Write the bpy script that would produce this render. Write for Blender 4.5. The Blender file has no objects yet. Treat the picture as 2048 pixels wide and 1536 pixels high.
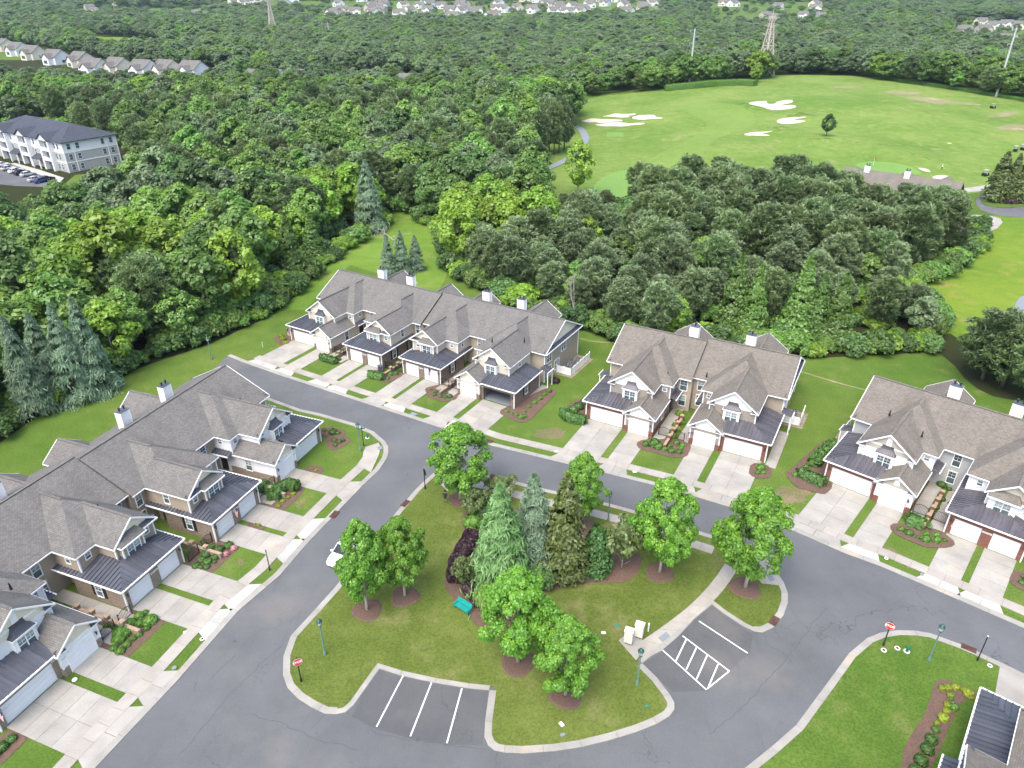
import bpy, bmesh, math, random
import numpy as np
from mathutils import Vector, Matrix
from mathutils.geometry import delaunay_2d_cdt
R = random.Random(11)
sc = bpy.context.scene
col = sc.collection
PI = math.pi
# ------------------------------------------------------------------ camera, sky, sun, exposure
CH, CF, CP = 54.0, 1460.0, math.radians(29)      # camera height (m), focal length (px of 2048), pitch
cam = bpy.data.cameras.new('camera'); cam.sensor_width = 36; cam.lens = CF / 2048 * 36
cam.clip_end = 20000
camo = bpy.data.objects.new('camera', cam); col.objects.link(camo)
camo.location = (0, 0, CH); camo.rotation_euler = (PI / 2 - CP, 0, 0); sc.camera = camo
SUN_EL, SUN_AZ = math.radians(60), math.radians(-150)   # azimuth from +Y, towards +X positive
HAZE = .00006
w = bpy.data.worlds.new('World'); sc.world = w; w.use_nodes = True
wn = w.node_tree.nodes; wl = w.node_tree.links
sky = wn.new('ShaderNodeTexSky'); sky.sky_type = 'NISHITA'; sky.sun_disc = False
sky.sun_elevation = SUN_EL; sky.sun_rotation = SUN_AZ
sky.air_density = 1.0; sky.dust_density = 3.5; sky.ozone_density = 1.0
wl.new(sky.outputs[0], wn['Background'].inputs[0]); wn['Background'].inputs[1].default_value = 0.15
sl = bpy.data.lights.new('sun', 'SUN'); sl.energy = 1.3; sl.angle = math.radians(50); sl.color = (1, .97, .92)
so = bpy.data.objects.new('sun', sl); col.objects.link(so)
so.rotation_euler = (PI / 2 - SUN_EL, 0, PI - SUN_AZ)
sc.view_settings.view_transform = 'Standard'; sc.view_settings.look = 'None'
sc.view_settings.exposure = 1.45; sc.view_settings.gamma = 1
sc.view_settings.use_curve_mapping = False
sc.render.engine = 'CYCLES'
sc.cycles.max_bounces = 9; sc.cycles.diffuse_bounces = 6; sc.cycles.glossy_bounces = 2
sc.cycles.transmission_bounces = 7; sc.cycles.volume_bounces = 0; sc.cycles.transparent_max_bounces = 4
sc.cycles.use_denoising = True; sc.cycles.use_adaptive_sampling = True; sc.cycles.adaptive_threshold = 0.02
sc.cycles.volume_step_rate = 8
# ------------------------------------------------------------------ terrain and survey helpers
def sst(a, b, v):
    t = np.clip((v - a) / (b - a), 0, 1); return t * t * (3 - 2 * t)
MOUNDS = []
def hz(x, y):
    """terrain height: flat round the houses, a golf hill behind"""
    k = sst(205, 290, y) * sst(20, 90, x) * (1 - sst(430, 560, y) )
    h = 8.5 * math.exp(-((x - 175) / 150) ** 2 - ((y - 400) / 130) ** 2) * k
    for mx, my, mr, mh in MOUNDS:
        d2 = (x - mx) ** 2 + (y - my) ** 2
        if d2 < 9 * mr * mr: h += mh * math.exp(-d2 / (mr * mr))
    return float(h + 32 * sst(900, 2300, y))
def gp(px, py, z=0.0):
    """survey: the point at height z on the sight line through photo point (px, py)"""
    u = (px - 1024) / CF; v = (768 - py) / CF
    dy = math.cos(CP) + v * math.sin(CP); dz = -math.sin(CP) + v * math.cos(CP)
    t = (CH - z) / -dz
    return Vector((u * t, dy * t))
def gt(px, py):
    z = 0.0
    for _ in range(25):
        q = gp(px, py, z); z = .5 * z + .5 * hz(q.x, q.y)
    q = gp(px, py, z); return q
for mx, my, mr, mh in ((1640, 285, 12, 1.6), (1560, 262, 9, 1.2), (1760, 300, 12, 1.5), (1500, 215, 12, 1.6), (1840, 322, 11, 1.3),
                       (1330, 232, 16, 1.4), (1700, 215, 22, 1.6), (1450, 300, 16, 1.2), (1900, 250, 25, 1.2), (1600, 235, 8, 1.4), (1240, 245, 14, -.6)):
    q = gt(mx, my); MOUNDS.append((q.x, q.y, mr, mh))
# ------------------------------------------------------------------ materials
MATS = {}
class NT:
    def __init__(s, name):
        m = bpy.data.materials.new(name); m.use_nodes = True
        s.m = m; s.n = m.node_tree.nodes; s.l = m.node_tree.links; s.b = s.n['Principled BSDF']
        s.b.inputs['Specular IOR Level'].default_value = .25
        MATS[name] = m
    def new(s, t, **k):
        o = s.n.new(t)
        for a, v in k.items():
            if a.startswith('i_'):
                o.inputs[int(a[2:]) if a[2:].isdigit() else a[2:]].default_value = v
            else: setattr(o, a, v)
        return o
    def lk(s, a, b): s.l.new(a, b)
    def coord(s, kind='Object'):
        return s.new('ShaderNodeTexCoord').outputs[kind]
    def mapping(s, vec, scale):
        o = s.new('ShaderNodeMapping'); o.inputs['Scale'].default_value = scale; s.lk(vec, o.inputs[0]); return o.outputs[0]
    def noise(s, vec, scale, detail=3, rough=.55):
        o = s.new('ShaderNodeTexNoise'); o.inputs['Scale'].default_value = scale; o.inputs['Detail'].default_value = detail
        o.inputs['Roughness'].default_value = rough; s.lk(vec, o.inputs['Vector']); return o.outputs['Fac']
    def ramp(s, fac, stops):
        o = s.new('ShaderNodeValToRGB'); e = o.color_ramp.elements
        while len(e) < len(stops): e.new(.5)
        for i, (p, c) in enumerate(stops):
            e[i].position = p; e[i].color = (*c, 1) if len(c) == 3 else c
        s.lk(fac, o.inputs[0]); return o.outputs[0]
    def mix(s, fac, a, b, mode='MIX'):
        o = s.new('ShaderNodeMix', data_type='RGBA', blend_type=mode)
        for sock, v in ((o.inputs[0], fac), (o.inputs[6], a), (o.inputs[7], b)):
            if hasattr(v, 'is_output'): s.lk(v, sock)
            elif isinstance(v, (int, float)): sock.default_value = v
            else: sock.default_value = (*v, 1)
        return o.outputs[2]
    def math(s, op, a, b=0.0):
        o = s.new('ShaderNodeMath', operation=op)
        for sock, v in ((o.inputs[0], a), (o.inputs[1], b)):
            if hasattr(v, 'is_output'): s.lk(v, sock)
            else: sock.default_value = v
        return o.outputs[0]
    def bump(s, h, strength=.3, dist=.02):
        o = s.new('ShaderNodeBump'); o.inputs['Strength'].default_value = strength; o.inputs['Distance'].default_value = dist
        s.lk(h, o.inputs['Height']); s.lk(o.outputs[0], s.b.inputs['Normal'])
    def out(s, colr, rough=.8, spec=None, metal=0.0):
        if hasattr(colr, 'is_output'): s.lk(colr, s.b.inputs['Base Color'])
        else: s.b.inputs['Base Color'].default_value = (*colr, 1)
        s.b.inputs['Roughness'].default_value = rough; s.b.inputs['Metallic'].default_value = metal
        if spec is not None: s.b.inputs['Specular IOR Level'].default_value = spec
        return s.m
def sc3(c, k): return tuple(min(1, v * k) for v in c)
def plain(name, c, rough=.6, var=.12, scale=2.0, spec=.25, metal=0.0):
    t = NT(name); n = t.noise(t.coord(), scale, 4)
    return t.out(t.ramp(n, [(.3, sc3(c, 1 - var)), (.7, sc3(c, 1 + var))]), rough, spec, metal)
def m_grass(name, dark, mid, dry, dryness=.45):
    t = NT(name); c = t.coord()
    big = t.noise(c, .035, 3); mid_n = t.noise(c, .35, 4); fine = t.noise(c, 5.0, 3, .7); blade = t.noise(c, 22.0, 2, .8)
    a = t.ramp(t.math('ADD', t.math('MULTIPLY', big, .6), t.math('MULTIPLY', mid_n, .4)), [(.36, dark), (.62, mid)])
    a = t.mix(t.ramp(t.math('MULTIPLY', t.noise(c, .11, 5, .65), mid_n), [(dryness * .62, (0, 0, 0)), (dryness * .9, (.75, .75, .75))]), a, dry)
    a = t.mix(.55, a, t.ramp(fine, [(.3, (.25, .25, .25)), (.72, (.85, .85, .85))]), 'OVERLAY')
    a = t.mix(.35, a, t.ramp(blade, [(.3, (.2, .2, .2)), (.7, (.8, .8, .8))]), 'OVERLAY')
    t.bump(blade, .5, .03); return t.out(a, .95, .1)
m_grass('lawn', (.058, .108, .016), (.095, .145, .026), (.14, .15, .05), .49)
m_grass('park_grass', (.07, .1, .017), (.112, .14, .032), (.165, .16, .065), .45)
m_grass('dry_grass', (0.092, 0.101, 0.035), (0.150, 0.132, 0.066), (0.202, 0.158, 0.097), .45)
m_grass('golf_grass', (0.081, 0.153, 0.022), (0.153, 0.211, 0.050), (0.225, 0.207, 0.108), .52)
m_grass('clearing_grass', (.082, .155, .02), (.13, .21, .033), (.17, .18, .06), .45)
m_grass('fairway_grass', (0.113, 0.184, 0.036), (0.149, 0.216, 0.050), (0.162, 0.207, 0.063), .6)
m_grass('green_grass', (0.123, 0.220, 0.053), (0.141, 0.246, 0.062), (0.132, 0.211, 0.062), .7)
m_grass('meadow_grass', (0.084, 0.154, 0.016), (0.141, 0.202, 0.023), (0.229, 0.176, 0.070), .47)
m_grass('dry_rough', (0.145, 0.157, 0.060), (0.221, 0.204, 0.111), (0.323, 0.255, 0.162), .45)
def m_asphalt(name, base):
    t = NT(name); c = t.coord()
    v = t.new('ShaderNodeTexVoronoi', feature='DISTANCE_TO_EDGE'); v.inputs['Scale'].default_value = .075
    wv = t.new('ShaderNodeVectorMath', operation='ADD'); t.lk(c, wv.inputs[0])
    nz = t.new('ShaderNodeTexNoise'); nz.inputs['Scale'].default_value = .5; nz.inputs['Detail'].default_value = 5; t.lk(c, nz.inputs['Vector'])
    sv = t.new('ShaderNodeVectorMath', operation='SCALE'); sv.inputs['Scale'].default_value = 5.0; t.lk(nz.outputs['Color'], sv.inputs[0]); t.lk(sv.outputs[0], wv.inputs[1])
    t.lk(wv.outputs[0], v.inputs['Vector'])
    crack = t.ramp(v.outputs['Distance'], [(0.0, (1, 1, 1)), (.0035, (0, 0, 0))])
    crack = t.mix(1.0, crack, t.ramp(t.noise(c, .09, 2), [(.45, (0, 0, 0)), (.6, (1, 1, 1))]), 'MULTIPLY')
    a = t.ramp(t.noise(c, .12, 5, .62), [(.3, sc3(base, .84)), (.7, sc3(base, 1.16))])
    a = t.mix(t.ramp(t.noise(c, .07, 4, .65), [(.56, (0, 0, 0)), (.74, (.5,) * 3)]), a, (.19, .165, .14))
    st = t.mapping(c, (.9, .16, 1)); a = t.mix(t.ramp(t.noise(st, .8, 4, .6), [(.58, (0, 0, 0)), (.78, (.32,) * 3)]), a, sc3(base, .6))
    sp = t.noise(c, 1.1, 2, .4); a = t.mix(t.ramp(sp, [(.74, (0, 0, 0)), (.79, (.55,) * 3)]), a, (.05, .05, .055))
    a = t.mix(.4, a, t.ramp(t.noise(c, 14, 3, .8), [(.25, (.2, .2, .2)), (.75, (.8, .8, .8))]), 'OVERLAY')
    s = t.new('ShaderNodeSeparateColor'); t.lk(crack, s.inputs[0])
    a = t.mix(t.math('MULTIPLY', s.outputs[0], .75), a, (.035, .035, .038))
    t.bump(t.noise(c, 40, 2), .25, .01); return t.out(a, .85, .25)
m_asphalt('asphalt', (.106, .110, .114)); m_asphalt('bay_asphalt', (.089, .091, .093))
def m_conc(name, base, warm=.35):
    t = NT(name); c = t.coord(); oi = t.new('ShaderNodeObjectInfo')
    a = t.ramp(t.noise(c, .45, 5, .6), [(.3, sc3(base, .84)), (.68, sc3(base, 1.1))])
    a = t.mix(t.ramp(t.noise(c, .21, 4, .6), [(.58, (0, 0, 0)), (.75, (warm,) * 3)]), a, (.5, .36, .22))
    a = t.mix(t.ramp(t.noise(c, .33, 4, .7), [(.6, (0, 0, 0)), (.75, (.35,) * 3)]), a, (.2, .2, .2))
    a = t.mix(.3, a, t.ramp(oi.outputs['Random'], [(0, (.36, .36, .36)), (1, (.62, .62, .62))]), 'OVERLAY')
    a = t.mix(.25, a, t.ramp(t.noise(c, 12, 3, .8), [(.3, (.25, .25, .25)), (.7, (.75, .75, .75))]), 'OVERLAY')
    return t.out(a, .9, .2)
m_conc('concrete', (0.308, 0.292, 0.259), .3); m_conc('concrete_new', (0.396, 0.387, 0.356), .1); m_conc('curb_concrete', (0.286, 0.275, 0.245), .4)
m_conc('path_concrete', (0.317, 0.295, 0.257), .35)
def m_mulch(name, c0, c1):
    t = NT(name); c = t.coord(); n = t.noise(c, 6, 6, .8)
    a = t.mix(t.ramp(t.noise(c, .6, 4), [(.35, (0, 0, 0)), (.65, (1, 1, 1))]), t.ramp(n, [(.3, sc3(c0, .6)), (.7, sc3(c0, 1.3))]), t.ramp(n, [(.3, sc3(c1, .6)), (.7, sc3(c1, 1.3))]))
    t.bump(n, .8, .06); return t.out(a, 1, .05)
m_mulch('mulch', (0.143, 0.090, 0.068), (.125, .086, .068)); m_mulch('forest_floor', (.035, .032, .018), (.03, .045, .012))
m_mulch('red_earth', (.35, .19, .09), (.3, .21, .11)); m_mulch('river_rock', (.3, .25, .2), (.22, .17, .13))
def m_shingle(name, base):
    t = NT(name); uv = t.coord('UV'); oc = t.coord()
    b = t.new('ShaderNodeTexBrick'); t.lk(uv, b.inputs['Vector'])
    b.inputs['Scale'].default_value = 1; b.inputs['Brick Width'].default_value = .3; b.inputs['Row Height'].default_value = .17
    b.inputs['Mortar Size'].default_value = .012; b.offset = .37
    b.inputs['Color1'].default_value = (*sc3(base, .86), 1); b.inputs['Color2'].default_value = (*sc3(base, 1.16), 1); b.inputs['Mortar'].default_value = (*sc3(base, .55), 1)
    st = t.mapping(uv, (.5, .12, 1))
    stain = t.ramp(t.noise(st, 1.0, 4, .6), [(.5, (0, 0, 0)), (.78, (.55,) * 3)])
    a = t.mix(stain, b.outputs['Color'], sc3(base, .5))
    a = t.mix(.35, a, t.ramp(t.noise(oc, .5, 4), [(.3, (.42,) * 3), (.7, (.58,) * 3)]), 'OVERLAY')
    t.bump(b.outputs['Fac'], -.35, .02); return t.out(a, .95, .15)
m_shingle('grey_shingle', (.148, .142, .132)); m_shingle('tan_shingle', (0.167, 0.150, 0.128)); m_shingle('slate_shingle', (0.062, 0.070, 0.088))
def m_brick(name, c1, c2, mortar):
    t = NT(name); uv = t.coord('UV')
    b = t.new('ShaderNodeTexBrick'); t.lk(uv, b.inputs['Vector']); b.inputs['Scale'].default_value = 1
    b.inputs['Brick Width'].default_value = .22; b.inputs['Row Height'].default_value = .078; b.inputs['Mortar Size'].default_value = .009
    b.inputs['Color1'].default_value = (*c1, 1); b.inputs['Color2'].default_value = (*c2, 1); b.inputs['Mortar'].default_value = (*mortar, 1)
    a = t.mix(.4, b.outputs['Color'], t.ramp(t.noise(uv, 6, 3), [(.3, (.3,) * 3), (.7, (.7,) * 3)]), 'OVERLAY')
    t.bump(b.outputs['Fac'], -.4, .01); return t.out(a, .9, .15)
m_brick('brown_brick', (.13, .082, .06), (.21, .15, .115), (.26, .23, .2)); m_brick('red_brick', (.15, .045, .03), (.21, .07, .045), (.23, .17, .14))
m_brick('tan_brick', (.17, .125, .09), (.28, .22, .16), (.3, .27, .23))
def m_siding(name, c):
    t = NT(name); uv = t.coord('UV')
    wv = t.new('ShaderNodeTexWave', wave_type='BANDS', bands_direction='Y', wave_profile='SAW'); t.lk(uv, wv.inputs['Vector'])
    wv.inputs['Scale'].default_value = 1 / .18 * .159 * 1.98
    a = t.ramp(wv.outputs['Fac'], [(0, sc3(c, .8)), (.14, c), (1, sc3(c, 1.04))])
    a = t.mix(.2, a, t.ramp(t.noise(t.coord(), .8, 3), [(.3, (.4,) * 3), (.7, (.6,) * 3)]), 'OVERLAY')
    t.bump(wv.outputs['Fac'], .4, .02); return t.out(a, .7, .3)
m_siding('beige_siding', (0.368, 0.317, 0.248)); m_siding('cream_siding', (0.515, 0.469, 0.386)); m_siding('taupe_siding', (0.276, 0.248, 0.216))
m_siding('white_siding', (.72, .73, .74)); m_siding('tan_siding', (0.340, 0.285, 0.216)); m_siding('grey_siding', (0.386, 0.396, 0.386)); m_siding('linen_siding', (0.423, 0.386, 0.331))
plain('cream_panel', (.68, .62, .5), .6, .05); plain('white_panel', (.74, .74, .73), .5, .04); plain('greige_panel', (.42, .385, .33), .6, .05)
plain('white_trim', (.76, .76, .75), .5, .05); plain('garage_white', (.74, .755, .77), .45, .04, .8)
def m_metal(name, c):
    t = NT(name); n = t.noise(t.coord(), .7, 4); oi = t.new('ShaderNodeObjectInfo')
    a = t.mix(oi.outputs['Random'], t.ramp(n, [(.3, sc3(c, .72)), (.7, sc3(c, .95))]), t.ramp(n, [(.3, sc3(c, 1.05)), (.7, sc3(c, 1.4))])); return t.out(a, .42, .5)
m_metal('dark_metal', (.062, .066, .08)); m_metal('plum_metal', (.078, .074, .084))
plain('black_metal', (.018, .018, .02), .4, .2, 2, .5); plain('shutter_black', (.02, .018, .018), .5)
plain('post_green', (.12, .21, .18), .5); plain('lamp_green', (.015, .07, .055), .4, .2, 3, .5); plain('bench_teal', (.008, .27, .24), .5, .15, 3, .4)
plain('stop_red', (.5, .035, .02), .45, .05, 2, .4); plain('sign_white', (.78, .78, .78), .5, .03); plain('beige_metal', (.66, .62, .54), .5, .06)
plain('cap_stone', (.33, .235, .165), .8, .2, 3); plain('iron_rust', (.09, .045, .035), .8, .3, 3); plain('plate_grey', (.19, .21, .23), .8, .1, 6)
plain('paint_white', (.72, .72, .7), .8, .1, 4); plain('sand', (.46, .41, .33), .95, .08, .3); plain('tire', (.02, .02, .02), .8); plain('steel', (.35, .36, .37), .4, .1, 1, .5, .6)
plain('galvanized', (.42, .44, .45), .5, .08, 1); plain('lattice_rust', (.42, .38, .33), .7, .1, 1); plain('crack_grey', (.075, .079, .085), .9); plain('ac_grey', (.2, .21, .21), .5); plain('door_dark', (.03, .025, .03), .4)
plain('bark', (.11, .09, .07), .95, .3, 6); plain('pale_bark', (.3, .28, .24), .95, .25, 5); plain('flag_red', (.5, .04, .06), .8); plain('flag_blue', (.03, .05, .2), .8)
plain('skin', (.42, .25, .17), .6, .05); plain('cloth_dark', (.03, .035, .05), .9); plain('hair_dark', (.02, .015, .01), .8); plain('cloth_white', (.7, .7, .7), .9)
plain('hydrant_green', (.02, .16, .09), .5); plain('pvc_white', (.75, .75, .72), .5); plain('lamp_glass', (.6, .62, .6), .25); plain('bark_dead', (.32, .29, .27), .95); plain('wire_dark', (.12, .13, .14), .6)
plain('cart_grey', (.3, .32, .34), .5); plain('interior', (.16, .17, .19), .8); plain('car_white', (.74, .75, .77), .25, .02, 1, .5); plain('car_black', (.012, .013, .02), .2, .1, 1, .5)
plain('car_blue', (.02, .04, .13), .2, .1, 1, .5); plain('car_silver', (.45, .46, .48), .25, .03, 1, .5); plain('green_cap', (.03, .2, .15), .6); plain('flat_slate', (.08, .085, .1), .9, .2, .5)
def m_glass(name, c, rough=.06):
    t = NT(name); n = t.noise(t.coord(), 1.3, 2); oi = t.new('ShaderNodeObjectInfo')
    a = t.mix(oi.outputs['Random'], sc3(c, .55), sc3(c, 1.5))
    a = t.mix(t.ramp(n, [(.4, (0, 0, 0)), (.6, (.5,) * 3)]), a, sc3(c, 2.2))
    return t.out(a, rough, .6)
m_glass('window_glass', (.055, .085, .095)); m_glass('window_blind', (.2, .24, .23), .15); m_glass('car_glass', (.015, .02, .025))
def m_leaf(name, dark, light, tip=None, tipamt=.0, trans=.22, spread=.35):
    t = NT(name)
    at = t.new('ShaderNodeAttribute', attribute_name='tint'); oi = t.new('ShaderNodeObjectInfo')
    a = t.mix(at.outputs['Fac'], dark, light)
    if tip: a = t.mix(t.ramp(at.outputs['Fac'], [(1 - tipamt - .03, (0, 0, 0)), (1 - tipamt + .03, (1, 1, 1))]), a, tip)
    h = t.new('ShaderNodeHueSaturation'); t.lk(a, h.inputs['Color'])
    r = t.math('ADD', t.math('MULTIPLY', oi.outputs['Random'], spread * .055), .5 - spread * .0275); t.lk(r, h.inputs['Hue'])
    r2 = t.math('FRACT', t.math('MULTIPLY', oi.outputs['Random'], 7.31)); t.lk(t.math('ADD', t.math('MULTIPLY', r2, spread * 1.5), 1 - spread * .7), h.inputs['Value'])
    d = t.new('ShaderNodeBsdfDiffuse'); tr = t.new('ShaderNodeBsdfTranslucent'); mx = t.new('ShaderNodeMixShader'); mx.inputs[0].default_value = trans
    t.lk(h.outputs[0], d.inputs[0]); t.lk(h.outputs[0], tr.inputs[0]); t.lk(d.outputs[0], mx.inputs[1]); t.lk(tr.outputs[0], mx.inputs[2])
    gl = t.new('ShaderNodeBsdfGlossy'); gl.inputs['Roughness'].default_value = .45; gl.inputs['Color'].default_value = (.9, .95, .9, 1)
    m2 = t.new('ShaderNodeMixShader'); m2.inputs[0].default_value = .035; t.lk(mx.outputs[0], m2.inputs[1]); t.lk(gl.outputs[0], m2.inputs[2])
    t.lk(m2.outputs[0], t.n['Material Output'].inputs[0]); t.n.remove(t.b); return t.m
m_leaf('leaf_maple', (.08, .21, .018), (.165, .36, .03), (.25, .42, .04), .16, .35, .2)
m_leaf('leaf_lime', (.165, .30, .03), (.30, .47, .055), spread=.35, trans=.5); m_leaf('leaf_mid', (.108, .205, .04), (.21, .355, .07), spread=.55, trans=.5)
m_leaf('leaf_dark', (.078, .16, .043), (.155, .27, .07), spread=.45, trans=.48); m_leaf('leaf_sage', (.13, .205, .085), (.22, .31, .145), spread=.35, trans=.48)
m_leaf('leaf_pine', (.115, .185, .07), (.24, .325, .13), spread=.4, trans=.42); m_leaf('leaf_pale_pine', (.155, .225, .1), (.275, .36, .17), spread=.3, trans=.42)
m_leaf('leaf_cedar', (.15, .245, .145), (.29, .405, .255), spread=.25, trans=.38); m_leaf('leaf_fresh_cedar', (.135, .285, .085), (.26, .46, .16), spread=.1, trans=.3)
m_leaf('leaf_cypress', (.065, .1, .025), (.155, .2, .05), (.19, .14, .06), .1, .2, .2); m_leaf('leaf_holly', (.03, .088, .02), (.078, .17, .034), spread=.2, trans=.2)
m_leaf('leaf_box', (.06, .14, .018), (.125, .25, .032), spread=.4); m_leaf('leaf_hedge', (.045, .112, .022), (.1, .205, .038), spread=.3)
m_leaf('leaf_plum', (.034, .018, .022), (.08, .038, .045), spread=.2); m_leaf('leaf_gold', (.16, .24, .02), (.34, .38, .04), spread=.3); m_leaf('petal_pink', (.45, .16, .18), (.7, .4, .4), spread=.2)
m_leaf('leaf_myrtle', (.085, .125, .035), (.17, .235, .07), (.2, .16, .08), .1, .3, .2); m_leaf('leaf_spire', (.075, .165, .03), (.215, .36, .07), spread=.25, trans=.4); m_leaf('leaf_ivy', (.07, .17, .024), (.14, .29, .04), spread=.3); m_leaf('petal_red', (.35, .02, .05), (.5, .05, .08), spread=.2)
# ------------------------------------------------------------------ mesh helpers
class MB:
    def __init__(s): s.v = []; s.f = []; s.m = []
    def poly(s, pts, mi=0):
        i = len(s.v); s.v += [tuple(p) for p in pts]; s.f.append(tuple(range(i, i + len(pts)))); s.m.append(mi)
    def box(s, x0, y0, z0, x1, y1, z1, mi=0):
        if x0 > x1: x0, x1 = x1, x0
        if y0 > y1: y0, y1 = y1, y0
        if z0 > z1: z0, z1 = z1, z0
        i = len(s.v)
        s.v += [(x0, y0, z0), (x1, y0, z0), (x1, y1, z0), (x0, y1, z0), (x0, y0, z1), (x1, y0, z1), (x1, y1, z1), (x0, y1, z1)]
        for q in ((0, 3, 2, 1), (4, 5, 6, 7), (0, 1, 5, 4), (1, 2, 6, 5), (2, 3, 7, 6), (3, 0, 4, 7)):
            s.f.append(tuple(i + k for k in q)); s.m.append(mi)
    def slab(s, top, dz, mi=0, mside=None):
        """a closed plate: polygon top (3-D points) extruded down by dz"""
        n = len(top); i = len(s.v); s.v += [tuple(p) for p in top] + [(p[0], p[1], p[2] - dz) for p in top]
        s.f.append(tuple(range(i, i + n))); s.m.append(mi); s.f.append(tuple(range(i + 2 * n - 1, i + n - 1, -1))); s.m.append(mi)
        for k in range(n):
            s.f.append((i + k, i + n + k, i + n + (k + 1) % n, i + (k + 1) % n)); s.m.append(mi if mside is None else mside)
    def tube(s, p0, p1, r0, r1=None, n=8, mi=0, caps=True):
        r1 = r0 if r1 is None else r1
        a = Vector(p0); b = Vector(p1); d = (b - a)
        if d.length < 1e-6: return
        d.normalize(); u = d.cross(Vector((0, 0, 1)) if abs(d.z) < .95 else Vector((1, 0, 0))).normalized(); v = d.cross(u)
        i = len(s.v)
        for c, r in ((a, r0), (b, r1)):
            for k in range(n):
                t = 2 * PI * k / n; s.v.append(tuple(c + (u * math.cos(t) + v * math.sin(t)) * r))
        for k in range(n):
            s.f.append((i + k, i + (k + 1) % n, i + n + (k + 1) % n, i + n + k)); s.m.append(mi)
        if caps:
            s.f.append(tuple(i + k for k in range(n - 1, -1, -1))); s.m.append(mi); s.f.append(tuple(i + n + k for k in range(n))); s.m.append(mi)
    def lathe(s, prof, c=(0, 0), n=12, mi=0):
        i = len(s.v)
        for r, z in prof:
            for k in range(n): s.v.append((c[0] + r * math.cos(2 * PI * k / n), c[1] + r * math.sin(2 * PI * k / n), z))
        for j in range(len(prof) - 1):
            for k in range(n):
                a = i + j * n + k; b = i + j * n + (k + 1) % n; s.f.append((a, b, b + n, a + n)); s.m.append(mi)
        s.f.append(tuple(i + k for k in range(n - 1, -1, -1))); s.m.append(mi)
        j = i + (len(prof) - 1) * n; s.f.append(tuple(j + k for k in range(n))); s.m.append(mi)
    def mesh(s, name, mats, uv=True, smooth=False):
        me = bpy.data.meshes.new(name); me.from_pydata(s.v, [], s.f); me.validate(); 
        for m in (mats if isinstance(mats, (list, tuple)) else [mats]): me.materials.append(MATS[m])
        if len(me.polygons) == len(s.m): me.polygons.foreach_set('material_index', s.m)
        if uv:
            ul = me.uv_layers.new(name='UVMap'); me.update(); d = np.zeros(len(me.loops) * 2)
            Z = Vector((0, 0, 1))
            for p in me.polygons:
                n = p.normal
                u = Z.cross(n) if abs(n.z) < .999 else Vector((1, 0, 0)); u.normalize(); v = n.cross(u)
                if v.z < 0: v = -v
                for li in p.loop_indices:
                    co = me.vertices[me.loops[li].vertex_index].co; d[2 * li] = co.dot(u); d[2 * li + 1] = co.dot(v)
            ul.data.foreach_set('uv', d)
        if smooth: me.polygons.foreach_set('use_smooth', [True] * len(me.polygons))
        me.update(); return me
def link(name, me, parent=None, loc=(0, 0, 0), rz=0.0, label=None, cat=None, group=None, kind=None):
    o = bpy.data.objects.new(name, me); col.objects.link(o); o.location = loc
    if rz: o.rotation_euler = (0, 0, rz)
    if parent: o.parent = parent
    if label: o['label'] = label
    if cat: o['category'] = cat
    if group: o['group'] = group
    if kind: o['kind'] = kind
    return o
def thing(name, label, cat, loc=(0, 0, 0), rz=0.0, group=None, kind=None):
    o = link(name, None, None, loc, rz, label, cat, group, kind); o.empty_display_size = .5; return o
def struct(name, me=None, loc=(0, 0, 0)): return link(name, me, None, loc, 0, kind='structure')
def build(mb, name, mats, parent=None, **k):
    sm = k.pop('smooth', False); uv = k.pop('uv', True)
    return link(name, mb.mesh(name, mats, uv, sm), parent, **k)
def build_each(mb, name, mats, parent=None, **k):
    """every separate piece of mb becomes an object of its own"""
    par = list(range(len(mb.v)))
    def fd(i):
        while par[i] != i: par[i] = par[par[i]]; i = par[i]
        return i
    for f in mb.f:
        for q in f[1:]: par[fd(q)] = fd(f[0])
    grp = {}
    for f, mi in zip(mb.f, mb.m): grp.setdefault(fd(f[0]), []).append((f, mi))
    for fs in grp.values():
        m = MB(); ix = {}
        for f, mi in fs:
            for q in f:
                if q not in ix: ix[q] = len(m.v); m.v.append(mb.v[q])
            m.f.append(tuple(ix[q] for q in f)); m.m.append(mi)
        build(m, name, mats, parent, **k)
def copy_thing(o, loc, rz=0.0, scale=None, label=None, group=None, parent=None):
    c = o.copy(); col.objects.link(c); c.parent = parent
    c.location = loc; c.rotation_euler = (0, 0, rz)
    if scale is not None: c.scale = (scale,) * 3 if not hasattr(scale, '__len__') else scale
    if label: c['label'] = label
    if group: c['group'] = group
    for ch in KIDS(o):
        d = ch.copy(); col.objects.link(d); d.parent = c
        for g in KIDS(ch):
            e = g.copy(); col.objects.link(e); e.parent = d
    return c
_kids = {}
def KIDS(o):
    if o.name not in _kids: _kids[o.name] = list(o.children)
    return _kids[o.name]
def inside(p, poly):
    x, y = p[0], p[1]; r = False; j = len(poly) - 1
    for i in range(len(poly)):
        xi, yi = poly[i][0], poly[i][1]; xj, yj = poly[j][0], poly[j][1]
        if (yi > y) != (yj > y) and x < (xj - xi) * (y - yi) / (yj - yi) + xi: r = not r
        j = i
    return r
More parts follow.
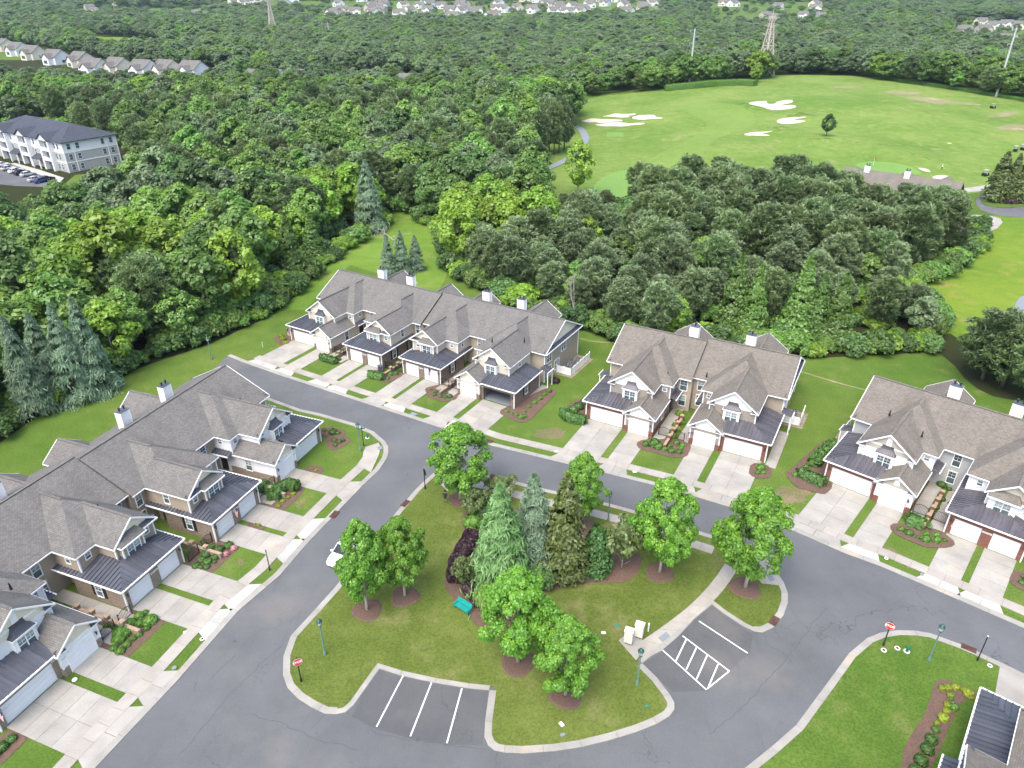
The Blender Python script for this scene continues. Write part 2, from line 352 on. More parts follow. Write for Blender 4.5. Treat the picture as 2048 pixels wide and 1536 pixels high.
def drape(name, pts, matname, off, step=None, kind='structure', zf=hz):
    """a sheet that follows the ground: outline pts (world), inner points every step metres"""
    pts = [Vector((p[0], p[1])) for p in pts]; out = []
    for i, p in enumerate(pts):
        q = pts[(i + 1) % len(pts)]; n = max(1, int((q - p).length / step)) if step else 1
        out += [p.lerp(q, k / n) for k in range(n)]
    vs = list(out); m = len(out)
    if step:
        x0 = min(p.x for p in out); x1 = max(p.x for p in out); y0 = min(p.y for p in out); y1 = max(p.y for p in out)
        for i in range(int((x1 - x0) / step) + 1):
            for j in range(int((y1 - y0) / step) + 1):
                q = (x0 + (i + .5 * (j % 2)) * step, y0 + j * step)
                if inside(q, out): vs.append(Vector(q))
    v2, _, f2, *_r = delaunay_2d_cdt(vs, [], [list(range(m))], 1, 1e-5)
    me = bpy.data.meshes.new(name); me.from_pydata([(p.x, p.y, zf(p.x, p.y) + off) for p in v2], [], f2)
    me.materials.append(MATS[matname]); me.update()
    if me.polygons and me.polygons[0].normal.z < 0: me.flip_normals()
    o = link(name, me); o['kind'] = kind; return o
def raised(name, pts, matname, z, matside=None, parent=None, kind='structure', depth=None):
    mb = MB(); v2, _, f2, *_r = delaunay_2d_cdt([Vector((p[0], p[1])) for p in pts], [], [list(range(len(pts)))], 1, 1e-5)
    i = len(mb.v); mb.v += [(p.x, p.y, z) for p in v2]
    for f in f2: mb.f.append(tuple(i + k for k in f)); mb.m.append(0)
    n = len(pts); d = depth or z
    for k in range(n):
        a = pts[k]; b = pts[(k + 1) % n]; mb.poly([(a[0], a[1], z - d), (b[0], b[1], z - d), (b[0], b[1], z), (a[0], a[1], z)], 1 if matside else 0)
    o = build(mb, name, [matname, matside] if matside else matname, parent, uv=False)
    if kind: o['kind'] = kind
    return o
def offset(pts, d, closed=False):
    """polyline shifted d metres to its left"""
    out = []; n = len(pts)
    for i, p in enumerate(pts):
        a = pts[i - 1] if (i or closed) else None; b = pts[(i + 1) % n] if (i < n - 1 or closed) else None
        t1 = (p - a).normalized() if a is not None else None; t2 = (b - p).normalized() if b is not None else None
        if t1 is None: t1 = t2
        if t2 is None: t2 = t1
        n1 = Vector((-t1.y, t1.x)); n2 = Vector((-t2.y, t2.x)); m = n1 + n2
        if m.length < .2: m = n1
        m.normalize(); k = 1 / max(.45, m.dot(n1)); out.append(p + m * d * k)
    return out
def smooth_line(pts, it=2, closed=False):
    for _ in range(it):
        q = []; n = len(pts)
        for i in range(n if closed else n - 1):
            a, b = pts[i], pts[(i + 1) % n]
            if not closed and i == 0: q.append(a)
            q += [a.lerp(b, .25), a.lerp(b, .75)]
            if not closed and i == n - 2: q.append(b)
        pts = q
    return pts
def cut(line, inner, step, closed=False):
    """matching pieces of two parallel polylines, about step metres each"""
    n = len(line); segs = []; cur = [0]; acc = 0
    for i in range(n if closed else n - 1):
        j = (i + 1) % n; acc += (line[j] - line[i]).length; cur.append(j)
        if acc >= step: segs.append(cur); cur = [j]; acc = 0
    if len(cur) > 1: segs.append(cur)
    return segs
def densify(line, step, closed=False):
    out = []; n = len(line)
    for i in range(n if closed else n - 1):
        a, b = line[i], line[(i + 1) % n]; k = max(1, round((b - a).length / step)); out += [a.lerp(b, t / k) for t in range(k)]
    if not closed: out.append(line[-1])
    return out
def strip_pieces(parent, name, outer, inner, z_out, z_in, step, matname, gap=.02, closed=False, base=0.0, mats=None, skip=None):
    """concrete laid along a line in separate pieces with open joints"""
    for sg in cut(outer, inner, step, closed):
        o = [outer[i] for i in sg]; q = [inner[i] for i in sg]
        if skip and skip((o[0] + q[-1]) / 2): continue
        if (o[-1] - o[0]).length > .3:
            d = (o[1] - o[0]).normalized() * gap; o[0] = o[0] + d; d2 = (o[-2] - o[-1]).normalized() * gap; o[-1] = o[-1] + d2
            d = (q[1] - q[0]); q[0] = q[0] + (d.normalized() * gap if d.length > .02 else d * 0); d2 = (q[-2] - q[-1]); q[-1] = q[-1] + (d2.normalized() * gap if d2.length > .02 else d2 * 0)
        mb = MB(); n = len(o); i = 0
        mb.v = [(p.x, p.y, base) for p in o] + [(p.x, p.y, z_out) for p in o] + [(p.x, p.y, z_in) for p in q] + [(p.x, p.y, base) for p in q]
        for k in range(n - 1):
            for r in range(3): a = r * n + k; mb.f.append((a, a + 1, a + n + 1, a + n)); mb.m.append(0)
        mb.f += [(0, n, 2 * n, 3 * n), (n - 1, 4 * n - 1, 3 * n - 1, 2 * n - 1)]; mb.m += [0, 0]
        build(mb, name, matname, parent, uv=False)
def PX(*a):
    """pixel pairs to ground points; tuple of (ox, oy, scale, [points])"""
    ox, oy, s, p = a; return [gp(ox + x * s, oy + y * s) for x, y in p]
# ------------------------------------------------------------------ ground, road, kerbs, pavements
def grid_axis(segs):
    r = [];
    for a, b, n in segs: r += [a + (b - a) * i / n for i in range(n)]
    return r + [segs[-1][1]]
xs = grid_axis([(-9000, -600, 12), (-600, 0, 12), (0, 20, 2), (20, 380, 120), (380, 700, 10), (700, 9000, 12)])
ys = grid_axis([(-150, 200, 8), (200, 560, 120), (560, 900, 8), (900, 2500, 24), (2500, 12000, 12)])
me = bpy.data.meshes.new('ground'); nx = len(xs)
me.from_pydata([(x, y, hz(x, y)) for y in ys for x in xs], [], [(j * nx + i, j * nx + i + 1, (j + 1) * nx + i + 1, (j + 1) * nx + i) for j in range(len(ys) - 1) for i in range(nx - 1)])
me.materials.append(MATS['lawn']); me.update(); struct('ground', me)
G = lambda pts: [gp(x, y) for x, y in pts]
LEFT_CURB = G([(100, 1640), (191, 1536), (351, 1366), (476, 1223), (560, 1151), (614, 1088), (724, 973), (758, 941), (773, 918), (777, 905), (776, 893), (770, 883), (748, 864), (710, 847.5), (642, 828), (601, 819), (532, 794), (440, 762)])
FAR_CURB = G([(455, 712), (489, 726), (560, 751), (700, 797), (885, 857), (980, 891), (1100, 920), (1209, 946), (1308, 971), (1362, 985), (1471, 1018), (1589, 1063), (1690, 1107), (1761, 1133), (1843, 1168), (1931, 1206), (2046, 1256), (2200, 1330), (2330, 1400)])
E_CURB = G([(1400, 1680), (1488, 1538), (1542, 1495), (1592, 1451), (1652, 1370), (1698, 1307), (1734, 1277), (1761, 1266), (1794, 1261), (1830, 1262), (1860, 1267), (1923, 1290), (1953, 1303), (2021, 1335), (2150, 1398), (2330, 1500)])
ISL_A = [(976, 1491), (989, 1501.5), (1008, 1505.6), (1044, 1507.5), (1109, 1503), (1164, 1494.7), (1219, 1481), (1273, 1464.6), (1314, 1448), (1339, 1433), (1348.6, 1419.5), (1348.6, 1406), (1339, 1389), (1314, 1356.6), (1284, 1327)]
ISL_B = [(1302, 1313), (1322.6, 1302), (1355, 1274.6), (1388, 1239), (1424, 1209)]
ISL_C = [(1448, 1228), (1486.6, 1252.7), (1508.5, 1263.6), (1525, 1265.5), (1547, 1255.5), (1567, 1231), (1575.5, 1206), (1575.5, 1187), (1567, 1165), (1551, 1141), (1528, 1118), (1490, 1094), (1438, 1075.5), (1389, 1060), (1260.5, 1019), (1200, 1003), (1099, 980.5), (1064, 972), (995, 953.5), (960, 946), (925, 939), (893, 938), (866, 947), (845, 966), (829, 982), (801, 1015), (749, 1078), (667, 1179), (617.5, 1233.6), (582, 1272), (567, 1313), (566, 1351), (575, 1376), (596, 1398), (623, 1415), (650, 1428), (672, 1429), (691, 1425), (708, 1410), (724, 1387), (759, 1338)]
ISL_D = [(801, 1351), (869, 1366), (937, 1377), (979, 1381)]
ISL_E = [(977, 1395), (970, 1444), (969, 1474)]
ISLAND = G(ISL_A + ISL_B + ISL_C + ISL_D + ISL_E)
road = LEFT_CURB + G([(420, 745)]) + FAR_CURB + G([(2330, 1700), (100, 1700)])
raised('road', road, 'asphalt', .012, depth=.012)
# island: lawn raised behind its kerb (outline runs anticlockwise seen from above)
def kerb_run(parent, line, w, side, closed=False, step=3.0, top=.11):
    ln = densify(line, .9, closed); inn = offset(ln, w * side, closed)
    strip_pieces(parent, 'curb_section', ln, inn, top - .045, top, step, 'curb_concrete', .012, closed)
    return ln
kerbs = struct('curb')
area = sum(ISLAND[i].x * ISLAND[(i + 1) % len(ISLAND)].y - ISLAND[(i + 1) % len(ISLAND)].x * ISLAND[i].y for i in range(len(ISLAND)))
sgn = 1 if area > 0 else -1
# bay sides carry a narrow kerb, the street sides a wide rolled one
wide = G(ISL_D[-1:] + ISL_E + ISL_A); bay1 = G(ISL_A[-1:] + ISL_B + ISL_C[:3]); rest = G(ISL_C[2:-4]); bay2 = G(ISL_C[-5:] + ISL_D)
for ln, wd in ((wide, .6), (bay1, .42), (rest, .62), (bay2, .45)): kerb_run(kerbs, ln, wd, sgn)
raised('island_lawn', offset(ISLAND, .4 * sgn, True), 'park_grass', .085)
kerb_run(kerbs, LEFT_CURB, .62, 1); kerb_run(kerbs, FAR_CURB, .62, 1); kerb_run(kerbs, E_CURB, .62, -1)
raised('corner_lawn', offset(E_CURB, -.5) + G([(2400, 1560), (2400, 1800), (1350, 1800)]), 'lawn', .07)
# pavements (walks): slabs with joints
walks = struct('sidewalk')
def walk(line, a, b, side, i0=0, i1=None, step=1.5, z=.075, mat='path_concrete', skip=None):
    ln = densify(line, .75); strip_pieces(walks, 'paving_slab', offset(ln, a * side), offset(ln, b * side), z, z, step, mat, .012, skip=skip)
walk(FAR_CURB[1:], 1.85, 3.1, 1)
walk(LEFT_CURB[:9], 1.85, 3.15, 1)
walk(G([(960, 946), (995, 953.5), (1064, 972), (1099, 980.5), (1200, 1003), (1260.5, 1019), (1389, 1060), (1438, 1075.5)]), 1.75, 3.05, -1, z=.1)
PATH_L = smooth_line(G([(1450, 1128), (1425, 1165), (1385, 1208), (1345, 1240), (1300, 1272), (1262, 1296)]), 2)
PATH_R = smooth_line(G([(1474, 1142), (1446, 1183), (1418, 1212), (1382, 1243), (1340, 1275), (1290, 1318)]), 2)
strip_pieces(walks, 'paving_slab', densify(PATH_L, 99), densify(PATH_R, 99), .1, .1, 1.5, 'path_concrete', .012)
raised('utility_pad', G([(1237, 1282), (1262, 1262), (1296, 1290), (1272, 1322)]), 'concrete', .104, parent=walks, kind=None)
raised('landing_slab', G([(1470, 1140), (1458, 1118), (1505, 1095), (1550, 1135), (1560, 1172), (1523, 1168), (1500, 1140)]), 'path_concrete', .1, parent=walks, kind=None)
raised('landing_slab', G([(874, 964), (900, 951), (960, 955), (950, 968), (895, 983)]), 'path_concrete', .1, parent=walks, kind=None)
raised('landing_slab', G([(731, 895), (757, 886), (762, 896), (757, 912), (742, 945), (722, 934), (727, 905)]), 'path_concrete', .078, parent=walks, kind=None)
for q in ([(1316, 1277), (1332, 1265), (1341, 1274), (1325, 1286)], [(1531, 1148), (1541, 1146), (1550, 1162), (1539, 1164)], [(754, 895), (763, 892), (766, 898), (758, 902)], [(819, 829), (825, 825), (836, 829), (829, 833)]):
    o = raised('tactile_plate', G(q), 'plate_grey', .108, parent=walks, kind=None)
for q in ([(760, 1340), (801, 1353), (869, 1368), (937, 1379), (976, 1383), (970, 1444), (966, 1490), (893, 1490), (820, 1477), (752, 1458), (705, 1432), (724, 1390)], [(1286, 1328), (1322.6, 1304), (1355, 1277), (1388, 1241), (1424, 1212), (1448, 1231), (1486, 1256), (1506, 1268), (1500, 1306), (1455, 1345), (1414, 1382), (1345, 1384), (1315, 1356)]):
    o = raised('parking_bay', G(q), 'bay_asphalt', .0145, depth=.002)
# painted bay markings
marks = struct('parking_marking')
def mark(a, b, wd=.12):
    a = gp(*a); b = gp(*b); d = (b - a).normalized(); n = Vector((-d.y, d.x)) * wd / 2; mb = MB()
    mb.poly([(p.x, p.y, .019) for p in (a - n, b - n, b + n, a + n)]); build(mb, 'parking_line', 'paint_white', marks, uv=False)
for a, b in (((806, 1352), (753, 1453.7)), ((863, 1365.4), (820.7, 1472.8)), ((923.8, 1377), (893.7, 1486.5))): mark(a, b)
Q = lambda x, y: (1000 + x * .2734, 1116 + y * .2734)
for a, b in (((1190, 675), (1510, 965)), ((1335, 570), (1680, 830)), ((1455, 462), (1812, 697))): mark(Q(*a), Q(*b))
for a, b in (((1515, 958), (1672, 832)), ((1362, 597), (1287, 752)), ((1437, 655), (1362, 818)), ((1515, 713), (1437, 888)), ((1595, 778), (1522, 950))): mark(Q(*a), Q(*b))

# worn seams and sealed cracks in the road
def crack(pts, wd=.05):
    ln = [p + Vector((R.uniform(-.12, .12), R.uniform(-.12, .12))) for p in densify(G(pts), .5)]; a, b = offset(ln, wd / 2), offset(ln, -wd / 2); m = MB()
    for i in range(len(ln) - 1): m.poly([(q.x, q.y, .0175) for q in (b[i], b[i + 1], a[i + 1], a[i])])
    struct('road_crack', m.mesh('road_crack', 'crack_grey', uv=False))
for c in ([(566, 1288), (520, 1330), (455, 1395), (360, 1510)], [(692, 1426), (720, 1440), (760, 1468), (830, 1482), (966, 1498)], [(650, 1429), (625, 1455)], [(1283, 1466), (1300, 1490), (1318, 1520)], [(1420, 1470), (1500, 1400), (1560, 1335), (1640, 1230), (1655, 1215)], [(1527, 1266), (1535, 1290), (1570, 1310), (1585, 1325)], [(500, 1430), (560, 1445), (640, 1480), (720, 1500)], [(994, 1503), (990, 1540)], [(470, 1190 + 120), (420, 1360)]): crack(c)
# ------------------------------------------------------------------ townhouses
CACHE = {}
def window_mesh(wd, ht, cols, grid):
    k = ('win', wd, ht, cols, grid)
    if k in CACHE: return CACHE[k]
    t = .09; mb = MB(); x0, x1 = -wd / 2, wd / 2; dp = -.07
    for a in ((x0 - t, dp, -t, x0, 0, ht + t), (x1, dp, -t, x1 + t, 0, ht + t), (x0, dp, ht, x1, 0, ht + t * 1.2), (x0, dp - .03, -t, x1, 0, 0)): mb.box(*a)
    cw = wd / cols; panes = []
    for c in range(cols):
        a = x0 + c * cw; b = a + cw
        if c: mb.box(a - .045, dp + .005, 0, a + .045, 0, ht)
        mb.box(a, dp + .02, ht / 2 - .03, b, 0, ht / 2 + .03)
        if grid: mb.box((a + b) / 2 - .012, -.035, ht / 2, (a + b) / 2 + .012, 0, ht); mb.box(a, -.035, ht * .75 - .012, b, 0, ht * .75 + .012)
        panes += [(a + .03, .0, b - .03, ht / 2 - .03), (a + .03, ht / 2 + .03, b - .03, ht)]
    frame = mb.mesh('window', 'white_trim', uv=False); pm = []
    for (a, z0, b, z1) in panes:
        m2 = MB(); m2.box(-(b - a) / 2, -.012, 0, (b - a) / 2, 0, z1 - z0); 
        kk = ('pane', round(b - a, 3), round(z1 - z0, 3))
        if kk not in CACHE: CACHE[kk] = m2.mesh('pane', 'window_glass', uv=False)
        pm.append((CACHE[kk], ((a + b) / 2, -.008, z0)))
    CACHE[k] = (frame, pm); return CACHE[k]
def garage_mesh(wd, ht):
    k = ('gar', wd, ht)
    if k in CACHE: return CACHE[k]
    mb = MB(); h = ht / 4
    mb.box(-wd / 2, -.045, .012, wd / 2, 0, h - .012); nc = max(4, round(wd / .6))
    for i in range(nc):
        a = -wd / 2 + (i + .12) * wd / nc; b = -wd / 2 + (i + .88) * wd / nc; mb.box(a, -.058, h * .22, b, -.045, h * .78)
    fr = MB(); fr.box(-wd / 2 - .1, -.09, 0, -wd / 2, 0, ht + .1); fr.box(wd / 2, -.09, 0, wd / 2 + .1, 0, ht + .1); fr.box(-wd / 2, -.09, ht, wd / 2, 0, ht + .1)
    CACHE[k] = (mb.mesh('door_panel', 'garage_white', uv=False), fr.mesh('garage_door', 'white_trim', uv=False), h); return CACHE[k]
def clip2(poly, ax, lo, hi):
    for s, lim in ((1, lo), (-1, -hi)):
        out = []
        for i, p in enumerate(poly):
            q = poly[(i + 1) % len(poly)]; a = s * p[ax] - lim; b = s * q[ax] - lim
            if a >= 0: out.append(p)
            if (a >= 0) != (b >= 0):
                t = a / (a - b); out.append(tuple(p[j] + (q[j] - p[j]) * t for j in (0, 1)))
        poly = out
        if len(poly) < 3: return []
    return poly
class Unit:
    """local frame of one dwelling: w across (0 = outer end), d back from the garage front, z up"""
    def __init__(s, root, ox, dr, oy, sty): s.root, s.ox, s.dr, s.oy, s.sty = root, ox, dr, oy, sty
    def P(s, w, d, z): return (s.ox + s.dr * w, s.oy + d, z)
    def bx(s, mb, w0, d0, z0, w1, d1, z1, mi=0): mb.box(s.ox + s.dr * w0, s.oy + d0, z0, s.ox + s.dr * w1, s.oy + d1, z1, mi)
    def place(s, name, me, w, d, z, nw=0, nd=-1, parent=None):
        return link(name, me, parent or s.root, s.P(w, d, z), math.atan2(s.dr * nw, -nd))
    def window(s, w, d, z, wd, ht, nw=0, nd=-1, cols=1, grid=True, shutters=False):
        fr, pm = window_mesh(wd, ht, cols, grid); o = s.place('window', fr, w, d, z, nw, nd)
        bl = R.random() < .45
        for me, loc in pm:
            if bl and loc[2] > .2:
                k = ('blind', me.name)
                if k not in CACHE: CACHE[k] = me.copy(); CACHE[k].materials[0] = MATS['window_blind']
                me = CACHE[k]
            link('pane', me, o, loc)
        if shutters:
            k = ('shut', ht)
            if k not in CACHE:
                m = MB(); m.box(-.19, -.05, -.05, .19, 0, ht + .05)
                for i in range(9): m.box(-.15, -.062, i * ht / 9 + .03, .15, -.05, (i + .75) * ht / 9 + .02)
                CACHE[k] = m.mesh('shutter', 'shutter_black', uv=False)
            for sx in (-1, 1): link('shutter', CACHE[k], o, (sx * (wd / 2 + .31), 0, 0))
        return o
    def garage(s, w, d, wd, ht=2.15, nd=-1):
        pn, fr, h = garage_mesh(wd, ht); o = s.place('garage_door', fr, w, d, 0)
        for i in range(4): link('door_panel', pn, o, (0, -.002, i * h))
        return o
    def lamp(s, w, d, z, nw=0, nd=-1):
        if 'sconce' not in CACHE:
            m = MB(); m.box(-.05, -.04, .08, .05, 0, .2); m.box(-.03, -.16, .18, .03, -.04, .22); m.lathe([(.05, -.12), (.09, .12), (.11, .15), (.02, .24)], (0, -.17), 6); CACHE['sconce'] = m.mesh('wall_lantern', 'black_metal', uv=False)
        s.place('wall_lantern', CACHE['sconce'], w, d, z, nw, nd)
    def plate(s, w, d, z):
        if 'plate' not in CACHE:
            m = MB(); m.box(-.24, -.03, -.09, .24, 0, .09, 0); m.box(-.19, -.036, -.025, .19, -.03, .025, 1); CACHE['plate'] = m.mesh('house_number_plate', ['sign_white', 'black_metal'], uv=False)
        s.place('house_number_plate', CACHE['plate'], w, d, z)
    def metal(s, planes, name='metal_roof', step=.47, rib=True, gutter=()):
        mt = s.sty['metal']; m = MB()
        for p0, p1 in gutter:
            a = Vector(s.P(*p0)); b = Vector(s.P(*p1)); edge_box(m, a, b, .13, .13)
        o = build(m, name, 'white_trim', s.root, uv=False) if gutter else None
        for poly, ax, zf in planes:
            lo = min(p[ax] for p in poly); hi = max(p[ax] for p in poly); n = max(1, round((hi - lo) / step))
            for i in range(n):
                a = lo + (hi - lo) * i / n; b = lo + (hi - lo) * (i + 1) / n; q = clip2(poly, ax, a, b)
                if len(q) < 3: continue
                g_ = .018; q = clip2(q, ax, a + g_, b - g_) or q; m = MB(); m.slab([s.P(p[0], p[1], zf(*p)) for p in q], .06)
                if rib and i:
                    e = sorted([p for p in q if abs(p[ax] - a - g_) < 1e-6], key=lambda p: p[1 - ax])
                    if len(e) >= 2 and abs(e[0][1 - ax] - e[-1][1 - ax]) > .05:
                        f = [list(e[0]), list(e[-1])]; wv = [0, 0]; wv[ax] = .035
                        r = [(f[0][0] - wv[0], f[0][1] - wv[1]), (f[1][0] - wv[0], f[1][1] - wv[1]), (f[1][0] + wv[0], f[1][1] + wv[1]), (f[0][0] + wv[0], f[0][1] + wv[1])]
                        m.slab([s.P(p[0], p[1], zf(*p) + .09) for p in r], .091)
                if o is None: o = build(m, name, mt, s.root)
                else: build(m, 'roof_panel', mt, o)
        return o
    def shingle(s, polys, gutter=(), rake=(), name='roof', thick=.16):
        m = MB()
        for q in polys: m.slab([s.P(*p) for p in q], thick, 0)
        o = build(m, name, s.sty['shingle'], s.root)
        m = MB()
        for p0, p1 in gutter: edge_box(m, Vector(s.P(*p0)), Vector(s.P(*p1)), .12, .13, -.1)
        for p0, p1 in rake: edge_box(m, Vector(s.P(*p0)), Vector(s.P(*p1)), .07, .2, -.17)
        if m.v: build(m, 'eave_trim', 'white_trim', o, uv=False)
        return o
    def ridge(s, o, p0, p1):
        m = MB(); a = Vector(s.P(*p0)); b = Vector(s.P(*p1)); edge_box(m, a, b, .3, .06, .0); build(m, 'ridge_cap', s.sty['shingle'], o)
    def gable_return(s, w, d, z, side):
        """the little metal-roofed cornice return at a gable foot"""
        m = MB(); a = s.P(w, d, z); x = s.dr * side
        m.slab([s.P(w, d - .32, z), s.P(w + .95 * side, d - .32, z), s.P(w + .75 * side, d + .02, z + .34), s.P(w, d + .02, z + .34)], .05)
        o = build(m, 'cornice_return', s.sty['metal'], s.root)
        m = MB(); s.bx(m, w, d - .32, z - .17, w + .95 * side, d + .02, z - .052); build(m, 'cornice', 'white_trim', o, uv=False)
def edge_box(m, a, b, wd, ht, dz=-.1):
    d = b - a; h = Vector((-d.y, d.x, 0)); h = h.normalized() * wd / 2 if h.length > 1e-6 else Vector((wd / 2, 0, 0)); z0 = Vector((0, 0, dz)); z1 = Vector((0, 0, dz + ht)); i = len(m.v)
    m.v += [tuple(p) for p in (a - h + z0, a + h + z0, b + h + z0, b - h + z0, a - h + z1, a + h + z1, b + h + z1, b - h + z1)]
    for q in ((0, 3, 2, 1), (4, 5, 6, 7), (0, 1, 5, 4), (1, 2, 6, 5), (2, 3, 7, 6), (3, 0, 4, 7)): m.f.append(tuple(i + k for k in q)); m.m.append(0)
def upper_roof(u, a, b, c, dg, db, back, gdep=.4):
    """front gable (eaves a..b) running back into a wider hipped block (a..c): one shingled roof"""
    ze = 5.2; s1 = .742; wr = (a + b) / 2; zr = ze + (b - a) / 2 * s1; slope = .5
    g = (c - a); W = a + g * .475; zW = ze + (W - a) * s1
    dD = db + (zr - ze) / slope; dG = db + (zW - ze) / slope; y0 = dg - gdep
    A = (a, y0, ze); B = (b, y0, ze); C = (wr, y0, zr); D = (wr, dD, zr); E = (b, db, ze); F = (c, db, ze); Gp = (W, dG, zW); H = (W, back, zW); A2 = (a, back, ze); F2 = (c, back, ze)
    up = lambda p: (p[0], p[1], p[2] + .1)
    o = u.shingle([[up(p) for p in q] for q in ([C, B, E, D], [E, F, Gp, D], [A, C, D, Gp, H, A2], [F, F2, H, Gp])],
                  gutter=((B, E), (E, F), (F, (c, 8.4, ze)), (A, (a, 8.4, ze))), rake=(((a - .02, y0 - .02, ze + .1), (wr, y0 - .02, zr + .1)), ((b + .02, y0 - .02, ze + .1), (wr, y0 - .02, zr + .1))))
    u.ridge(o, (wr, y0, zr + .1), (wr, dD, zr + .1)); u.ridge(o, (W, dG, zW + .1), (W, back, zW + .1))
    return wr, zr
def bay_hood(u, w0, w1, d0, d1, z, rise):
    """bell-curved metal hood over a bay window"""
    m = MB(); pr = [(0, 0), (.18, .1), (.42, .3), (.62, .55), (.7, .8), (.72, 1.0)]; cw = (w0 + w1) / 2; hw = (w1 - w0) / 2; rings = []
    for t, h in pr:
        k = hw * (1 - t * .62); dd = d0 + (d1 - d0) * t * 1.2; rings.append([u.P(cw - k, d1 + .05, z + h * rise), u.P(cw - k, dd, z + h * rise), u.P(cw + k, dd, z + h * rise), u.P(cw + k, d1 + .05, z + h * rise)])
    for r0, r1 in zip(rings, rings[1:]):
        for j in range(3): m.poly([r0[j], r0[j + 1], r1[j + 1], r1[j]])
    m.poly(rings[-1]); m.poly(rings[0]); o = build(m, 'bay_hood', u.sty['metal'], u.root)
    m = MB()
    for t in np.linspace(.12, .88, 6):
        for r0, r1 in zip(rings, rings[1:]):
            p = Vector(r0[1]).lerp(Vector(r0[2]), t); q = Vector(r1[1]).lerp(Vector(r1[2]), t); edge_box(m, p, q, .03, .04, 0)
    build_each(m, 'seam', u.sty['metal'], o)
    m = MB(); u.bx(m, w0 - .03, d0 - .03, z - .1, w1 + .03, d1 + .02, z + .005); build(m, 'hood_fascia', 'white_trim', o, uv=False)
def gable_face(u, w0, w1, d, z0, zr, mat, band=True):
    wr = (w0 + w1) / 2; m = MB(); m.poly([u.P(w0, d, z0), u.P(w1, d, z0), u.P(wr, d, zr)]); m.poly([u.P(w0, d + .2, z0), u.P(w1, d + .2, z0), u.P(wr, d + .2, zr)])
    build(m, 'gable', mat, u.root)
    k = .5; zc = z0 + (zr - z0) * .27; fw = (w1 - w0) / 2 * .73
    if band:
        m = MB(); u.bx(m, wr - fw, d - .035, zc - .1, wr + fw, d - .003, zc + .1); u.bx(m, wr - .28, d - .03, zc + .1, wr + .28, d - .003, zr - .35); build_each(m, 'gable_trim', 'white_trim', u.root, uv=False)
def corner(u, m, w, d, z0, z1): u.bx(m, w - .07, d - .07, z0, w + .07, d + .07, z1)
def unit_x(u, opened=False, walk_win=True):
    S = u.sty; m = MB(); b = u.bx
    for a in ((0, 0, 0, .6, .3, 2.95), (5.4, 0, 0, 5.9, .3, 2.95), (.6, 0, 2.2, 5.4, .3, 2.95), (0, .3, 0, .28, 7.8, 2.95)): b(m, *a)
    build(m, 'garage_wall', S['brick'], u.root)
    if opened:
        m = MB(); b(m, .29, .3, .0, 5.9, 7.2, .03, 0); b(m, .29, 7.0, .03, 5.88, 7.2, 2.6, 1); b(m, 5.7, .3, .03, 5.88, 7.0, 2.6, 1); o = build(m, 'garage_interior', ['plate_grey', 'interior'], u.root, uv=False)
        for (w, d, z, sw, sd, sz, mt) in ((1.0, 5.2, .03, .6, .6, 1.1, 'beige_metal'), (2.1, 6.1, .03, .9, .5, .8, 'cart_grey'), (3.6, 6.2, .03, 1.2, .5, 1.5, 'cream_panel')):
            m = MB(); b(m, w, d, z, w + sw, d + sd, z + sz); b(m, w + .08, d - .04, z + .1, w + sw - .08, d, z + sz - .1); build(m, 'storage_box', mt, o, uv=False)
    else:
        m = MB(); b(m, .29, .32, 0, 5.88, .5, 2.9); build(m, 'garage_back', 'interior', u.root, uv=False)
        u.garage(3.0, .17, 4.8)
    m = MB(); b(m, 5.9, -.4, 0, 9.8, 8.7, 2.85); build(m, 'side_garage_wall', S['siding'], u.root)
    m = MB()
    for a in ((5.86, -.44, 0, 6.42, -.1, .95), (9.24, -.44, 0, 9.84, -.3, .95), (9.76, -.3, 0, 9.84, 6.4, .95)): b(m, *a)
    build_each(m, 'brick_base', S['brick'], u.root)
    u.garage(7.85, -.4, 2.65)
    u.window(9.8, 3.6, .95, .85, 1.45, 1, 0); u.lamp(9.5, -.4, 1.75); u.lamp(.3, 0, 1.85); u.plate(5.65, 0, 2.25); u.plate(6.15, -.4, 2.0)
    u.window(0, 3.6, .95, .85, 1.45, -1, 0, shutters=True)
    m = MB(); b(m, 9.78, 6.9, .1, 9.85, 7.85, 2.2); build(m, 'front_door', 'door_dark', u.root, uv=False)
    # upper storey
    m = MB(); b(m, 2.4, 2.6, 2.6, 8.4, 9.2, 5.22); b(m, 8.38, 5.6, 2.6, 10.0, 9.2, 5.21); build(m, 'upper_wall', S['siding'], u.root)
    m = MB()
    for w, d in ((2.4, 2.6), (8.4, 2.6), (10.0, 5.6)): corner(u, m, w, d, 2.7, 5.15)
    for w, d, z0, z1 in ((9.8, -.4, .95, 2.8), (5.9, -.4, .95, 2.8), (0, 0, 0, 2.8), (0, 7.75, 0, 2.8)): corner(u, m, w, d, z0, z1)
    build_each(m, 'corner_board', 'white_trim', u.root, uv=False)
    wr, zr = upper_roof(u, 2.1, 8.7, 10.35, 2.6, 5.3, 14.6)
    gable_face(u, 2.3, 8.5, 2.585, 5.2, zr + .02, S['gable'], True)
    m = MB(); b(m, 4.35, 2.05, 2.75, 6.45, 2.6, 5.1); build(m, 'bay', 'white_panel', u.root, uv=False)
    bay_hood(u, 4.25, 6.55, 1.9, 2.6, 5.1, .95); u.window(5.4, 2.05, 3.35, 1.5, 1.45, cols=2)
    u.window(9.2, 5.6, 4.15, .55, .62); u.window(10.0, 7.2, 4.1, .55, .7, 1, 0)
    u.gable_return(2.15, 2.6, 5.25, 1); u.gable_return(8.65, 2.6, 5.25, -1)
    u.window(2.4, 5.8, 3.9, .5, 1.1, -1, 0)
    # metal roof of the double garage with its return along the outer side
    z1 = lambda w, d: 2.98 + .25 * (d + .45); z2 = lambda w, d: 2.98 + .25 * (w + .45)
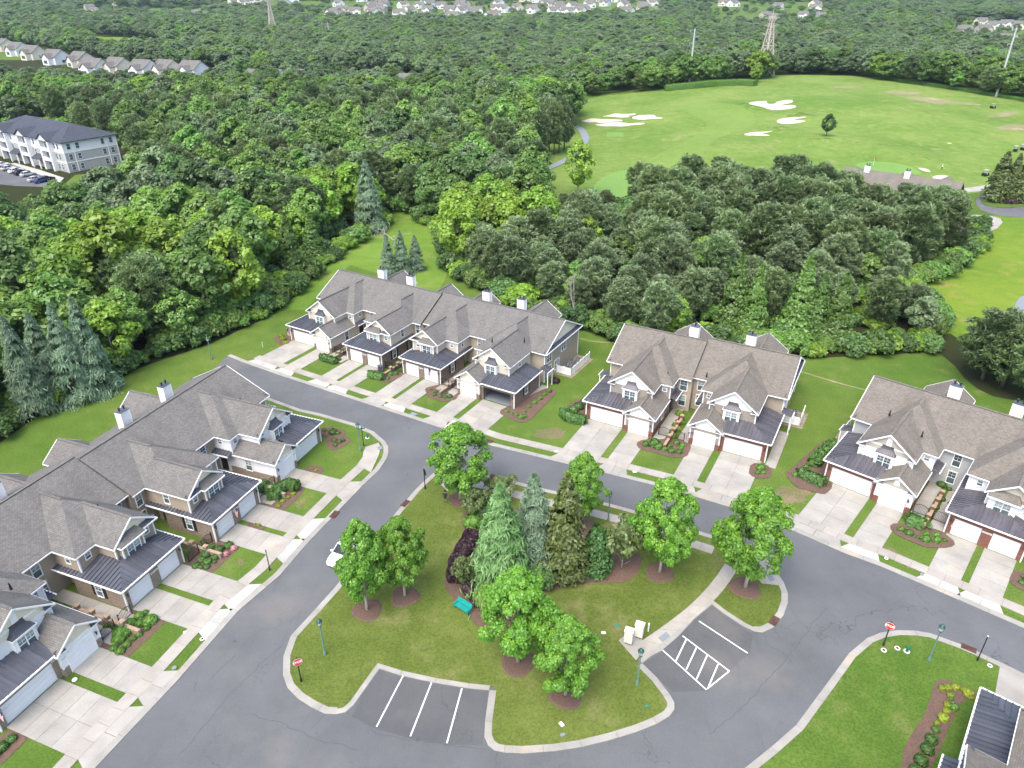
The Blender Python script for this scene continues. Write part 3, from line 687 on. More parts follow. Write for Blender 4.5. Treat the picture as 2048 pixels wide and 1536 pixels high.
    u.metal([([(-.45, -.45), (5.95, -.45), (5.95, 2.6), (2.6, 2.6)], 0, z1), ([(-.45, -.45), (2.45, 2.45), (2.45, 7.9), (-.45, 7.9)], 1, z2)],
            gutter=(((-.45, -.47, 3.0), (5.9, -.47, 3.0)), ((-.47, -.45, 3.0), (-.47, 7.9, 3.0))))
    z3 = lambda w, d: 2.85 + .25 * (w + 1.5)
    u.metal([([(-1.5, 7.9), (-.02, 7.9), (-.02, 9.6), (-1.5, 9.6)], 1, z3)], 'porch_roof', gutter=(((-1.5, 7.9, 2.87), (-1.5, 9.6, 2.87)),))
    m = MB(); b(m, -1.4, 7.95, 0, -1.28, 8.07, 2.8); b(m, -1.4, 9.43, 0, -1.28, 9.55, 2.8); build_each(m, 'porch_post', 'white_trim', u.root, uv=False)
    # single-garage gable
    zz = 2.9; zt = zz + 2.28 * .7
    up = .1
    o = u.shingle([[(5.57, -.8, zz + up), (7.85, -.8, zt + up), (7.85, 2.6, zt + up), (5.57, 2.6, zz + up)], [(10.13, -.8, zz + up), (7.85, -.8, zt + up), (7.85, 5.6, zt + up), (10.13, 5.6, zz + up)]],
              gutter=(((10.16, -.8, zz), (10.16, 5.6, zz)), ((5.55, -.8, zz), (5.55, -.42, zz))), rake=(((5.57, -.83, zz + up), (7.85, -.83, zt + up)), ((10.13, -.83, zz + up), (7.85, -.83, zt + up))), name='garage_roof')
    u.ridge(o, (7.85, -.8, zt + up), (7.85, 2.6, zt + up))
    gable_face(u, 5.75, 9.95, -.415, 2.83, zt - .05, S['gable'], False)
    m = MB(); b(m, 5.8, -.46, 2.68, 9.9, -.403, 2.88)
    if S['gable'] == 'greige_panel': b(m, 7.55, -.45, 3.2, 8.15, -.42, 4.1)
    build_each(m, 'gable_trim', 'white_trim', u.root, uv=False)
    u.gable_return(5.62, -.4, 2.95, 1); u.gable_return(10.08, -.4, 2.95, -1)
    u.metal([([(9.95, 5.6), (10.95, 5.6), (10.95, 8.75), (9.95, 8.75)], 1, lambda w, d: 3.05 + .28 * (10.95 - w))], 'porch_roof', gutter=(((10.95, 5.6, 3.05), (10.95, 8.7, 3.05)),))
def unit_y(u):
    S = u.sty; m = MB(); b = u.bx
    for a in ((0, 0, 0, .5, .3, 2.95), (3.1, 0, 0, 4.15, .3, 2.95), (6.85, 0, 0, 7.4, .3, 2.95), (.5, 0, 2.2, 3.1, .3, 2.95), (4.15, 0, 2.2, 6.85, .3, 2.95), (0, .3, 0, .3, 6.6, 2.95), (7.1, .3, 0, 7.4, 6.6, 2.95)): b(m, *a)
    build(m, 'garage_wall', S['brick'], u.root)
    m = MB(); b(m, .31, .32, 0, 7.09, .5, 2.9); b(m, .9, 6.5, 0, 6.5, 8.7, 2.9); build(m, 'porch_wall', S['siding'], u.root)
    u.garage(1.8, .17, 2.6); u.garage(5.5, .17, 2.7); u.lamp(.25, 0, 1.85); u.lamp(7.12, 0, 1.85); u.plate(3.4, 0, 1.9); u.plate(3.85, 0, 1.9)
    for w, nw in ((0, -1), (7.4, 1)): u.window(w, 3.3, .85, .8, 1.45, nw, 0, shutters=True)
    for w in (.88, 6.52):
        m = MB(); b(m, w - .03, 7.1, .1, w + .03, 8.0, 2.2); build(m, 'front_door', 'door_dark', u.root, uv=False)
    m = MB()
    for w in (0, 7.4): corner(u, m, w, 0, 0, 2.8)
    for w, d in ((.15, 2.8), (4.95, 2.8), (7.2, 5.2)): corner(u, m, w, d, 2.7, 5.15)
    build_each(m, 'corner_board', 'white_trim', u.root, uv=False)
    m = MB(); b(m, .15, 2.8, 2.6, 4.95, 9.2, 5.22); b(m, 4.93, 5.2, 2.6, 7.2, 9.2, 5.21); build(m, 'upper_wall', S['siding'], u.root)
    wr, zr = upper_roof(u, -.15, 5.25, 7.55, 2.8, 4.9, 14.6)
    gable_face(u, .05, 5.05, 2.785, 5.2, zr + .02, S['gable'], False)
    m = MB(); b(m, 2.05, 2.2, 2.75, 4.6, 2.8, 5.2); build(m, 'bay', S['siding'], u.root)
    m = MB(); corner(u, m, 2.05, 2.2, 2.8, 5.15); corner(u, m, 4.6, 2.2, 2.8, 5.15); build_each(m, 'corner_board', 'white_trim', u.root, uv=False)
    u.window(3.3, 2.2, 3.35, 1.5, 1.45, cols=2); u.window(1.1, 2.8, 4.0, .55, .65); u.window(6.1, 5.2, 4.1, .55, .65); u.window(7.2, 6.6, 3.9, .55, 1.0, 1, 0); u.window(.15, 5.9, 3.6, .7, 1.35, -1, 0)
    q = [(1.75, 1.85, 5.22), (4.9, 1.85, 5.22), (4.5, 2.82, 5.95), (2.2, 2.82, 5.95)]
    u.shingle([q, [(1.75, 1.85, 5.22), (2.2, 2.82, 5.95), (1.75, 2.82, 5.22)], [(4.9, 1.85, 5.22), (4.9, 2.82, 5.22), (4.5, 2.82, 5.95)]], gutter=(((1.75, 1.83, 5.2), (4.9, 1.83, 5.2)), ((1.75, 1.85, 5.2), (1.75, 2.8, 5.2)), ((4.9, 1.85, 5.2), (4.9, 2.8, 5.2))), name='bay_roof', thick=.08)
    u.metal([([(-.2, 2.3), (1.74, 2.3), (1.74, 2.8), (-.2, 2.8)], 0, lambda w, d: 5.22 + .7 * (d - 2.3))], 'pent_roof', gutter=(((-.2, 2.3, 5.22), (1.7, 2.3, 5.22)),))
    z1 = lambda w, d: 2.98 + .25 * (d + .45); z2 = lambda w, d: 2.98 + .25 * (w + .45); z3 = lambda w, d: 2.98 + .25 * (7.85 - w)
    u.metal([([(-.45, -.45), (7.85, -.45), (4.6, 2.8), (2.8, 2.8)], 0, z1), ([(-.45, -.45), (2.8, 2.8), (.1, 2.8), (.1, 8.75), (-.45, 8.75)][:3] + [(-.45, 2.8)], 1, z2),
             ([(7.85, -.45), (7.85, 5.2), (4.95, 5.2), (4.95, 2.45)], 1, z3), ([(-.45, 2.8), (.13, 2.8), (.13, 8.75), (-.45, 8.75)], 1, z2), ([(7.22, 5.2), (7.85, 5.2), (7.85, 8.75), (7.22, 8.75)], 1, z3)],
            gutter=(((-.45, -.47, 3.0), (7.85, -.47, 3.0)), ((-.47, -.45, 3.0), (-.47, 8.7, 3.0)), ((7.87, -.45, 3.0), (7.87, 8.7, 3.0))))
def chimney(root, x, y, zt, two=True):
    m = MB(); m.box(x - .62, y - .42, 5, x + .62, y + .42, zt); o = build(m, 'chimney', 'white_panel', root)
    m = MB()
    for sx in (-1, 1):
        for sy in (-1, 1): m.box(x + sx * .62 - .06, y + sy * .42 - .06, 5, x + sx * .62 + .06, y + sy * .42 + .06, zt)
    build_each(m, 'corner_board', 'white_trim', o, uv=False)
    m = MB(); m.box(x - .68, y - .48, zt, x + .68, y + .48, zt + .06); build(m, 'chimney_cap', 'dark_metal', o, uv=False)
    for dx in ((-.32, .32) if two else (.0,)):
        m = MB(); m.lathe([(.09, zt + .1), (.09, zt + .4), (.15, zt + .4), (.15, zt + .53), (.1, zt + .58)], (x + dx, y), 10); build(m, 'flue', 'black_metal', o, uv=False)
def vent(root, x, y, z):
    m = MB(); m.lathe([(.14, z - .3), (.09, z + .12), (.05, z + .45), (.05, z + .5)], (x, y), 8); build(m, 'vent_pipe', 'black_metal', root, uv=False)
def townhouses(name, label, origin, ang, scale, L, halves, units, rears, court_windows, mirrored=False, ends=('plain', 'pent')):
    """units: (kind, ox, dir, oy, style, opts); halves: (x0, x1, oy, style)"""
    root = thing(name, label, 'townhouses', (origin.x, origin.y, 0), math.radians(ang)); root.scale = (scale,) * 3
    X = (lambda x: L - x) if mirrored else (lambda x: x); D = -1 if mirrored else 1; US = []
    for kind, ox, dr, oy, sty, opt in units:
        u = Unit(root, X(ox), dr * D, oy, sty); US.append(u); (unit_x if kind == 'x' else unit_y)(u, **opt)
    for hi, (x0, x1, oy, sty) in enumerate(halves):
        h = Unit(root, X(0), D, oy, sty); m = MB(); h.bx(m, x0 + (.0 if hi == 0 else .01), 8.72, 0, x1, 20.7, 5.25)
        build(m, 'main_wall', sty['main'], root)
        a = x0 - (.45 if hi == 0 else .05); c = x1 + (.45 if hi == len(halves) - 1 else .0); ze = 5.2; zr = 8.55; dm = 14.7; e = .1
        o = h.shingle([[(a, 8.2, ze + e), (c, 8.2, ze + e), (c, dm, zr + e), (a, dm, zr + e)], [(a, 21.2, ze + e), (c, 21.2, ze + e), (c, dm, zr + e), (a, dm, zr + e)]],
                  gutter=(((a, 8.18, ze), (c, 8.18, ze)), ((a, 21.22, ze), (c, 21.22, ze))), rake=[((x, 8.2, ze + e), (x, dm, zr + e)) for x in ((a - .03,) if hi == 0 else ()) + ((c + .03,) if hi == len(halves) - 1 else ())] + [((x, 21.2, ze + e), (x, dm, zr + e)) for x in ((a - .03,) if hi == 0 else ()) + ((c + .03,) if hi == len(halves) - 1 else ())], name='main_roof')
        h.ridge(o, (a, dm, zr + e), (c, dm, zr + e))
        for k, x in ((0, x0), (len(halves) - 1, x1)):
            if hi != k: continue
            m = MB(); sg = -1 if k == 0 else 1
            m.poly([h.P(x - .0 * sg, 8.4, 5.2), h.P(x, 21.0, 5.2), h.P(x, dm, 8.5)]); m.poly([h.P(x - .2 * sg, 8.4, 5.2), h.P(x - .2 * sg, 21.0, 5.2), h.P(x - .2 * sg, dm, 8.5)]); build(m, 'gable', sty['endgable'], root)
            zf = (lambda w, d, x=x, sg=sg: 5.62 - .8 * abs(w - x))
            h.metal([([(x + .02 * sg, 8.3), (x + .55 * sg, 8.3), (x + .55 * sg, 21.1), (x + .02 * sg, 21.1)], 1, zf)], 'pent_roof', .5, gutter=(((x + .57 * sg, 8.3, 5.2), (x + .57 * sg, 21.1, 5.2)),))
            m = MB(); corner(h, m, x, 8.75, 0, 5.15); corner(h, m, x, 20.68, 0, 5.15); build_each(m, 'corner_board', 'white_trim', root, uv=False)
            for d, z, wd, ht, cols in ((10.2, 3.1, 1.5, 1.5, 2), (15.2, 3.1, 1.5, 1.5, 2), (10.2, .7, 1.5, 1.6, 2), (12.9, .7, 1.5, 1.6, 2)): h.window(x, d, z, wd, ht, sg, 0, cols)
        for rx, rw, rd in rears:
            if not (x0 <= rx < x1): continue
            m = MB(); h.bx(m, rx - rw + .3, 20.6, 0, rx + rw - .3, rd - .3, 5.2); build(m, 'rear_wall', sty['main'], root)
            zt = ze + rw * .7; o = h.shingle([[(rx - rw, 15.5, ze + e), (rx, 15.5, zt + e), (rx, rd, zt + e), (rx - rw, rd, ze + e)], [(rx + rw, 15.5, ze + e), (rx, 15.5, zt + e), (rx, rd, zt + e), (rx + rw, rd, ze + e)]], gutter=(((rx - rw, 20.8, ze), (rx - rw, rd, ze)), ((rx + rw, 20.8, ze), (rx + rw, rd, ze))), rake=(((rx - rw, rd, ze + e), (rx, rd, zt + e)), ((rx + rw, rd, ze + e), (rx, rd, zt + e))), name='rear_roof')
            h.ridge(o, (rx, 15.5, zt + e), (rx, rd, zt + e)); gable_face(h, rx - rw + .2, rx + rw - .2, rd - .3, ze, zt, sty['main'], False)
        for cx, oyy, wd in court_windows:
            if x0 <= cx < x1:
                h.window(cx, 8.72, 3.2, wd, 1.55); h.window(cx, 8.72, .75, wd, 1.6)
    return root, X, D, US
ST = lambda siding, gable, brick, shingle, metal, main, endgable: dict(siding=siding, gable=gable, brick=brick, shingle=shingle, metal=metal, main=main, endgable=endgable)
PLAN = (('x', 0, 1), ('y', 21.15, -1), ('y', 24.9, 1), ('x', 46.05, -1)); REARS = ((8.0, 3.0, 23.2), (19.4, 2.6, 22.6), (27.0, 2.6, 22.6), (38.6, 3.0, 23.2)); CW = ((12.0, 0, .8), (22.0, 0, .75), (24.1, 0, .75), (34.1, 0, .8))
a1 = ST('cream_siding', 'cream_panel', 'brown_brick', 'grey_shingle', 'dark_metal', 'beige_siding', 'cream_panel'); a2 = dict(a1)
def four(name, label, origin, ang, scale, sty, offs, mirrored, stys, halfoff, openx=None):
    U = [(k, ox, dr, offs[i], stys[i], (dict(opened=(openx == i)) if k == 'x' else {})) for i, (k, ox, dr) in enumerate(PLAN)]
    r = townhouses(name, label, origin, ang, scale, 46.05, ((0, 23.0, halfoff[0], sty), (23.0, 46.05, halfoff[1], sty)), U, REARS, CW, mirrored)
    root, X, D, US = r
    for i, (cx, two) in enumerate(((8.3, True), (14.9, True), (30.6, True), (37.4, True))): chimney(root, X(cx), 16.6 + halfoff[0 if i < 2 else 1], 9.7, two)
    for vx, vy, vz in ((3.6, 9.6, 6.3), (26.9, 8.5, 6.6), (38.2, 6.6, 6.7), (42.6, 9.0, 6.8), (18.6, 9.0, 6.9)): vent(root, X(vx), vy, vz)
    return r
ea = Vector((math.cos(math.radians(-30.5)), math.sin(math.radians(-30.5))))
SA = .964
OA = Vector((.31, 90.03)) - ea * 46.05 * SA
HA = four('townhouse_row', 'cream four-unit townhouse row with grey shingle roofs behind the far kerb, one garage open', OA, -30.5, SA, a1, (.55, -.2, .6, .0), False, (a1, a2, a1, a1), (0, .7), 3)
d1 = ST('tan_siding', 'cream_panel', 'tan_brick', 'grey_shingle', 'dark_metal', 'tan_siding', 'tan_siding'); d2 = dict(d1, siding='white_siding')
ed = Vector((math.cos(math.radians(69)), math.sin(math.radians(69)))); nd = Vector((math.sin(math.radians(69)), -math.cos(math.radians(69))))
OD = Vector((-32.34, 61.77)) + ed * (21.0 - 46.05)
HD = four('townhouse_row', 'grey-roofed tan four-unit townhouse row at the left edge, closest to the camera', OD, 69, 1.0, d1, (.75, .0, 1.05, .6), True, (d2, d1, d1, d2), (.2, .9))
b1 = ST('taupe_siding', 'white_panel', 'red_brick', 'tan_shingle', 'plum_metal', 'beige_siding', 'white_panel')
OB = Vector((10.38, 87.46))
HB = townhouses('duplex', 'tan-roofed brick and taupe duplex in the middle of the far kerb', OB, -28.5, 1.0, 24.35, ((0, 12.1, 0, b1), (12.1, 24.35, 1.1, b1)), [('x', 0, 1, 0, b1, {}), ('x', 24.35, -1, 1.05, b1, {})], ((8.3, 3.0, 23.2), (19.0, 3.2, 23.2)), ((11.0, 0, .95), (13.2, 0, .95)))
chimney(HB[0], 9.6, 17.0, 9.5, False); chimney(HB[0], 17.6, 18.0, 9.5, False); vent(HB[0], 9.0, 7.0, 6.0); vent(HB[0], 13.9, 9.0, 6.2)
c1 = ST('grey_siding', 'greige_panel', 'red_brick', 'tan_shingle', 'plum_metal', 'linen_siding', 'white_panel'); c2 = dict(c1, siding='white_siding', gable='greige_panel'); c1 = dict(c1, siding='white_siding'); 
HC = four('townhouse_row', 'tan-roofed white and brick townhouse row cut off by the right edge', Vector((38.47, 73.07)), -41, 1.0, dict(c1, main='grey_siding'), (0, 0, -.9, 0), True, (c1, c1, c2, c1), (0, -.5))
ae = math.radians(141); ee = Vector((math.cos(ae), math.sin(ae))); en = Vector((math.sin(ae), -math.cos(ae)))
e1 = ST('linen_siding', 'cream_panel', 'tan_brick', 'tan_shingle', 'dark_metal', 'beige_siding', 'cream_panel')
OE = Vector((38.6, 40.46)) - ee * 24.8 - en * .45
HE = townhouses('duplex', 'tan-shingled duplex cut off by the bottom right corner, seen from above its end', OE, 141, 1.0, 24.35, ((0, 12.1, 0, e1), (12.1, 24.35, 0, e1)), [('x', 0, 1, 0, e1, {}), ('x', 24.35, -1, 0, e1, {})], ((8.3, 3.0, 23.2),), ((11.0, 0, .95), (13.2, 0, .95)))
# ------------------------------------------------------------------ lots: driveways, aprons, entry walks
def dirs(ang): a = math.radians(ang); return Vector((math.cos(a), math.sin(a))), Vector((math.sin(a), -math.cos(a)))
def hit(o, d, line):
    best = None
    for a, b in zip(line, line[1:]):
        e = b - a; den = d.x * e.y - d.y * e.x
        if abs(den) < 1e-9: continue
        t = ((a.x - o.x) * e.y - (a.y - o.y) * e.x) / den; u = ((a.x - o.x) * d.y - (a.y - o.y) * d.x) / den
        if t > 0 and -1e-6 <= u <= 1 + 1e-6 and (best is None or t < best): best = t
    return best
drv = struct('driveway')
def driveway(o, e, n, s0, s1, d0, curb, sc=1.0, rows=4, split=False, apron='concrete', z=.055):
    """slabs from the garage to the walk, the walk crossing, and a flared apron to the kerb"""
    A = o + e * s0 * sc - n * d0 * sc; B = o + e * s1 * sc - n * d0 * sc
    w_in = offset(curb, 3.12); w_out = offset(curb, 1.83); k_in = offset(curb, .63)
    ta, tb = hit(A, n, w_in), hit(B, n, w_in)
    if ta is None or tb is None: return
    cols = [(0, .5), (.5, 1)] if split else [(0, 1)]
    for c0, c1 in cols:
        for r in range(rows):
            def at(c, f): return (A + n * ta * f).lerp(B + n * tb * f, c)
            f0, f1 = r / rows, (r + 1) / rows; g = .012; gf = g / max(ta, 1); gc = g / ((B - A).length)
            q = [at(c0 + gc, f0 + gf), at(c1 - gc, f0 + gf), at(c1 - gc, f1 - gf), at(c0 + gc, f1 - gf)]
            m = MB(); m.slab([(p.x, p.y, z) for p in q], .055); build(m, 'driveway_slab', 'concrete', drv, uv=False)
    ta, tb = hit(A, n, w_out), hit(B, n, w_out); t = (B - A).normalized()
    C, Dp = A + n * ta, B + n * tb; ka, kb = hit(A, n, k_in), hit(B, n, k_in)
    E, F = A + n * ka - t * .55, B + n * kb + t * .55
    cols = 2 if split else 2
    for i in range(cols):
        f0, f1 = i / cols + .004, (i + 1) / cols - .004
        q = [C.lerp(Dp, f0), C.lerp(Dp, f1), E.lerp(F, f1), E.lerp(F, f0)]; m = MB(); m.slab([(p.x, p.y, .08) for p in q], .08); build(m, 'apron_slab', apron, drv, uv=False)
    # low crossing where the kerb drops
    KD.append((A + n * ta, B + n * tb))
KD = []
def lot(H, origin, ang, L, scale, mirrored, curb, plan, offs, stys):
    e, n = dirs(ang)
    for i, (kind, ox, dr) in enumerate(plan):
        X = (lambda w, ox=ox, dr=dr: (L - (ox + dr * w)) if mirrored else ox + dr * w)
        sl = ((.35, 5.5), (6.45, 9.4)) if kind == 'x' else ((.3, 3.35), (4.05, 7.1))
        for j, (w0, w1) in enumerate(sl):
            a, b = sorted((X(w0), X(w1))); d0 = offs[i] + (-.4 if (kind == 'x' and j) else .0) - .02
            driveway(origin, e, n, a, b, d0, curb, scale, 4, kind == 'x' and j == 0, stys[i][j] if stys else 'concrete')
        # private entry walk beside the garage
        w0, w1, db = ((9.95, 11.4, 8.6) if kind == 'x' else (7.5, 8.9, 8.6))
        a, b = sorted((X(w0), X(w1)))
        for k in range(6):
            d0, d1 = -1.6 + k * 1.75, -1.6 + (k + 1) * 1.75 - .02
            q = [origin + (e * s - n * (d + offs[i])) * scale for s, d in ((a, d0), (b, d0), (b, d1), (a, d1))]
            m = MB(); m.slab([(p.x, p.y, .06) for p in q], .06); build(m, 'walk_slab', 'concrete', drv, uv=False)
PL2 = (('x', 0, 1), ('x', 24.35, -1))
N, C_ = 'concrete_new', 'concrete'
lot(HA, OA, -30.5, 46.05, SA, False, FAR_CURB, PLAN, (.55, -.2, .6, 0), ((N, N), (N, N), (C_, N), (C_, C_)))
lot(HD, OD, 69, 46.05, 1, True, LEFT_CURB[:9], PLAN, (.75, 0, 1.05, .6), ((C_, C_), (N, N), (N, N), (C_, C_)))
lot(HB, OB, -28.5, 24.35, 1, False, FAR_CURB, PL2, (0, 1.05), ((C_, C_), (C_, C_)))
lot(HC, Vector((38.47, 73.07)), -41, 46.05, 1, True, FAR_CURB, PLAN, (0, 0, -.9, 0), ((C_, C_), (N, N), (N, N), (C_, N)))
raised('driveway_slab', G([(2000, 1330), (2050, 1352), (2300, 1470), (2300, 1560), (2040, 1440), (1985, 1415)]), 'concrete', .085, parent=drv, kind=None)
# side walks at the open garage end of the cream row and the duplex
def path(name, pts, wd, mat, step=1.8, z=.055):
    ln = densify([Vector(p) for p in pts], .9); strip_pieces(drv, name, offset(ln, wd / 2), offset(ln, -wd / 2), z, z, step, mat, .012)
def loc(o, ang, s, d, sc=1.0): e, n = dirs(ang); return o + (e * s - n * d) * sc
path('walk_slab', [loc(OA, -30.5, 46.75, -.9, SA), loc(OA, -30.5, 46.75, 8.6, SA)], 1.2, 'concrete')
path('walk_slab', [loc(OB, -28.5, 25.2, .2), loc(OB, -28.5, 25.2, 9.6)], 1.3, 'concrete')
path('walk_slab', [loc(Vector((38.47, 73.07)), -41, -.75, .2), loc(Vector((38.47, 73.07)), -41, -.75, 8.6)], 1.2, 'concrete')
path('walk_slab', [loc(OE, 141, 25.1, 0), loc(OE, 141, 25.1, 12)], 1.3, 'path_concrete')
# ------------------------------------------------------------------ low courtyard walls and gates
def court_wall(o, ang, s, d0, d1, label, brick, sc=1.0, gate=((), ())):
    e, n = dirs(ang); p = o + (e * s - n * d0) * sc
    root = thing('garden_wall', label, 'garden wall', (p.x, p.y, 0), math.radians(ang), 'brick walls between the entries'); root.scale = (sc,) * 3
    ln = d1 - d0; m = MB(); m.box(-.14, 0, 0, .14, ln, .62); build(m, 'brick_course', brick, root)
    k = 4
    for i in range(k):
        m = MB(); y0 = i * ln / k; m.box(-.17, y0 + .01, .62, .17, y0 + ln / k - .01, .68); build(m, 'coping_stone', 'cap_stone', root, uv=False)
    for y in (2.0, 3.9, 5.8, 7.7):
        if y > ln: continue
        m = MB(); m.box(-.2, y - .2, 0, .2, y + .2, 1.05, 0); q = build(m, 'pillar', brick, root)
        m = MB(); m.box(-.25, y - .25, 1.05, .25, y + .25, 1.13); build(m, 'pillar_cap', 'cap_stone', q, uv=False)
def iron_gate(o, ang, s0, s1, d, label, sc=1.0):
    e, n = dirs(ang); p = o + (e * s0 - n * d) * sc; wd = s1 - s0
    root = thing('iron_gate', label, 'gate', (p.x, p.y, 0), math.radians(ang), 'black iron entry gates'); root.scale = (sc,) * 3
    m = MB(); m.box(-.04, -.04, 0, .04, .04, 1.35); m.box(wd - .04, -.04, 0, wd + .04, .04, 1.35); build_each(m, 'gate_post', 'black_metal', root, uv=False)
    m = MB()
    for i in range(8):
        x0, x1 = wd * i / 8, wd * (i + 1) / 8; f = lambda x: 1.1 + .28 * math.sin(PI * x / wd)
        edge_box(m, Vector((x0, 0, f(x0))), Vector((x1, 0, f(x1))), .04, .05, 0)
    m.box(.04, -.02, .14, wd - .04, .02, .19); build(m, 'gate_rail', 'black_metal', root, uv=False)
    nb = max(5, int(wd / .14)); m = MB()
    for i in range(1, nb): x = wd * i / nb; m.box(x - .012, -.012, .15, x + .012, .012, 1.1 + .28 * math.sin(PI * x / wd))
    q = build(m, 'gate_bar', 'black_metal', root, uv=False); q['kind'] = 'stuff'
for o, ang, L, scl, mir, brick, wh, offs in ((OA, -30.5, 46.05, SA, False, 'brown_brick', 'cream row', (0, -.2, .6)), (OD, 69, 46.05, 1, True, 'tan_brick', 'tan left row', (0, 0, .6)), (Vector((38.47, 73.07)), -41, 46.05, 1, True, 'red_brick', 'right-hand white row', (0, -.5, 0))):
    for i, cx in enumerate((11.9, 23.0, 34.2)):
        s = L - cx if mir else cx
        rank = ('first', 'second', 'third')[(2 - i) if mir else i]
        court_wall(o, ang, s, -2.6 + .3, 6.0, '%s brick wall with stone caps between entries of the %s, %s from its left end' % ({'brown_brick': 'brown', 'tan_brick': 'tan', 'red_brick': 'red'}[brick], wh, rank), brick, scl)
        for sd in (-1, 1):
            a, b = sorted((s + sd * .28, s + sd * 1.75))
            iron_gate(o, ang, a, b, .5, 'black gate, %s of the %s entry wall, %s' % ('left' if sd < 0 else 'right', rank, wh), scl)
court_wall(OB, -28.5, 12.1, -2.2, 6, 'red brick wall with stone caps between the two entries of the duplex', 'red_brick')
for sd in (-1, 1):
    a, b = sorted((12.1 + sd * .28, 12.1 + sd * 1.75)); iron_gate(OB, -28.5, a, b, .8, 'black iron gate %s of the entry wall of the duplex' % ('left' if sd < 0 else 'right'))
# ------------------------------------------------------------------ vinyl screens and air conditioners at the end walls
def screen(o, ang, s0, s1, d0, d1, label, sc=1.0):
    e, n = dirs(ang); p = o + (e * s0 - n * d0) * sc
    root = thing('vinyl_fence', label, 'fence', (p.x, p.y, 0), math.radians(ang), 'white vinyl screens at house ends'); root.scale = (sc,) * 3
    w_ = s1 - s0; dd = d1 - d0
    runs = [((0, 0), (w_, 0)), ((w_, 0), (w_, dd))]
    for a, b in runs:
        a = Vector(a); b = Vector(b); k = max(2, round((b - a).length / 1.25))
        for i in range(k):
            p0 = a.lerp(b, i / k); p1 = a.lerp(b, (i + 1) / k); m = MB(); edge_box(m, Vector((p0.x, p0.y, .08)), Vector((p1.x, p1.y, .08)), .04, 1.15, 0); edge_box(m, Vector((p0.x, p0.y, 1.2)), Vector((p1.x, p1.y, 1.2)), .09, .09, 0); edge_box(m, Vector((p0.x, p0.y, .06)), Vector((p1.x, p1.y, .06)), .09, .1, 0)
            build(m, 'fence_panel', 'pvc_white', root, uv=False)
        for i in range(k + 1):
            p0 = a.lerp(b, i / k); m = MB(); m.box(p0.x - .065, p0.y - .065, 0, p0.x + .065, p0.y + .065, 1.36); m.box(p0.x - .085, p0.y - .085, 1.36, p0.x + .085, p0.y + .085, 1.4); build(m, 'fence_post', 'pvc_white', root, uv=False)
def ac_unit(p, label, rz):
    root = thing('air_conditioner', label, 'air conditioner', (p.x, p.y, .05), rz, 'outdoor air conditioners')
    m = MB(); m.box(-.45, -.45, 0, .45, .45, .06); m.box(-.38, -.38, .06, .38, .38, .85)
    for i in range(7):
        z = .14 + i * .1; m.box(-.4, -.4, z, .4, .4, z + .035)
    build(m, 'cabinet', 'ac_grey', root, uv=False)
    m = MB(); m.lathe([(.33, .85), (.33, .9), (.28, .9), (.28, .86)], n=14); build(m, 'fan_ring', 'black_metal', root, uv=False)
    m = MB(); m.lathe([(.09, .86), (.09, .9)], n=8)
    for k in range(4): edge_box(m, Vector((0, 0, .87)), Vector((.28 * math.cos(k * PI / 2 + .4), .28 * math.sin(k * PI / 2 + .4), .87)), .1, .015, 0)
    build(m, 'fan', 'steel', root, uv=False)
for nm, o, ang, s0, s1, d0, d1, sc_, acs in (('cream row', OA, -30.5, 46.15, 48.7, 13.6, 20.5, SA, ((47.0, 14.8), (47.5, 15.9), (47.1, 17.0), (47.7, 18.2))), ('middle duplex', OB, -28.5, 24.5, 26.7, 12.2, 15.8, 1, ((25.4, 13.3), (25.6, 14.5))), ('right-hand white row', Vector((38.47, 73.07)), -41, -.15, -1.9, 11.0, 14.6, 1, ((-1.0, 12.2),))):
    screen(o, ang, s0, s1, d0, d1, 'white vinyl screen fence at the end wall of the ' + nm, sc_)
    for i, (s, d) in enumerate(acs): ac_unit(loc(o, ang, s, d, sc_), 'grey air conditioner behind the white screen of the %s, %s' % (nm, ('nearest the street', 'second from the street', 'third from the street', 'farthest from the street')[i] if len(acs) > 1 else 'standing alone'), math.radians(ang))
    raised('river_rock_bed', [loc(o, ang, s, d, sc_) for s, d in ((s0, d0 - .8), (s1 + (.5 if s1 > 0 else -.5), d0 - .6), (s1 + (.6 if s1 > 0 else -.6), d1 + .3), (s0, d1 + .5))], 'river_rock', .03, depth=.03)
# ------------------------------------------------------------------ foliage
RN = np.random.default_rng(5)
def leaf_mesh(name, C, Nn, size, elong, mat, droop=0.0, tint=None, fold=.25):
    """leaf-sized faces: one folded diamond per centre"""
    M = len(C); Nn = Nn / (np.linalg.norm(Nn, axis=1, keepdims=True) + 1e-9)
    r = RN.normal(size=(M, 3)); r[:, 2] -= droop; t = r - (r * Nn).sum(1, keepdims=True) * Nn; t /= np.linalg.norm(t, axis=1, keepdims=True) + 1e-9
    b = np.cross(Nn, t); s = (size * RN.uniform(.65, 1.35, (M, 1)))
    l = t * s * elong ** .5; w_ = b * s / elong ** .5; up = Nn * s * fold
    V = np.stack([C - l, C + w_ + up, C + l, C - w_ + up], 1).reshape(-1, 3)
    me = bpy.data.meshes.new(name); me.vertices.add(4 * M); me.vertices.foreach_set('co', V.ravel().astype(np.float32))
    me.loops.add(4 * M); me.loops.foreach_set('vertex_index', np.arange(4 * M, dtype=np.int32)); me.polygons.add(M); me.polygons.foreach_set('loop_start', np.arange(0, 4 * M, 4, dtype=np.int32))
    me.update(calc_edges=True); tv = RN.uniform(0, 1, M) if tint is None else tint
    a = me.attributes.new('tint', 'FLOAT', 'FACE'); a.data.foreach_set('value', tv.astype(np.float32)); me.materials.append(MATS[mat]); return me
def sph(n): v = RN.normal(size=(n, 3)); return v / np.linalg.norm(v, axis=1, keepdims=True)
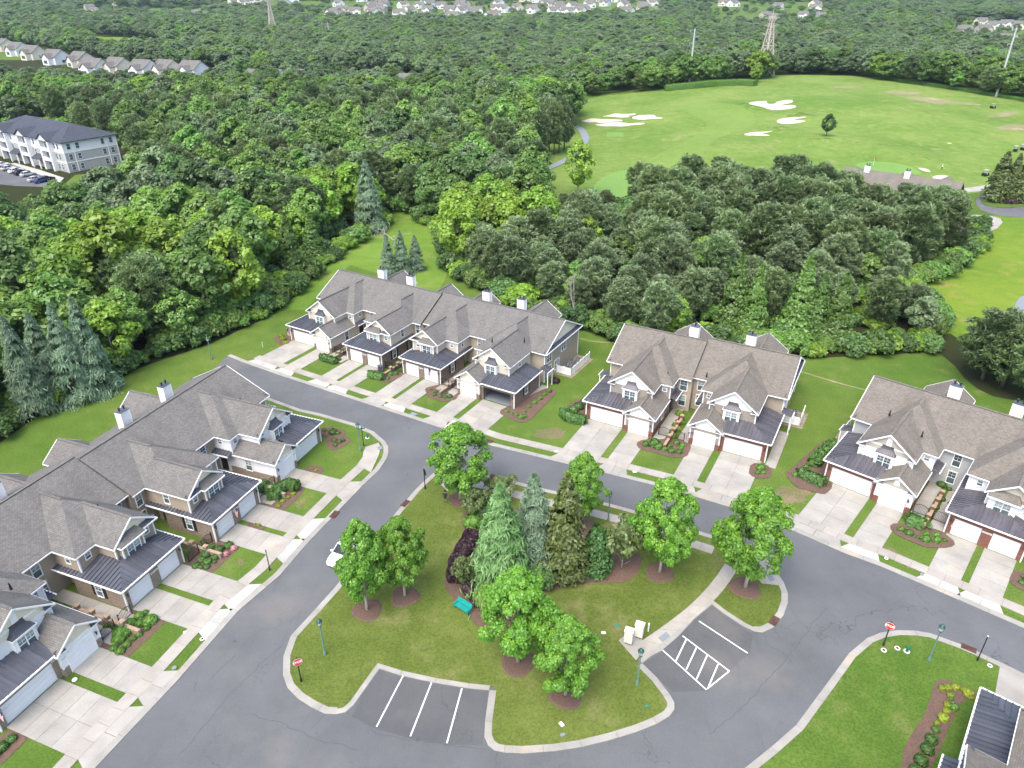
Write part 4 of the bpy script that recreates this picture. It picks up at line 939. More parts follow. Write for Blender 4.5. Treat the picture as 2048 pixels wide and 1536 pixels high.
def crown_broad(mat, rx, h, z0, blobs=42, per=60, leaf=.34, tall=.5, br=(.26, .42), elong=1.5, lob=.2):
    """uneven crown of leaf clumps; tall = height share of the widest part"""
    Cs, Ns, Ts = [], [], []; ph = RN.uniform(0, 6.28, 4)
    for _ in range(blobs):
        q = RN.uniform(0, 1) ** .8; a = RN.uniform(0, 2 * PI); prof = (math.sin(PI * min(1, max(0.02, q * .5 / tall if q < tall else .5 + (q - tall) * .5 / (1 - tall))))) ** .7
        rr = rx * prof * RN.uniform(.3, .98) ** .6; rr *= 1 + lob * (.6 * math.sin(3 * a + ph[0] + q * 3) + .5 * math.sin(5 * a + ph[1] - q * 5)); r = rx * RN.uniform(*br) * (.75 + .35 * prof)
        c = np.array([rr * math.cos(a), rr * math.sin(a), z0 + r * .6 + q * (h - r * 1.2)])
        d = sph(per); out = c - np.array([0, 0, z0 + h * .35]); out /= np.linalg.norm(out) + 1e-6
        d = d + out * .55 + np.array([0, 0, .3]); d /= np.linalg.norm(d, axis=1, keepdims=True)
        rad = r * RN.uniform(.55, 1.08, (per, 1)); Cs.append(c + d * rad * np.array([1, 1, .82])); Ns.append(d + RN.normal(size=(per, 3)) * .5 + np.array([0, 0, .65]))
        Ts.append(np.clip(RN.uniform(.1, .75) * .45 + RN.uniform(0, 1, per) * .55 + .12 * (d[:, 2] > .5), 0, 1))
    return leaf_mesh('crown', np.concatenate(Cs), np.concatenate(Ns), leaf, elong, mat, .2, np.concatenate(Ts))
def crown_pine(mat, rx, h, z0, branches=70, per=34, leaf=.34):
    """loblolly pine: upswept tufts of long needles on irregular whorls"""
    Cs, Ns, Ts = [], [], []
    for i in range(branches):
        q = (i + RN.uniform(0, 1)) / branches; a = RN.uniform(0, 2 * PI); prof = math.sin(PI * (.14 + .78 * q)) ** .75
        rr = rx * prof * (1 + .2 * math.sin(3 * a + q * 6)) * RN.uniform(.25, 1.0) ** .6; c = np.array([rr * math.cos(a), rr * math.sin(a), z0 + q * h * .95 + RN.uniform(-.3, .5)])
        r = rx * RN.uniform(.1, .2); d = sph(per); d[:, 2] = np.abs(d[:, 2]) * .9 + .1 * d[:, 2]; Cs.append(c + d * r * RN.uniform(.3, 1, (per, 1)) * np.array([1, 1, 1.5]))
        out = d + np.array([math.cos(a) * .5, math.sin(a) * .5, .6]); ax = out + RN.normal(size=(per, 3)) * .35
        nn = np.cross(ax, RN.normal(size=(per, 3))); nn *= np.sign(nn[:, 2:3] + 1e-9); Ns.append(nn + np.array([0, 0, .45])); Ts.append(RN.uniform(0, .8) * .5 + RN.uniform(0, .5, per))
    return leaf_mesh('crown', np.concatenate(Cs), np.concatenate(Ns), leaf, 4.0, mat, -.5, np.concatenate(Ts))
def crown_cone(mat, rx, h, z0, n=2600, leaf=.3, elong=3.2, droop=1.2, layers=16, jag=.35, power=1.0, spread=.35, tmin=.1):
    """conical evergreen: layered boughs, drooping tips"""
    nb = layers * 9; Cs, Ns, Ts = [], [], []; per = n // nb
    for i in range(nb):
        q = ((i // 9) + RN.uniform(0, 1)) / layers; a = RN.uniform(0, 2 * PI); R0 = rx * (1 - q) ** power * RN.uniform(1 - jag, 1 + jag * .35) + .06
        z = z0 + q * h; t = RN.uniform(tmin, 1, (per, 1)) ** .55; ca = np.array([math.cos(a), math.sin(a), 0.0]); sd = np.array([-math.sin(a), math.cos(a), 0.0])
        sag = -.16 * droop * R0 * (t ** 2) + .12 * R0 * t
        c = ca * R0 * t + sd * (RN.normal(size=(per, 1)) * R0 * .27 * t) + np.array([0, 0, 1.0]) * (z + sag + RN.normal(size=(per, 1)) * .12 * R0 * spread)
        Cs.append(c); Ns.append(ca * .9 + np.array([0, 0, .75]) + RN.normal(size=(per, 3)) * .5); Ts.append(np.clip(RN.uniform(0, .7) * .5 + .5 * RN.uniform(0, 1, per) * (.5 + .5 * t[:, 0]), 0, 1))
    return leaf_mesh('crown', np.concatenate(Cs), np.concatenate(Ns), leaf, elong, mat, droop, np.concatenate(Ts))
def trunk_mesh(h, r, z0, rx, limbs, mat, lean=.0):
    m = MB(); segs = 5; pts = [Vector((lean * h * (k / segs) ** 2 + R.uniform(-.05, .05) * k, R.uniform(-.05, .05) * k, h * k / segs)) for k in range(segs + 1)]
    for k in range(segs): m.tube(pts[k], pts[k + 1], r * (1 - .8 * k / segs) * (1.35 if k == 0 else 1), r * (1 - .8 * (k + 1) / segs), 7)
    for k in range(limbs):
        a = k * 2.4 + R.uniform(-.4, .4); q = R.uniform(.0, .75); z = z0 + (h - z0) * q * .8; b = Vector((lean * h * (z / h) ** 2, 0, z)); e = b + Vector((math.cos(a), math.sin(a), R.uniform(.5, 1.1))) * rx * R.uniform(.45, .75) * (1 - q * .5)
        m.tube(b, e, r * .4 * (1 - q * .6), r * .1, 5)
    return m.mesh('trunk', mat, uv=False, smooth=True)
PROTO = {}
def proto(key, crown, trunk): PROTO[key] = (crown, trunk)
def B_(key, mat, rx, h, z0, bark='bark', **k): proto(key, crown_broad(mat, rx, h, z0, **k), trunk_mesh(z0 + h * .8, .016 * h + .04, z0, rx, 7, bark, R.uniform(-.02, .02)))
# crowns are built at true size for a 12 m forest tree (scaled per tree)
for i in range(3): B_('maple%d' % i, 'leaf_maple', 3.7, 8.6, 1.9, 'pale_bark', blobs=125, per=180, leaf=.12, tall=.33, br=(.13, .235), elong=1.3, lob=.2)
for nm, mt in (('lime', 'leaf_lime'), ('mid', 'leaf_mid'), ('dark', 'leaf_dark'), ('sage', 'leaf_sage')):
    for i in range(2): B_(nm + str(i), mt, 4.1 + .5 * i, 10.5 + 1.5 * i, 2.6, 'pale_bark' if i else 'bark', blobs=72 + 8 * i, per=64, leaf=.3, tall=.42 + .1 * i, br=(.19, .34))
for nm, mt in (('pine', 'leaf_pine'), ('palepine', 'leaf_pale_pine')):
    for i in range(2): proto(nm + str(i), crown_pine(mt, 3.7, 10.2, 2.6, 330, 22, .22), trunk_mesh(13, .2, 4, 2.4, 10, 'bark'))
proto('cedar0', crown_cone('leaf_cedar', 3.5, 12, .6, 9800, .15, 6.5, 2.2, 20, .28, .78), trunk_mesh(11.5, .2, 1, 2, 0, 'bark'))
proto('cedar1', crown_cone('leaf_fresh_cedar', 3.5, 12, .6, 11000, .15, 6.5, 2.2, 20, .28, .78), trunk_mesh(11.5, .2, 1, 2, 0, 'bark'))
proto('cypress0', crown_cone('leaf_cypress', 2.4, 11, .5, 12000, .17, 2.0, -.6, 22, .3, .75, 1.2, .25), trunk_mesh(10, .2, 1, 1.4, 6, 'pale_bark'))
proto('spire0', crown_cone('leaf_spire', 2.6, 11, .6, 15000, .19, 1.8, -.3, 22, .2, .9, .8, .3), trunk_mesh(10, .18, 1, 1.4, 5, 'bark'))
proto('myrtle0', crown_broad('leaf_myrtle', 1.9, 2.9, 1.0, 34, 50, .17, .6, (.22, .36)), trunk_mesh(3.2, .06, .1, 1.6, 9, 'pale_bark'))
proto('holly0', crown_cone('leaf_holly', 1.9, 5.2, .05, 5200, .14, 1.5, -.2, 14, .12, .5, 1.3), trunk_mesh(4.5, .1, .2, .7, 3, 'bark'))
proto('bush0', crown_broad('leaf_mid', 2.2, 3.0, .0, 30, 90, .19, .4, (.3, .46)), trunk_mesh(2.2, .07, .2, 1.4, 5, 'bark'))
proto('bush1', crown_broad('leaf_lime', 2.0, 2.6, .0, 28, 90, .19, .4, (.3, .46)), trunk_mesh(2.0, .07, .2, 1.4, 5, 'bark'))
proto('bush2', crown_broad('leaf_dark', 2.4, 3.4, .0, 30, 90, .2, .4, (.3, .46)), trunk_mesh(2.4, .07, .2, 1.4, 5, 'bark'))
def dead_tree():
    m = MB()
    def br(p, d, l, r, k):
        e = p + d * l; m.tube(p, e, r, r * .6, 5)
        if k: 
            for _ in range(3): br(e, (d + Vector((R.uniform(-.7, .7), R.uniform(-.7, .7), R.uniform(-.1, .6)))).normalized(), l * .7, r * .6, k - 1)
    br(Vector((0, 0, 0)), Vector((0, 0, 1)), 3.2, .16, 4); return m.mesh('branches', 'bark_dead', uv=False)
ROOTS = {}
def tree(key, name, label, cat, p, scale=1.0, group=None, rz=None, z=None, sxy=None):
    z = hz(p[0], p[1]) if z is None else z; rz = R.uniform(0, 6.28) if rz is None else rz; s = (scale * (sxy or 1), scale * (sxy or 1), scale)
    if key in ROOTS:
        c = copy_thing(ROOTS[key], (p[0], p[1], z), rz, s, label); c.name = name; c['category'] = cat
        if group: c['group'] = group
        elif 'group' in c: del c['group']
        return c
    t = thing(name, label, cat, (p[0], p[1], z), rz, group); t.scale = s
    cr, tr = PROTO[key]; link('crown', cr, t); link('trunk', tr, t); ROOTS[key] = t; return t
def mulch_disc(p, r, z=.085):
    pts = [p + Vector((math.cos(a), math.sin(a))) * r * (1 + .07 * math.sin(3 * a + p.x)) for a in np.linspace(0, 2 * PI, 22)[:-1]]
    m = MB(); m.v = [(q.x, q.y, z - .03) for q in pts] + [(p.x + (q.x - p.x) * .8, p.y + (q.y - p.y) * .8, z + .07) for q in pts] + [(p.x, p.y, z + .13)]; n = len(pts)
    for k in range(n): m.f += [(k, (k + 1) % n, n + (k + 1) % n, n + k), (n + k, n + (k + 1) % n, 2 * n)]; m.m += [0, 0]
    return struct('mulch_ring', m.mesh('mulch_ring', 'mulch', uv=False))
# the trees of the island: (base px, top y px, crown half width px, label)
for i, (bx, by, ty, hw, lab) in enumerate((
    (735, 1222, 1046, 57, 'bright green maple nearest the white car, left of the pair on the island'),
    (810, 1194, 1040, 52, 'bright green maple right of the pair standing beside the street curb'),
    (921, 1000, 851, 63, 'large round green maple at the far corner of the island'),
    (1163, 1048, 910, 45, 'slender green maple by the far curb behind the dark cypress'),
    (1319, 1147, 962, 62, 'green maple in its mulch ring right of the holly and mulch bed'),
    (1490, 1177, 982, 74, 'olive-tinged green maple on the small end of the island by the corner landing'),
    (1036, 1326, 1146, 77, 'yellow-tipped bright maple standing in front of the planted bed'),
    (1131, 1392, 1243, 66, 'yellow-tipped low maple nearest the front curb of the island'))):
    p = gp(bx, by); dist = math.hypot(p.y, CH); top = ((CH - 0) * 1, )
    v = (768 - ty) / CF; dy = math.cos(CP) + v * math.sin(CP); dz = -math.sin(CP) + v * math.cos(CP)
    hh = CH + dz / dy * p.y + .25; dep = p.y * math.cos(CP) + (CH - hh * .6) * math.sin(CP); rad = hw * dep / CF
    sc_ = hh / 10.6; tree('maple%d' % (i % 3), 'maple_tree', lab, 'tree', p, sc_, None, i * 1.3, .1, rad / 3.75 / sc_); mulch_disc(p, 1.55 if hw < 70 else 1.68)
BED = smooth_line(G([(927, 1029), (922, 1042), (929, 1064), (913, 1103), (892, 1148), (887, 1170), (902, 1195), (930, 1225), (954, 1253), (978, 1270), (1000, 1272), (1040, 1235), (1076, 1190), (1115, 1181), (1164, 1166), (1246, 1169), (1273, 1154), (1282, 1132), (1283, 1110), (1255, 1085), (1200, 1068), (1130, 1048), (1050, 1025), (990, 1003), (950, 1005)]), 2, True)
raised('mulch_bed', BED, 'mulch', .105, depth=.03)
def tr(key, name, lab, cat, bx, by, ty, hw=None, native=None, group=None, z=.1):
    """native = (height, half width) of the prototype"""
    p = gp(bx, by); v = (768 - ty) / CF; hh = CH + (-math.sin(CP) + v * math.cos(CP)) / (math.cos(CP) + v * math.sin(CP)) * p.y - z
    dep = p.y * math.cos(CP) + (CH - hh * .5) * math.sin(CP); s = hh / native[0]
    return tree(key, name, lab, cat, p, s, group, None, z, (hw * dep / CF) / native[1] / s if hw else None)
tr('cedar1', 'cedar_tree', 'fresh green weeping cedar with a pointed top in the mulch bed', 'tree', 1002, 1172, 970, 72, (12.6, 3.3))
tr('cedar0', 'cedar_tree', 'blue-grey weeping cedar between the fresh green cedar and the cypress', 'tree', 1066, 1135, 950, 66, (12.6, 3.3))
tr('cypress0', 'cypress_tree', 'brownish green conical cypress in the middle of the mulch bed', 'tree', 1127, 1146, 950, 50, (11.5, 2.3))
tr('holly0', 'holly_shrub', 'dark green egg-shaped holly right of the cypress', 'shrub', 1190, 1139, 1052, 33, (5.25, 1.75))
for bx, by, ty, hw, lab in ((1243, 1136, 1042, 38, 'open multi-stemmed crepe myrtle between the holly and the round maple'), (947, 1035, 978, 26, 'brownish crepe myrtle in front of the far corner maple'), (1000, 1000, 955, 30, 'loose crepe myrtle behind the cedars near the far walk'), (928, 1180, 1118, 22, 'small loose crepe myrtle over the plum hedge at the left of the bed')):
    tr('myrtle0', 'crepe_myrtle', lab, 'small tree', bx, by, ty, hw, (3.9, 2.0))
tr('bush2', 'juniper_shrub', 'dark spreading juniper at the foot of the blue-grey cedar', 'shrub', 1080, 1172, 1130, 26, (3.3, 2.3))
tr('bush0', 'evergreen_shrub', 'green evergreen shrub in front of the fresh green cedar', 'shrub', 978, 1222, 1175, 24, (3.0, 2.1))
# hedge lumps and clipped shrubs
def lump_mesh(mat, n=420, leaf=.1, flat=.8, name='foliage'):
    d = sph(n); d = d[d[:, 2] > -.35]; rr = RN.uniform(.88, 1.03, (len(d), 1)) + .05 * np.sin(d[:, :1] * 7) * np.sin(d[:, 1:2] * 6)
    c = d * rr * np.array([1, 1, flat]) + np.array([0, 0, flat * .35]); return leaf_mesh(name, c, d + RN.normal(size=d.shape) * .45, leaf, 1.3, mat)
core = MB(); core.lathe([(.3, 0), (.8, .1), (.86, .35), (.7, .75), (.35, .98), (.02, 1.02)], n=10)
LUMP = {}
def shrub(mat, p, r, label, group=None, h=None, cat='shrub', name='round_shrub', z=.05, sx=1.0, rz=0.0):
    if mat not in LUMP:
        t = thing(name, label, cat, (p.x, p.y, z), rz, group); link('foliage', lump_mesh(mat, 520, .15), t)
        cm = core.mesh('branches', mat, uv=False); link('branches', cm, t); t.scale = (r * sx, r, h or r); LUMP[mat] = t; return t
    c = copy_thing(LUMP[mat], (p.x, p.y, z), rz, (r * sx, r, h or r), label); c.name = name; c['category'] = cat
    if group: c['group'] = group
    elif 'group' in c: del c['group']
    return c
def hedge(mat, pts, r, h, label, cat='hedge', name='clipped_hedge', z=.05):
    """a clipped hedge along a ground line"""
    ln = densify(pts, .35 if r < 1.2 else .8); Cs, Ns = [], []; zfun = z if callable(z) else (lambda q: z)
    for i, p in enumerate(ln):
        z = zfun(p)
        t = (ln[min(i + 1, len(ln) - 1)] - ln[max(i - 1, 0)]).normalized(); nrm = Vector((-t.y, t.x)); k = 110
        a = RN.uniform(-.12, PI + .12, k); rr = r * (1 + .07 * math.sin(i * 1.1)); end = i in (0, len(ln) - 1)
        x = np.sign(np.cos(a)) * np.abs(np.cos(a)) ** .55; zz = np.abs(np.sin(a)) ** .55
        u = RN.uniform(-.25, .25, k) if not end else RN.uniform(-.12, .12, k)
        o = np.stack([p.x + nrm.x * x * rr + t.x * u, p.y + nrm.y * x * rr + t.y * u, z + zz * h * (1 + .05 * math.sin(i * 1.7)) + RN.normal(size=k) * .03], 1)
        Cs.append(o); Ns.append(np.stack([nrm.x * x, nrm.y * x, zz], 1) + RN.normal(size=(k, 3)) * .45)
        if end: 
            sg = -1 if i == 0 else 1; o2 = np.stack([p.x + nrm.x * RN.uniform(-r, r, k) + sg * t.x * .15, p.y + nrm.y * RN.uniform(-r, r, k) + sg * t.y * .15, z + RN.uniform(0, h, k)], 1); Cs.append(o2); Ns.append(np.tile([sg * t.x, sg * t.y, .2], (k, 1)) + RN.normal(size=(k, 3)) * .4)
    t = thing(name, label, cat, (0, 0, 0)); link('foliage', leaf_mesh('foliage', np.concatenate(Cs), np.concatenate(Ns), .12, 1.3, mat), t)
    m = MB()
    a, b = offset(pts, r * .8), offset(pts, -r * .8)
    for i in range(len(pts) - 1):
        q = [a[i], b[i], b[i + 1], a[i + 1]]; m.slab([(v.x, v.y, zfun(v) + h * .9) for v in q], h * .9)
    build(m, 'branches', mat, t, uv=False); return t
hedge('leaf_plum', G([(945, 1075), (930, 1100), (915, 1130), (910, 1150), (914, 1165)]), .85, 1.0, 'long dark plum hedge curving along the left edge of the bed', z=.1)
hedge('leaf_plum', G([(938, 1180), (950, 1196), (962, 1210)]), .7, .95, 'short dark plum hedge behind the teal bench', z=.1)
shrub('leaf_box', gp(947, 1050), 1.1, 'yellow-green rounded shrub at the upper left of the mulch bed', z=.1)
shrub('leaf_hedge', gp(967, 1030), 1.3, 'dark green rounded shrub beside the fresh green cedar top left', z=.1)
def px_shrubs(ox, oy, s, lst, mat, label, group, bed=True, name='round_shrub', z=.05, buf=.75, k=.9, bedmat='mulch'):
    P = []; order = sorted(range(len(lst)), key=lambda i: lst[i][0]); WORDS = ('first', 'second', 'third', 'fourth', 'fifth', 'sixth', 'seventh', 'eighth', 'ninth', 'tenth', 'eleventh', 'twelfth', 'thirteenth', 'fourteenth', 'fifteenth', 'sixteenth')
    for ii, it in enumerate(lst):
        lb = label if len(lst) == 1 else label + ', ' + WORDS[order.index(ii)] + ' from left'
        x, y, r = it[:3]; p = gp(ox + x * s, oy + y * s + r * s * .35); rad = r * s * math.hypot(p.y, CH) / CF * k; P.append((p, rad)); shrub(mat, p, rad, lb, group, rad * R.uniform(.85, 1.1), name=name, z=z)
    if bed and len(P) > 1: bed_around(P, buf, z, bedmat)
    return P
BZ = [0.0]
def bed_around(P, buf, z=.05, bedmat='mulch'):
    pts = [p + Vector((math.cos(a), math.sin(a))) * (r + buf) for p, r in P for a in np.linspace(0, 2 * PI, 11)[:-1]]
    pts.sort(key=lambda v: (v.x, v.y)); cr = lambda o, a, b: (a.x - o.x) * (b.y - o.y) - (a.y - o.y) * (b.x - o.x); hull = []
    for seq in (pts, pts[::-1]):
        part = []
        for q in seq:
            while len(part) >= 2 and cr(part[-2], part[-1], q) <= 0: part.pop()
            part.append(q)
        hull += part[:-1]
    BZ[0] += .003; raised('mulch_bed', hull, bedmat, .02 + BZ[0], depth=.02)
S4 = .2734
P1 = px_shrubs(0, 980, S4, [(1020, 915, 36), (1068, 893, 22), (1105, 945, 52), (958, 965, 40), (1030, 972, 38), (1075, 1010, 25), (785, 985, 27), (845, 1004, 25), (893, 1040, 60), (872, 1085, 48), (925, 1025, 50), (1020, 1055, 25), (975, 1085, 24), (930, 1130, 27), (835, 1155, 30), (882, 1175, 35)], 'leaf_box', 'clipped boxwood in the bed nearest the camera before the left row', 'boxwoods in the nearest bed of the left row')
P2 = px_shrubs(0, 980, S4, [(1485, 395, 30), (1545, 412, 30), (1605, 432, 35), (1675, 402, 36), (1512, 462, 40), (1575, 490, 30), (1475, 510, 28), (1520, 522, 30), (1570, 525, 17), (1515, 560, 25), (1435, 552, 30), (1470, 562, 20)], 'leaf_hedge', 'dark clipped boxwood in the bed with pink flowers, left row', 'boxwoods in the bed with pink flowers')
px_shrubs(0, 980, S4, [(1655, 467, 26), (1712, 425, 26)], 'petal_pink', 'pink flowering bush at the corner of the boxwood bed, left row', 'pink bushes', False, 'flowering_bush')
hedge('leaf_hedge', PX(300, 760, S4, [(835, 800), (880, 820), (930, 845), (905, 880)]), .7, 1.0, 'clipped green hedge bent round the third bed of the left row')
hedge('leaf_hedge', PX(300, 760, S4, [(930, 835), (970, 805), (1020, 785), (1075, 800)]), .65, 1.1, 'clipped green hedge beside the third entry walk of the left row')
P3 = px_shrubs(300, 760, S4, [(1050, 832, 18), (1010, 857, 18), (972, 885, 20), (938, 922, 20)], 'leaf_gold', 'small golden shrub in the third left row bed', 'golden shrubs of the third bed')
bed_around([(p, .3) for p in PX(300, 760, S4, [(850, 850), (900, 930), (940, 935), (1090, 800), (1000, 780)])], .4)
px_shrubs(300, 760, S4, [(1275, 365, 18), (1340, 377, 34), (1375, 385, 20)], 'leaf_hedge', 'low dark shrub in the left row top corner bed', 'corner bed shrubs', True)
px_shrubs(300, 760, S4, [(1350, 440, 24), (1385, 450, 22), (1355, 475, 18), (1410, 440, 18)], 'leaf_myrtle', 'sparse low perennial in the left row top corner bed', 'sparse corner perennials', True, 'perennial_plant')
px_shrubs(300, 760, S4, [(1215, 660, 14), (1185, 650, 10)], 'leaf_gold', 'small golden shrub between the topmost left row driveways', 'golden shrubs in the upper driveway strip')
px_shrubs(300, 760, S4, [(795, 1062, 16), (770, 1052, 10)], 'leaf_gold', 'small golden shrub between the paired left row driveways', 'golden shrubs in the paired driveway strip')
px_shrubs(0, 1116, S4, [(85, 1322, 38), (22, 1380, 42), (-30, 1430, 40)], 'leaf_hedge', 'dark clipped boxwood in the bottom left corner', 'bottom left boxwoods')
S3 = .3418
px_shrubs(560, 500, S3, [(320, 640, 20), (342, 612, 20), (375, 590, 20), (345, 640, 16), (300, 625, 15)], 'leaf_box', 'green shrub at the first entry of the cream row', 'shrubs at the first cream entry')
hedge('leaf_hedge', PX(560, 500, S3, [(250, 637), (280, 652), (325, 662)]), .6, .8, 'low clipped hedge at the first entry bed of the cream row')
px_shrubs(560, 500, S3, [(20, 520, 20), (35, 540, 16), (8, 505, 18)], 'leaf_gold', 'yellowish shrub at the far left end of the cream row', 'shrubs at the far end of the cream row')
px_shrubs(560, 500, S3, [(625, 724, 16), (650, 725, 19), (680, 722, 18), (555, 718, 13), (632, 752, 13), (600, 745, 14)], 'leaf_box', 'upright green shrub at the second entry of the cream row', 'shrubs at the second cream entry')
hedge('leaf_hedge', PX(560, 500, S3, [(530, 738), (560, 748), (598, 756)]), .6, .8, 'low clipped hedge at the second entry bed of the cream row')
px_shrubs(560, 500, S3, [(885, 815, 10), (910, 830, 13), (905, 847, 13), (940, 827, 13), (940, 857, 14), (965, 860, 14), (995, 855, 18), (975, 815, 14), (1000, 790, 14), (975, 837, 12)], 'leaf_hedge', 'round boxwood at the third entry of the cream row', 'boxwoods at the third cream entry')
px_shrubs(560, 500, S3, [(1328, 945, 14), (1355, 957, 12), (1383, 965, 13), (1410, 978, 20), (1432, 972, 16), (1430, 945, 13), (1457, 917, 15), (1490, 892, 18), (1522, 867, 18), (1548, 845, 16), (1575, 825, 18)], 'leaf_box', 'green shrub in the curved bed beside the open garage', 'shrubs beside the open garage')
px_shrubs(560, 500, S3, [(1610, 762, 30)], 'leaf_plum', 'round plum-leaved shrub at the back corner of the cream row end wall', None, False, 'plum_shrub')
hedge('leaf_hedge', PX(1100, 560, S4, [(105, 985), (130, 1020), (190, 1035), (250, 1045)]), .8, 1.0, 'clipped L-shaped hedge left of the duplex driveway')
px_shrubs(1100, 560, S4, [(140, 968, 32), (170, 945, 44), (208, 922, 44), (245, 895, 34)], 'leaf_dark', 'loose dark bush in the bed left of the duplex', 'loose bushes left of the duplex', True, 'loose_bush')
px_shrubs(1100, 560, S4, [(700, 1200, 30), (765, 1195, 48), (795, 1212, 40), (838, 1235, 25), (876, 1212, 22), (925, 1190, 28), (970, 1210, 22), (890, 1250, 30), (945, 1255, 26), (958, 1232, 20)], 'leaf_box', 'round boxwood in the bed between the duplex entries', 'boxwoods between the duplex entries')
px_shrubs(1100, 560, S4, [(900, 1140, 30), (935, 1085, 26), (965, 1040, 24), (910, 1060, 22), (940, 975, 30)], 'leaf_lime', 'leafy green plant inside the duplex courtyard', 'courtyard plants of the duplex', False, 'courtyard_plant')
px_shrubs(1100, 560, S4, [(955, 1015, 16), (930, 1030, 14), (1005, 940, 14)], 'petal_red', 'red flowering plant inside the duplex courtyard', 'red plants of the duplex', False, 'flowering_plant')
px_shrubs(1100, 560, S4, [(1540, 1372, 38), (1516, 1410, 20), (1560, 1407, 20)], 'leaf_box', 'round boxwood in the small bed right of the duplex', 'boxwoods right of the duplex')
px_shrubs(1100, 560, S4, [(1795, 1420, 28), (1830, 1395, 28), (1870, 1367, 22), (1900, 1345, 26)], 'leaf_box', 'round boxwood left of the right-hand row', 'boxwoods left of the right-hand row')
hedge('leaf_hedge', PX(1100, 560, S4, [(1840, 1430), (1890, 1458), (1940, 1480), (1990, 1500)]), .75, 1.0, 'thick clipped hedge in front of the right-hand row bed')
hedge('leaf_hedge', PX(1100, 560, S4, [(1925, 1360), (1965, 1310), (2010, 1265), (2060, 1230)]), .8, 1.1, 'thick clipped hedge running up the side of the right-hand row')
bed_around([(p, .3) for p in PX(1100, 560, S4, [(1780, 1440), (1830, 1500), (1980, 1540), (2010, 1510), (2070, 1215), (2030, 1200), (1860, 1350)])], .5)
hedge('leaf_hedge', PX(1488, 880, S4, [(1205, 600), (1250, 615), (1300, 640)]), .9, .9, 'broad low evergreen mound in the right-hand row bed')
px_shrubs(1488, 880, S4, [(1147, 650, 28), (1205, 676, 35), (1270, 712, 17), (1330, 682, 26), (1325, 722, 38), (1405, 690, 28), (1405, 727, 36), (1465, 732, 20)], 'leaf_box', 'round boxwood in the bed between the right-hand row entries', 'boxwoods of the right-hand row')
px_shrubs(1488, 880, S4, [(1445, 320, 40), (1500, 358, 20), (1450, 432, 24), (1405, 492, 25), (1505, 462, 18)], 'leaf_hedge', 'dark shrub along the right-hand courtyard wall', 'courtyard shrubs of the right-hand row', False, 'courtyard_shrub')
px_shrubs(1488, 880, S4, [(2030, 1042, 26), (2065, 1020, 30), (2040, 1000, 20)], 'leaf_hedge', 'round boxwood at the right edge before the right-hand row', 'boxwoods at the right edge')
S5 = .17
PE = px_shrubs(1700, 1340, S5, [(1005, 700, 50), (955, 810, 72), (905, 925, 78), (830, 1060, 78), (770, 1180, 78)], 'leaf_hedge', 'dark clipped boxwood beside the bottom right duplex walk', 'boxwoods of the bottom right duplex', False, z=.07)
PE += px_shrubs(1700, 1340, S5, [(1075, 215, 40), (1150, 205, 50), (1235, 200, 45), (1175, 300, 40), (1140, 410, 45), (1130, 480, 45), (1090, 560, 60), (1015, 625, 35), (1380, 270, 60), (1415, 320, 40), (1330, 235, 40)], 'leaf_gold', 'golden loose shrub in the bottom right duplex bed', 'golden shrubs of the bottom right duplex', False, 'golden_shrub', z=.07)
PE += px_shrubs(1700, 1340, S5, [(1215, 435, 52), (1180, 340, 30)], 'leaf_box', 'green shrub among the golden ones, bottom right duplex', 'green shrubs of the bottom right duplex', False, z=.07)
raised('mulch_bed', smooth_line(G([(1870, 1362), (1893, 1360), (1925, 1374), (1958, 1386), (1940, 1400), (1925, 1402), (1905, 1440), (1880, 1500), (1850, 1560), (1800, 1560), (1804, 1510), (1815, 1480), (1850, 1430), (1862, 1390)]), 1, True), 'mulch', .095, depth=.03)
# ------------------------------------------------------------------ street furniture
def street_lamp(p, h, label, z=.08, dark=False):
    t = thing('street_lamp', label, 'street lamp', (p.x, p.y, z), 0, 'lantern street lamps'); pm = 'black_metal' if dark else 'post_green'
    m = MB(); m.lathe([(.16, 0), (.16, .25), (.1, .45), (.075, .6), (.06, h - .9), (.08, h - .85)], n=10); build(m, 'post', pm, t, uv=False)
    m = MB(); m.lathe([(.1, h - .85), (.15, h - .78), (.15, h - .72)], n=10); m.lathe([(.27, h - .3), (.29, h - .25), (.16, h - .08), (.05, h), (.02, h + .1)], n=10)
    for k in range(6): a = k * PI / 3; m.tube((.15 * math.cos(a), .15 * math.sin(a), h - .72), (.26 * math.cos(a), .26 * math.sin(a), h - .28), .014, n=5)
    build(m, 'lantern', 'lamp_green', t, uv=False); m = MB(); m.lathe([(.13, h - .72), (.235, h - .3)], n=10); build(m, 'lamp_glass', 'lamp_glass', t, uv=False)
for x, y, h, lab in ((650, 1310, 4.45, 'green lantern street lamp on the left tip of the island'), (1274, 1369, 4.4, 'green lantern street lamp by the striped parking bay'), (1857, 1322, 4.5, 'green lantern street lamp on the corner lawn at lower right'), (1216, 1043, 4.25, 'green lantern street lamp by the far walk of the island'), (721, 902, 4.3, 'green lantern street lamp at the corner of the left row'), (424, 719, 4.0, 'green lantern street lamp standing alone on the lawn by the woodland edge')):
    street_lamp(gp(x, y), h, lab)
OCT = [(math.cos(PI / 8 + k * PI / 4), math.sin(PI / 8 + k * PI / 4)) for k in range(8)]
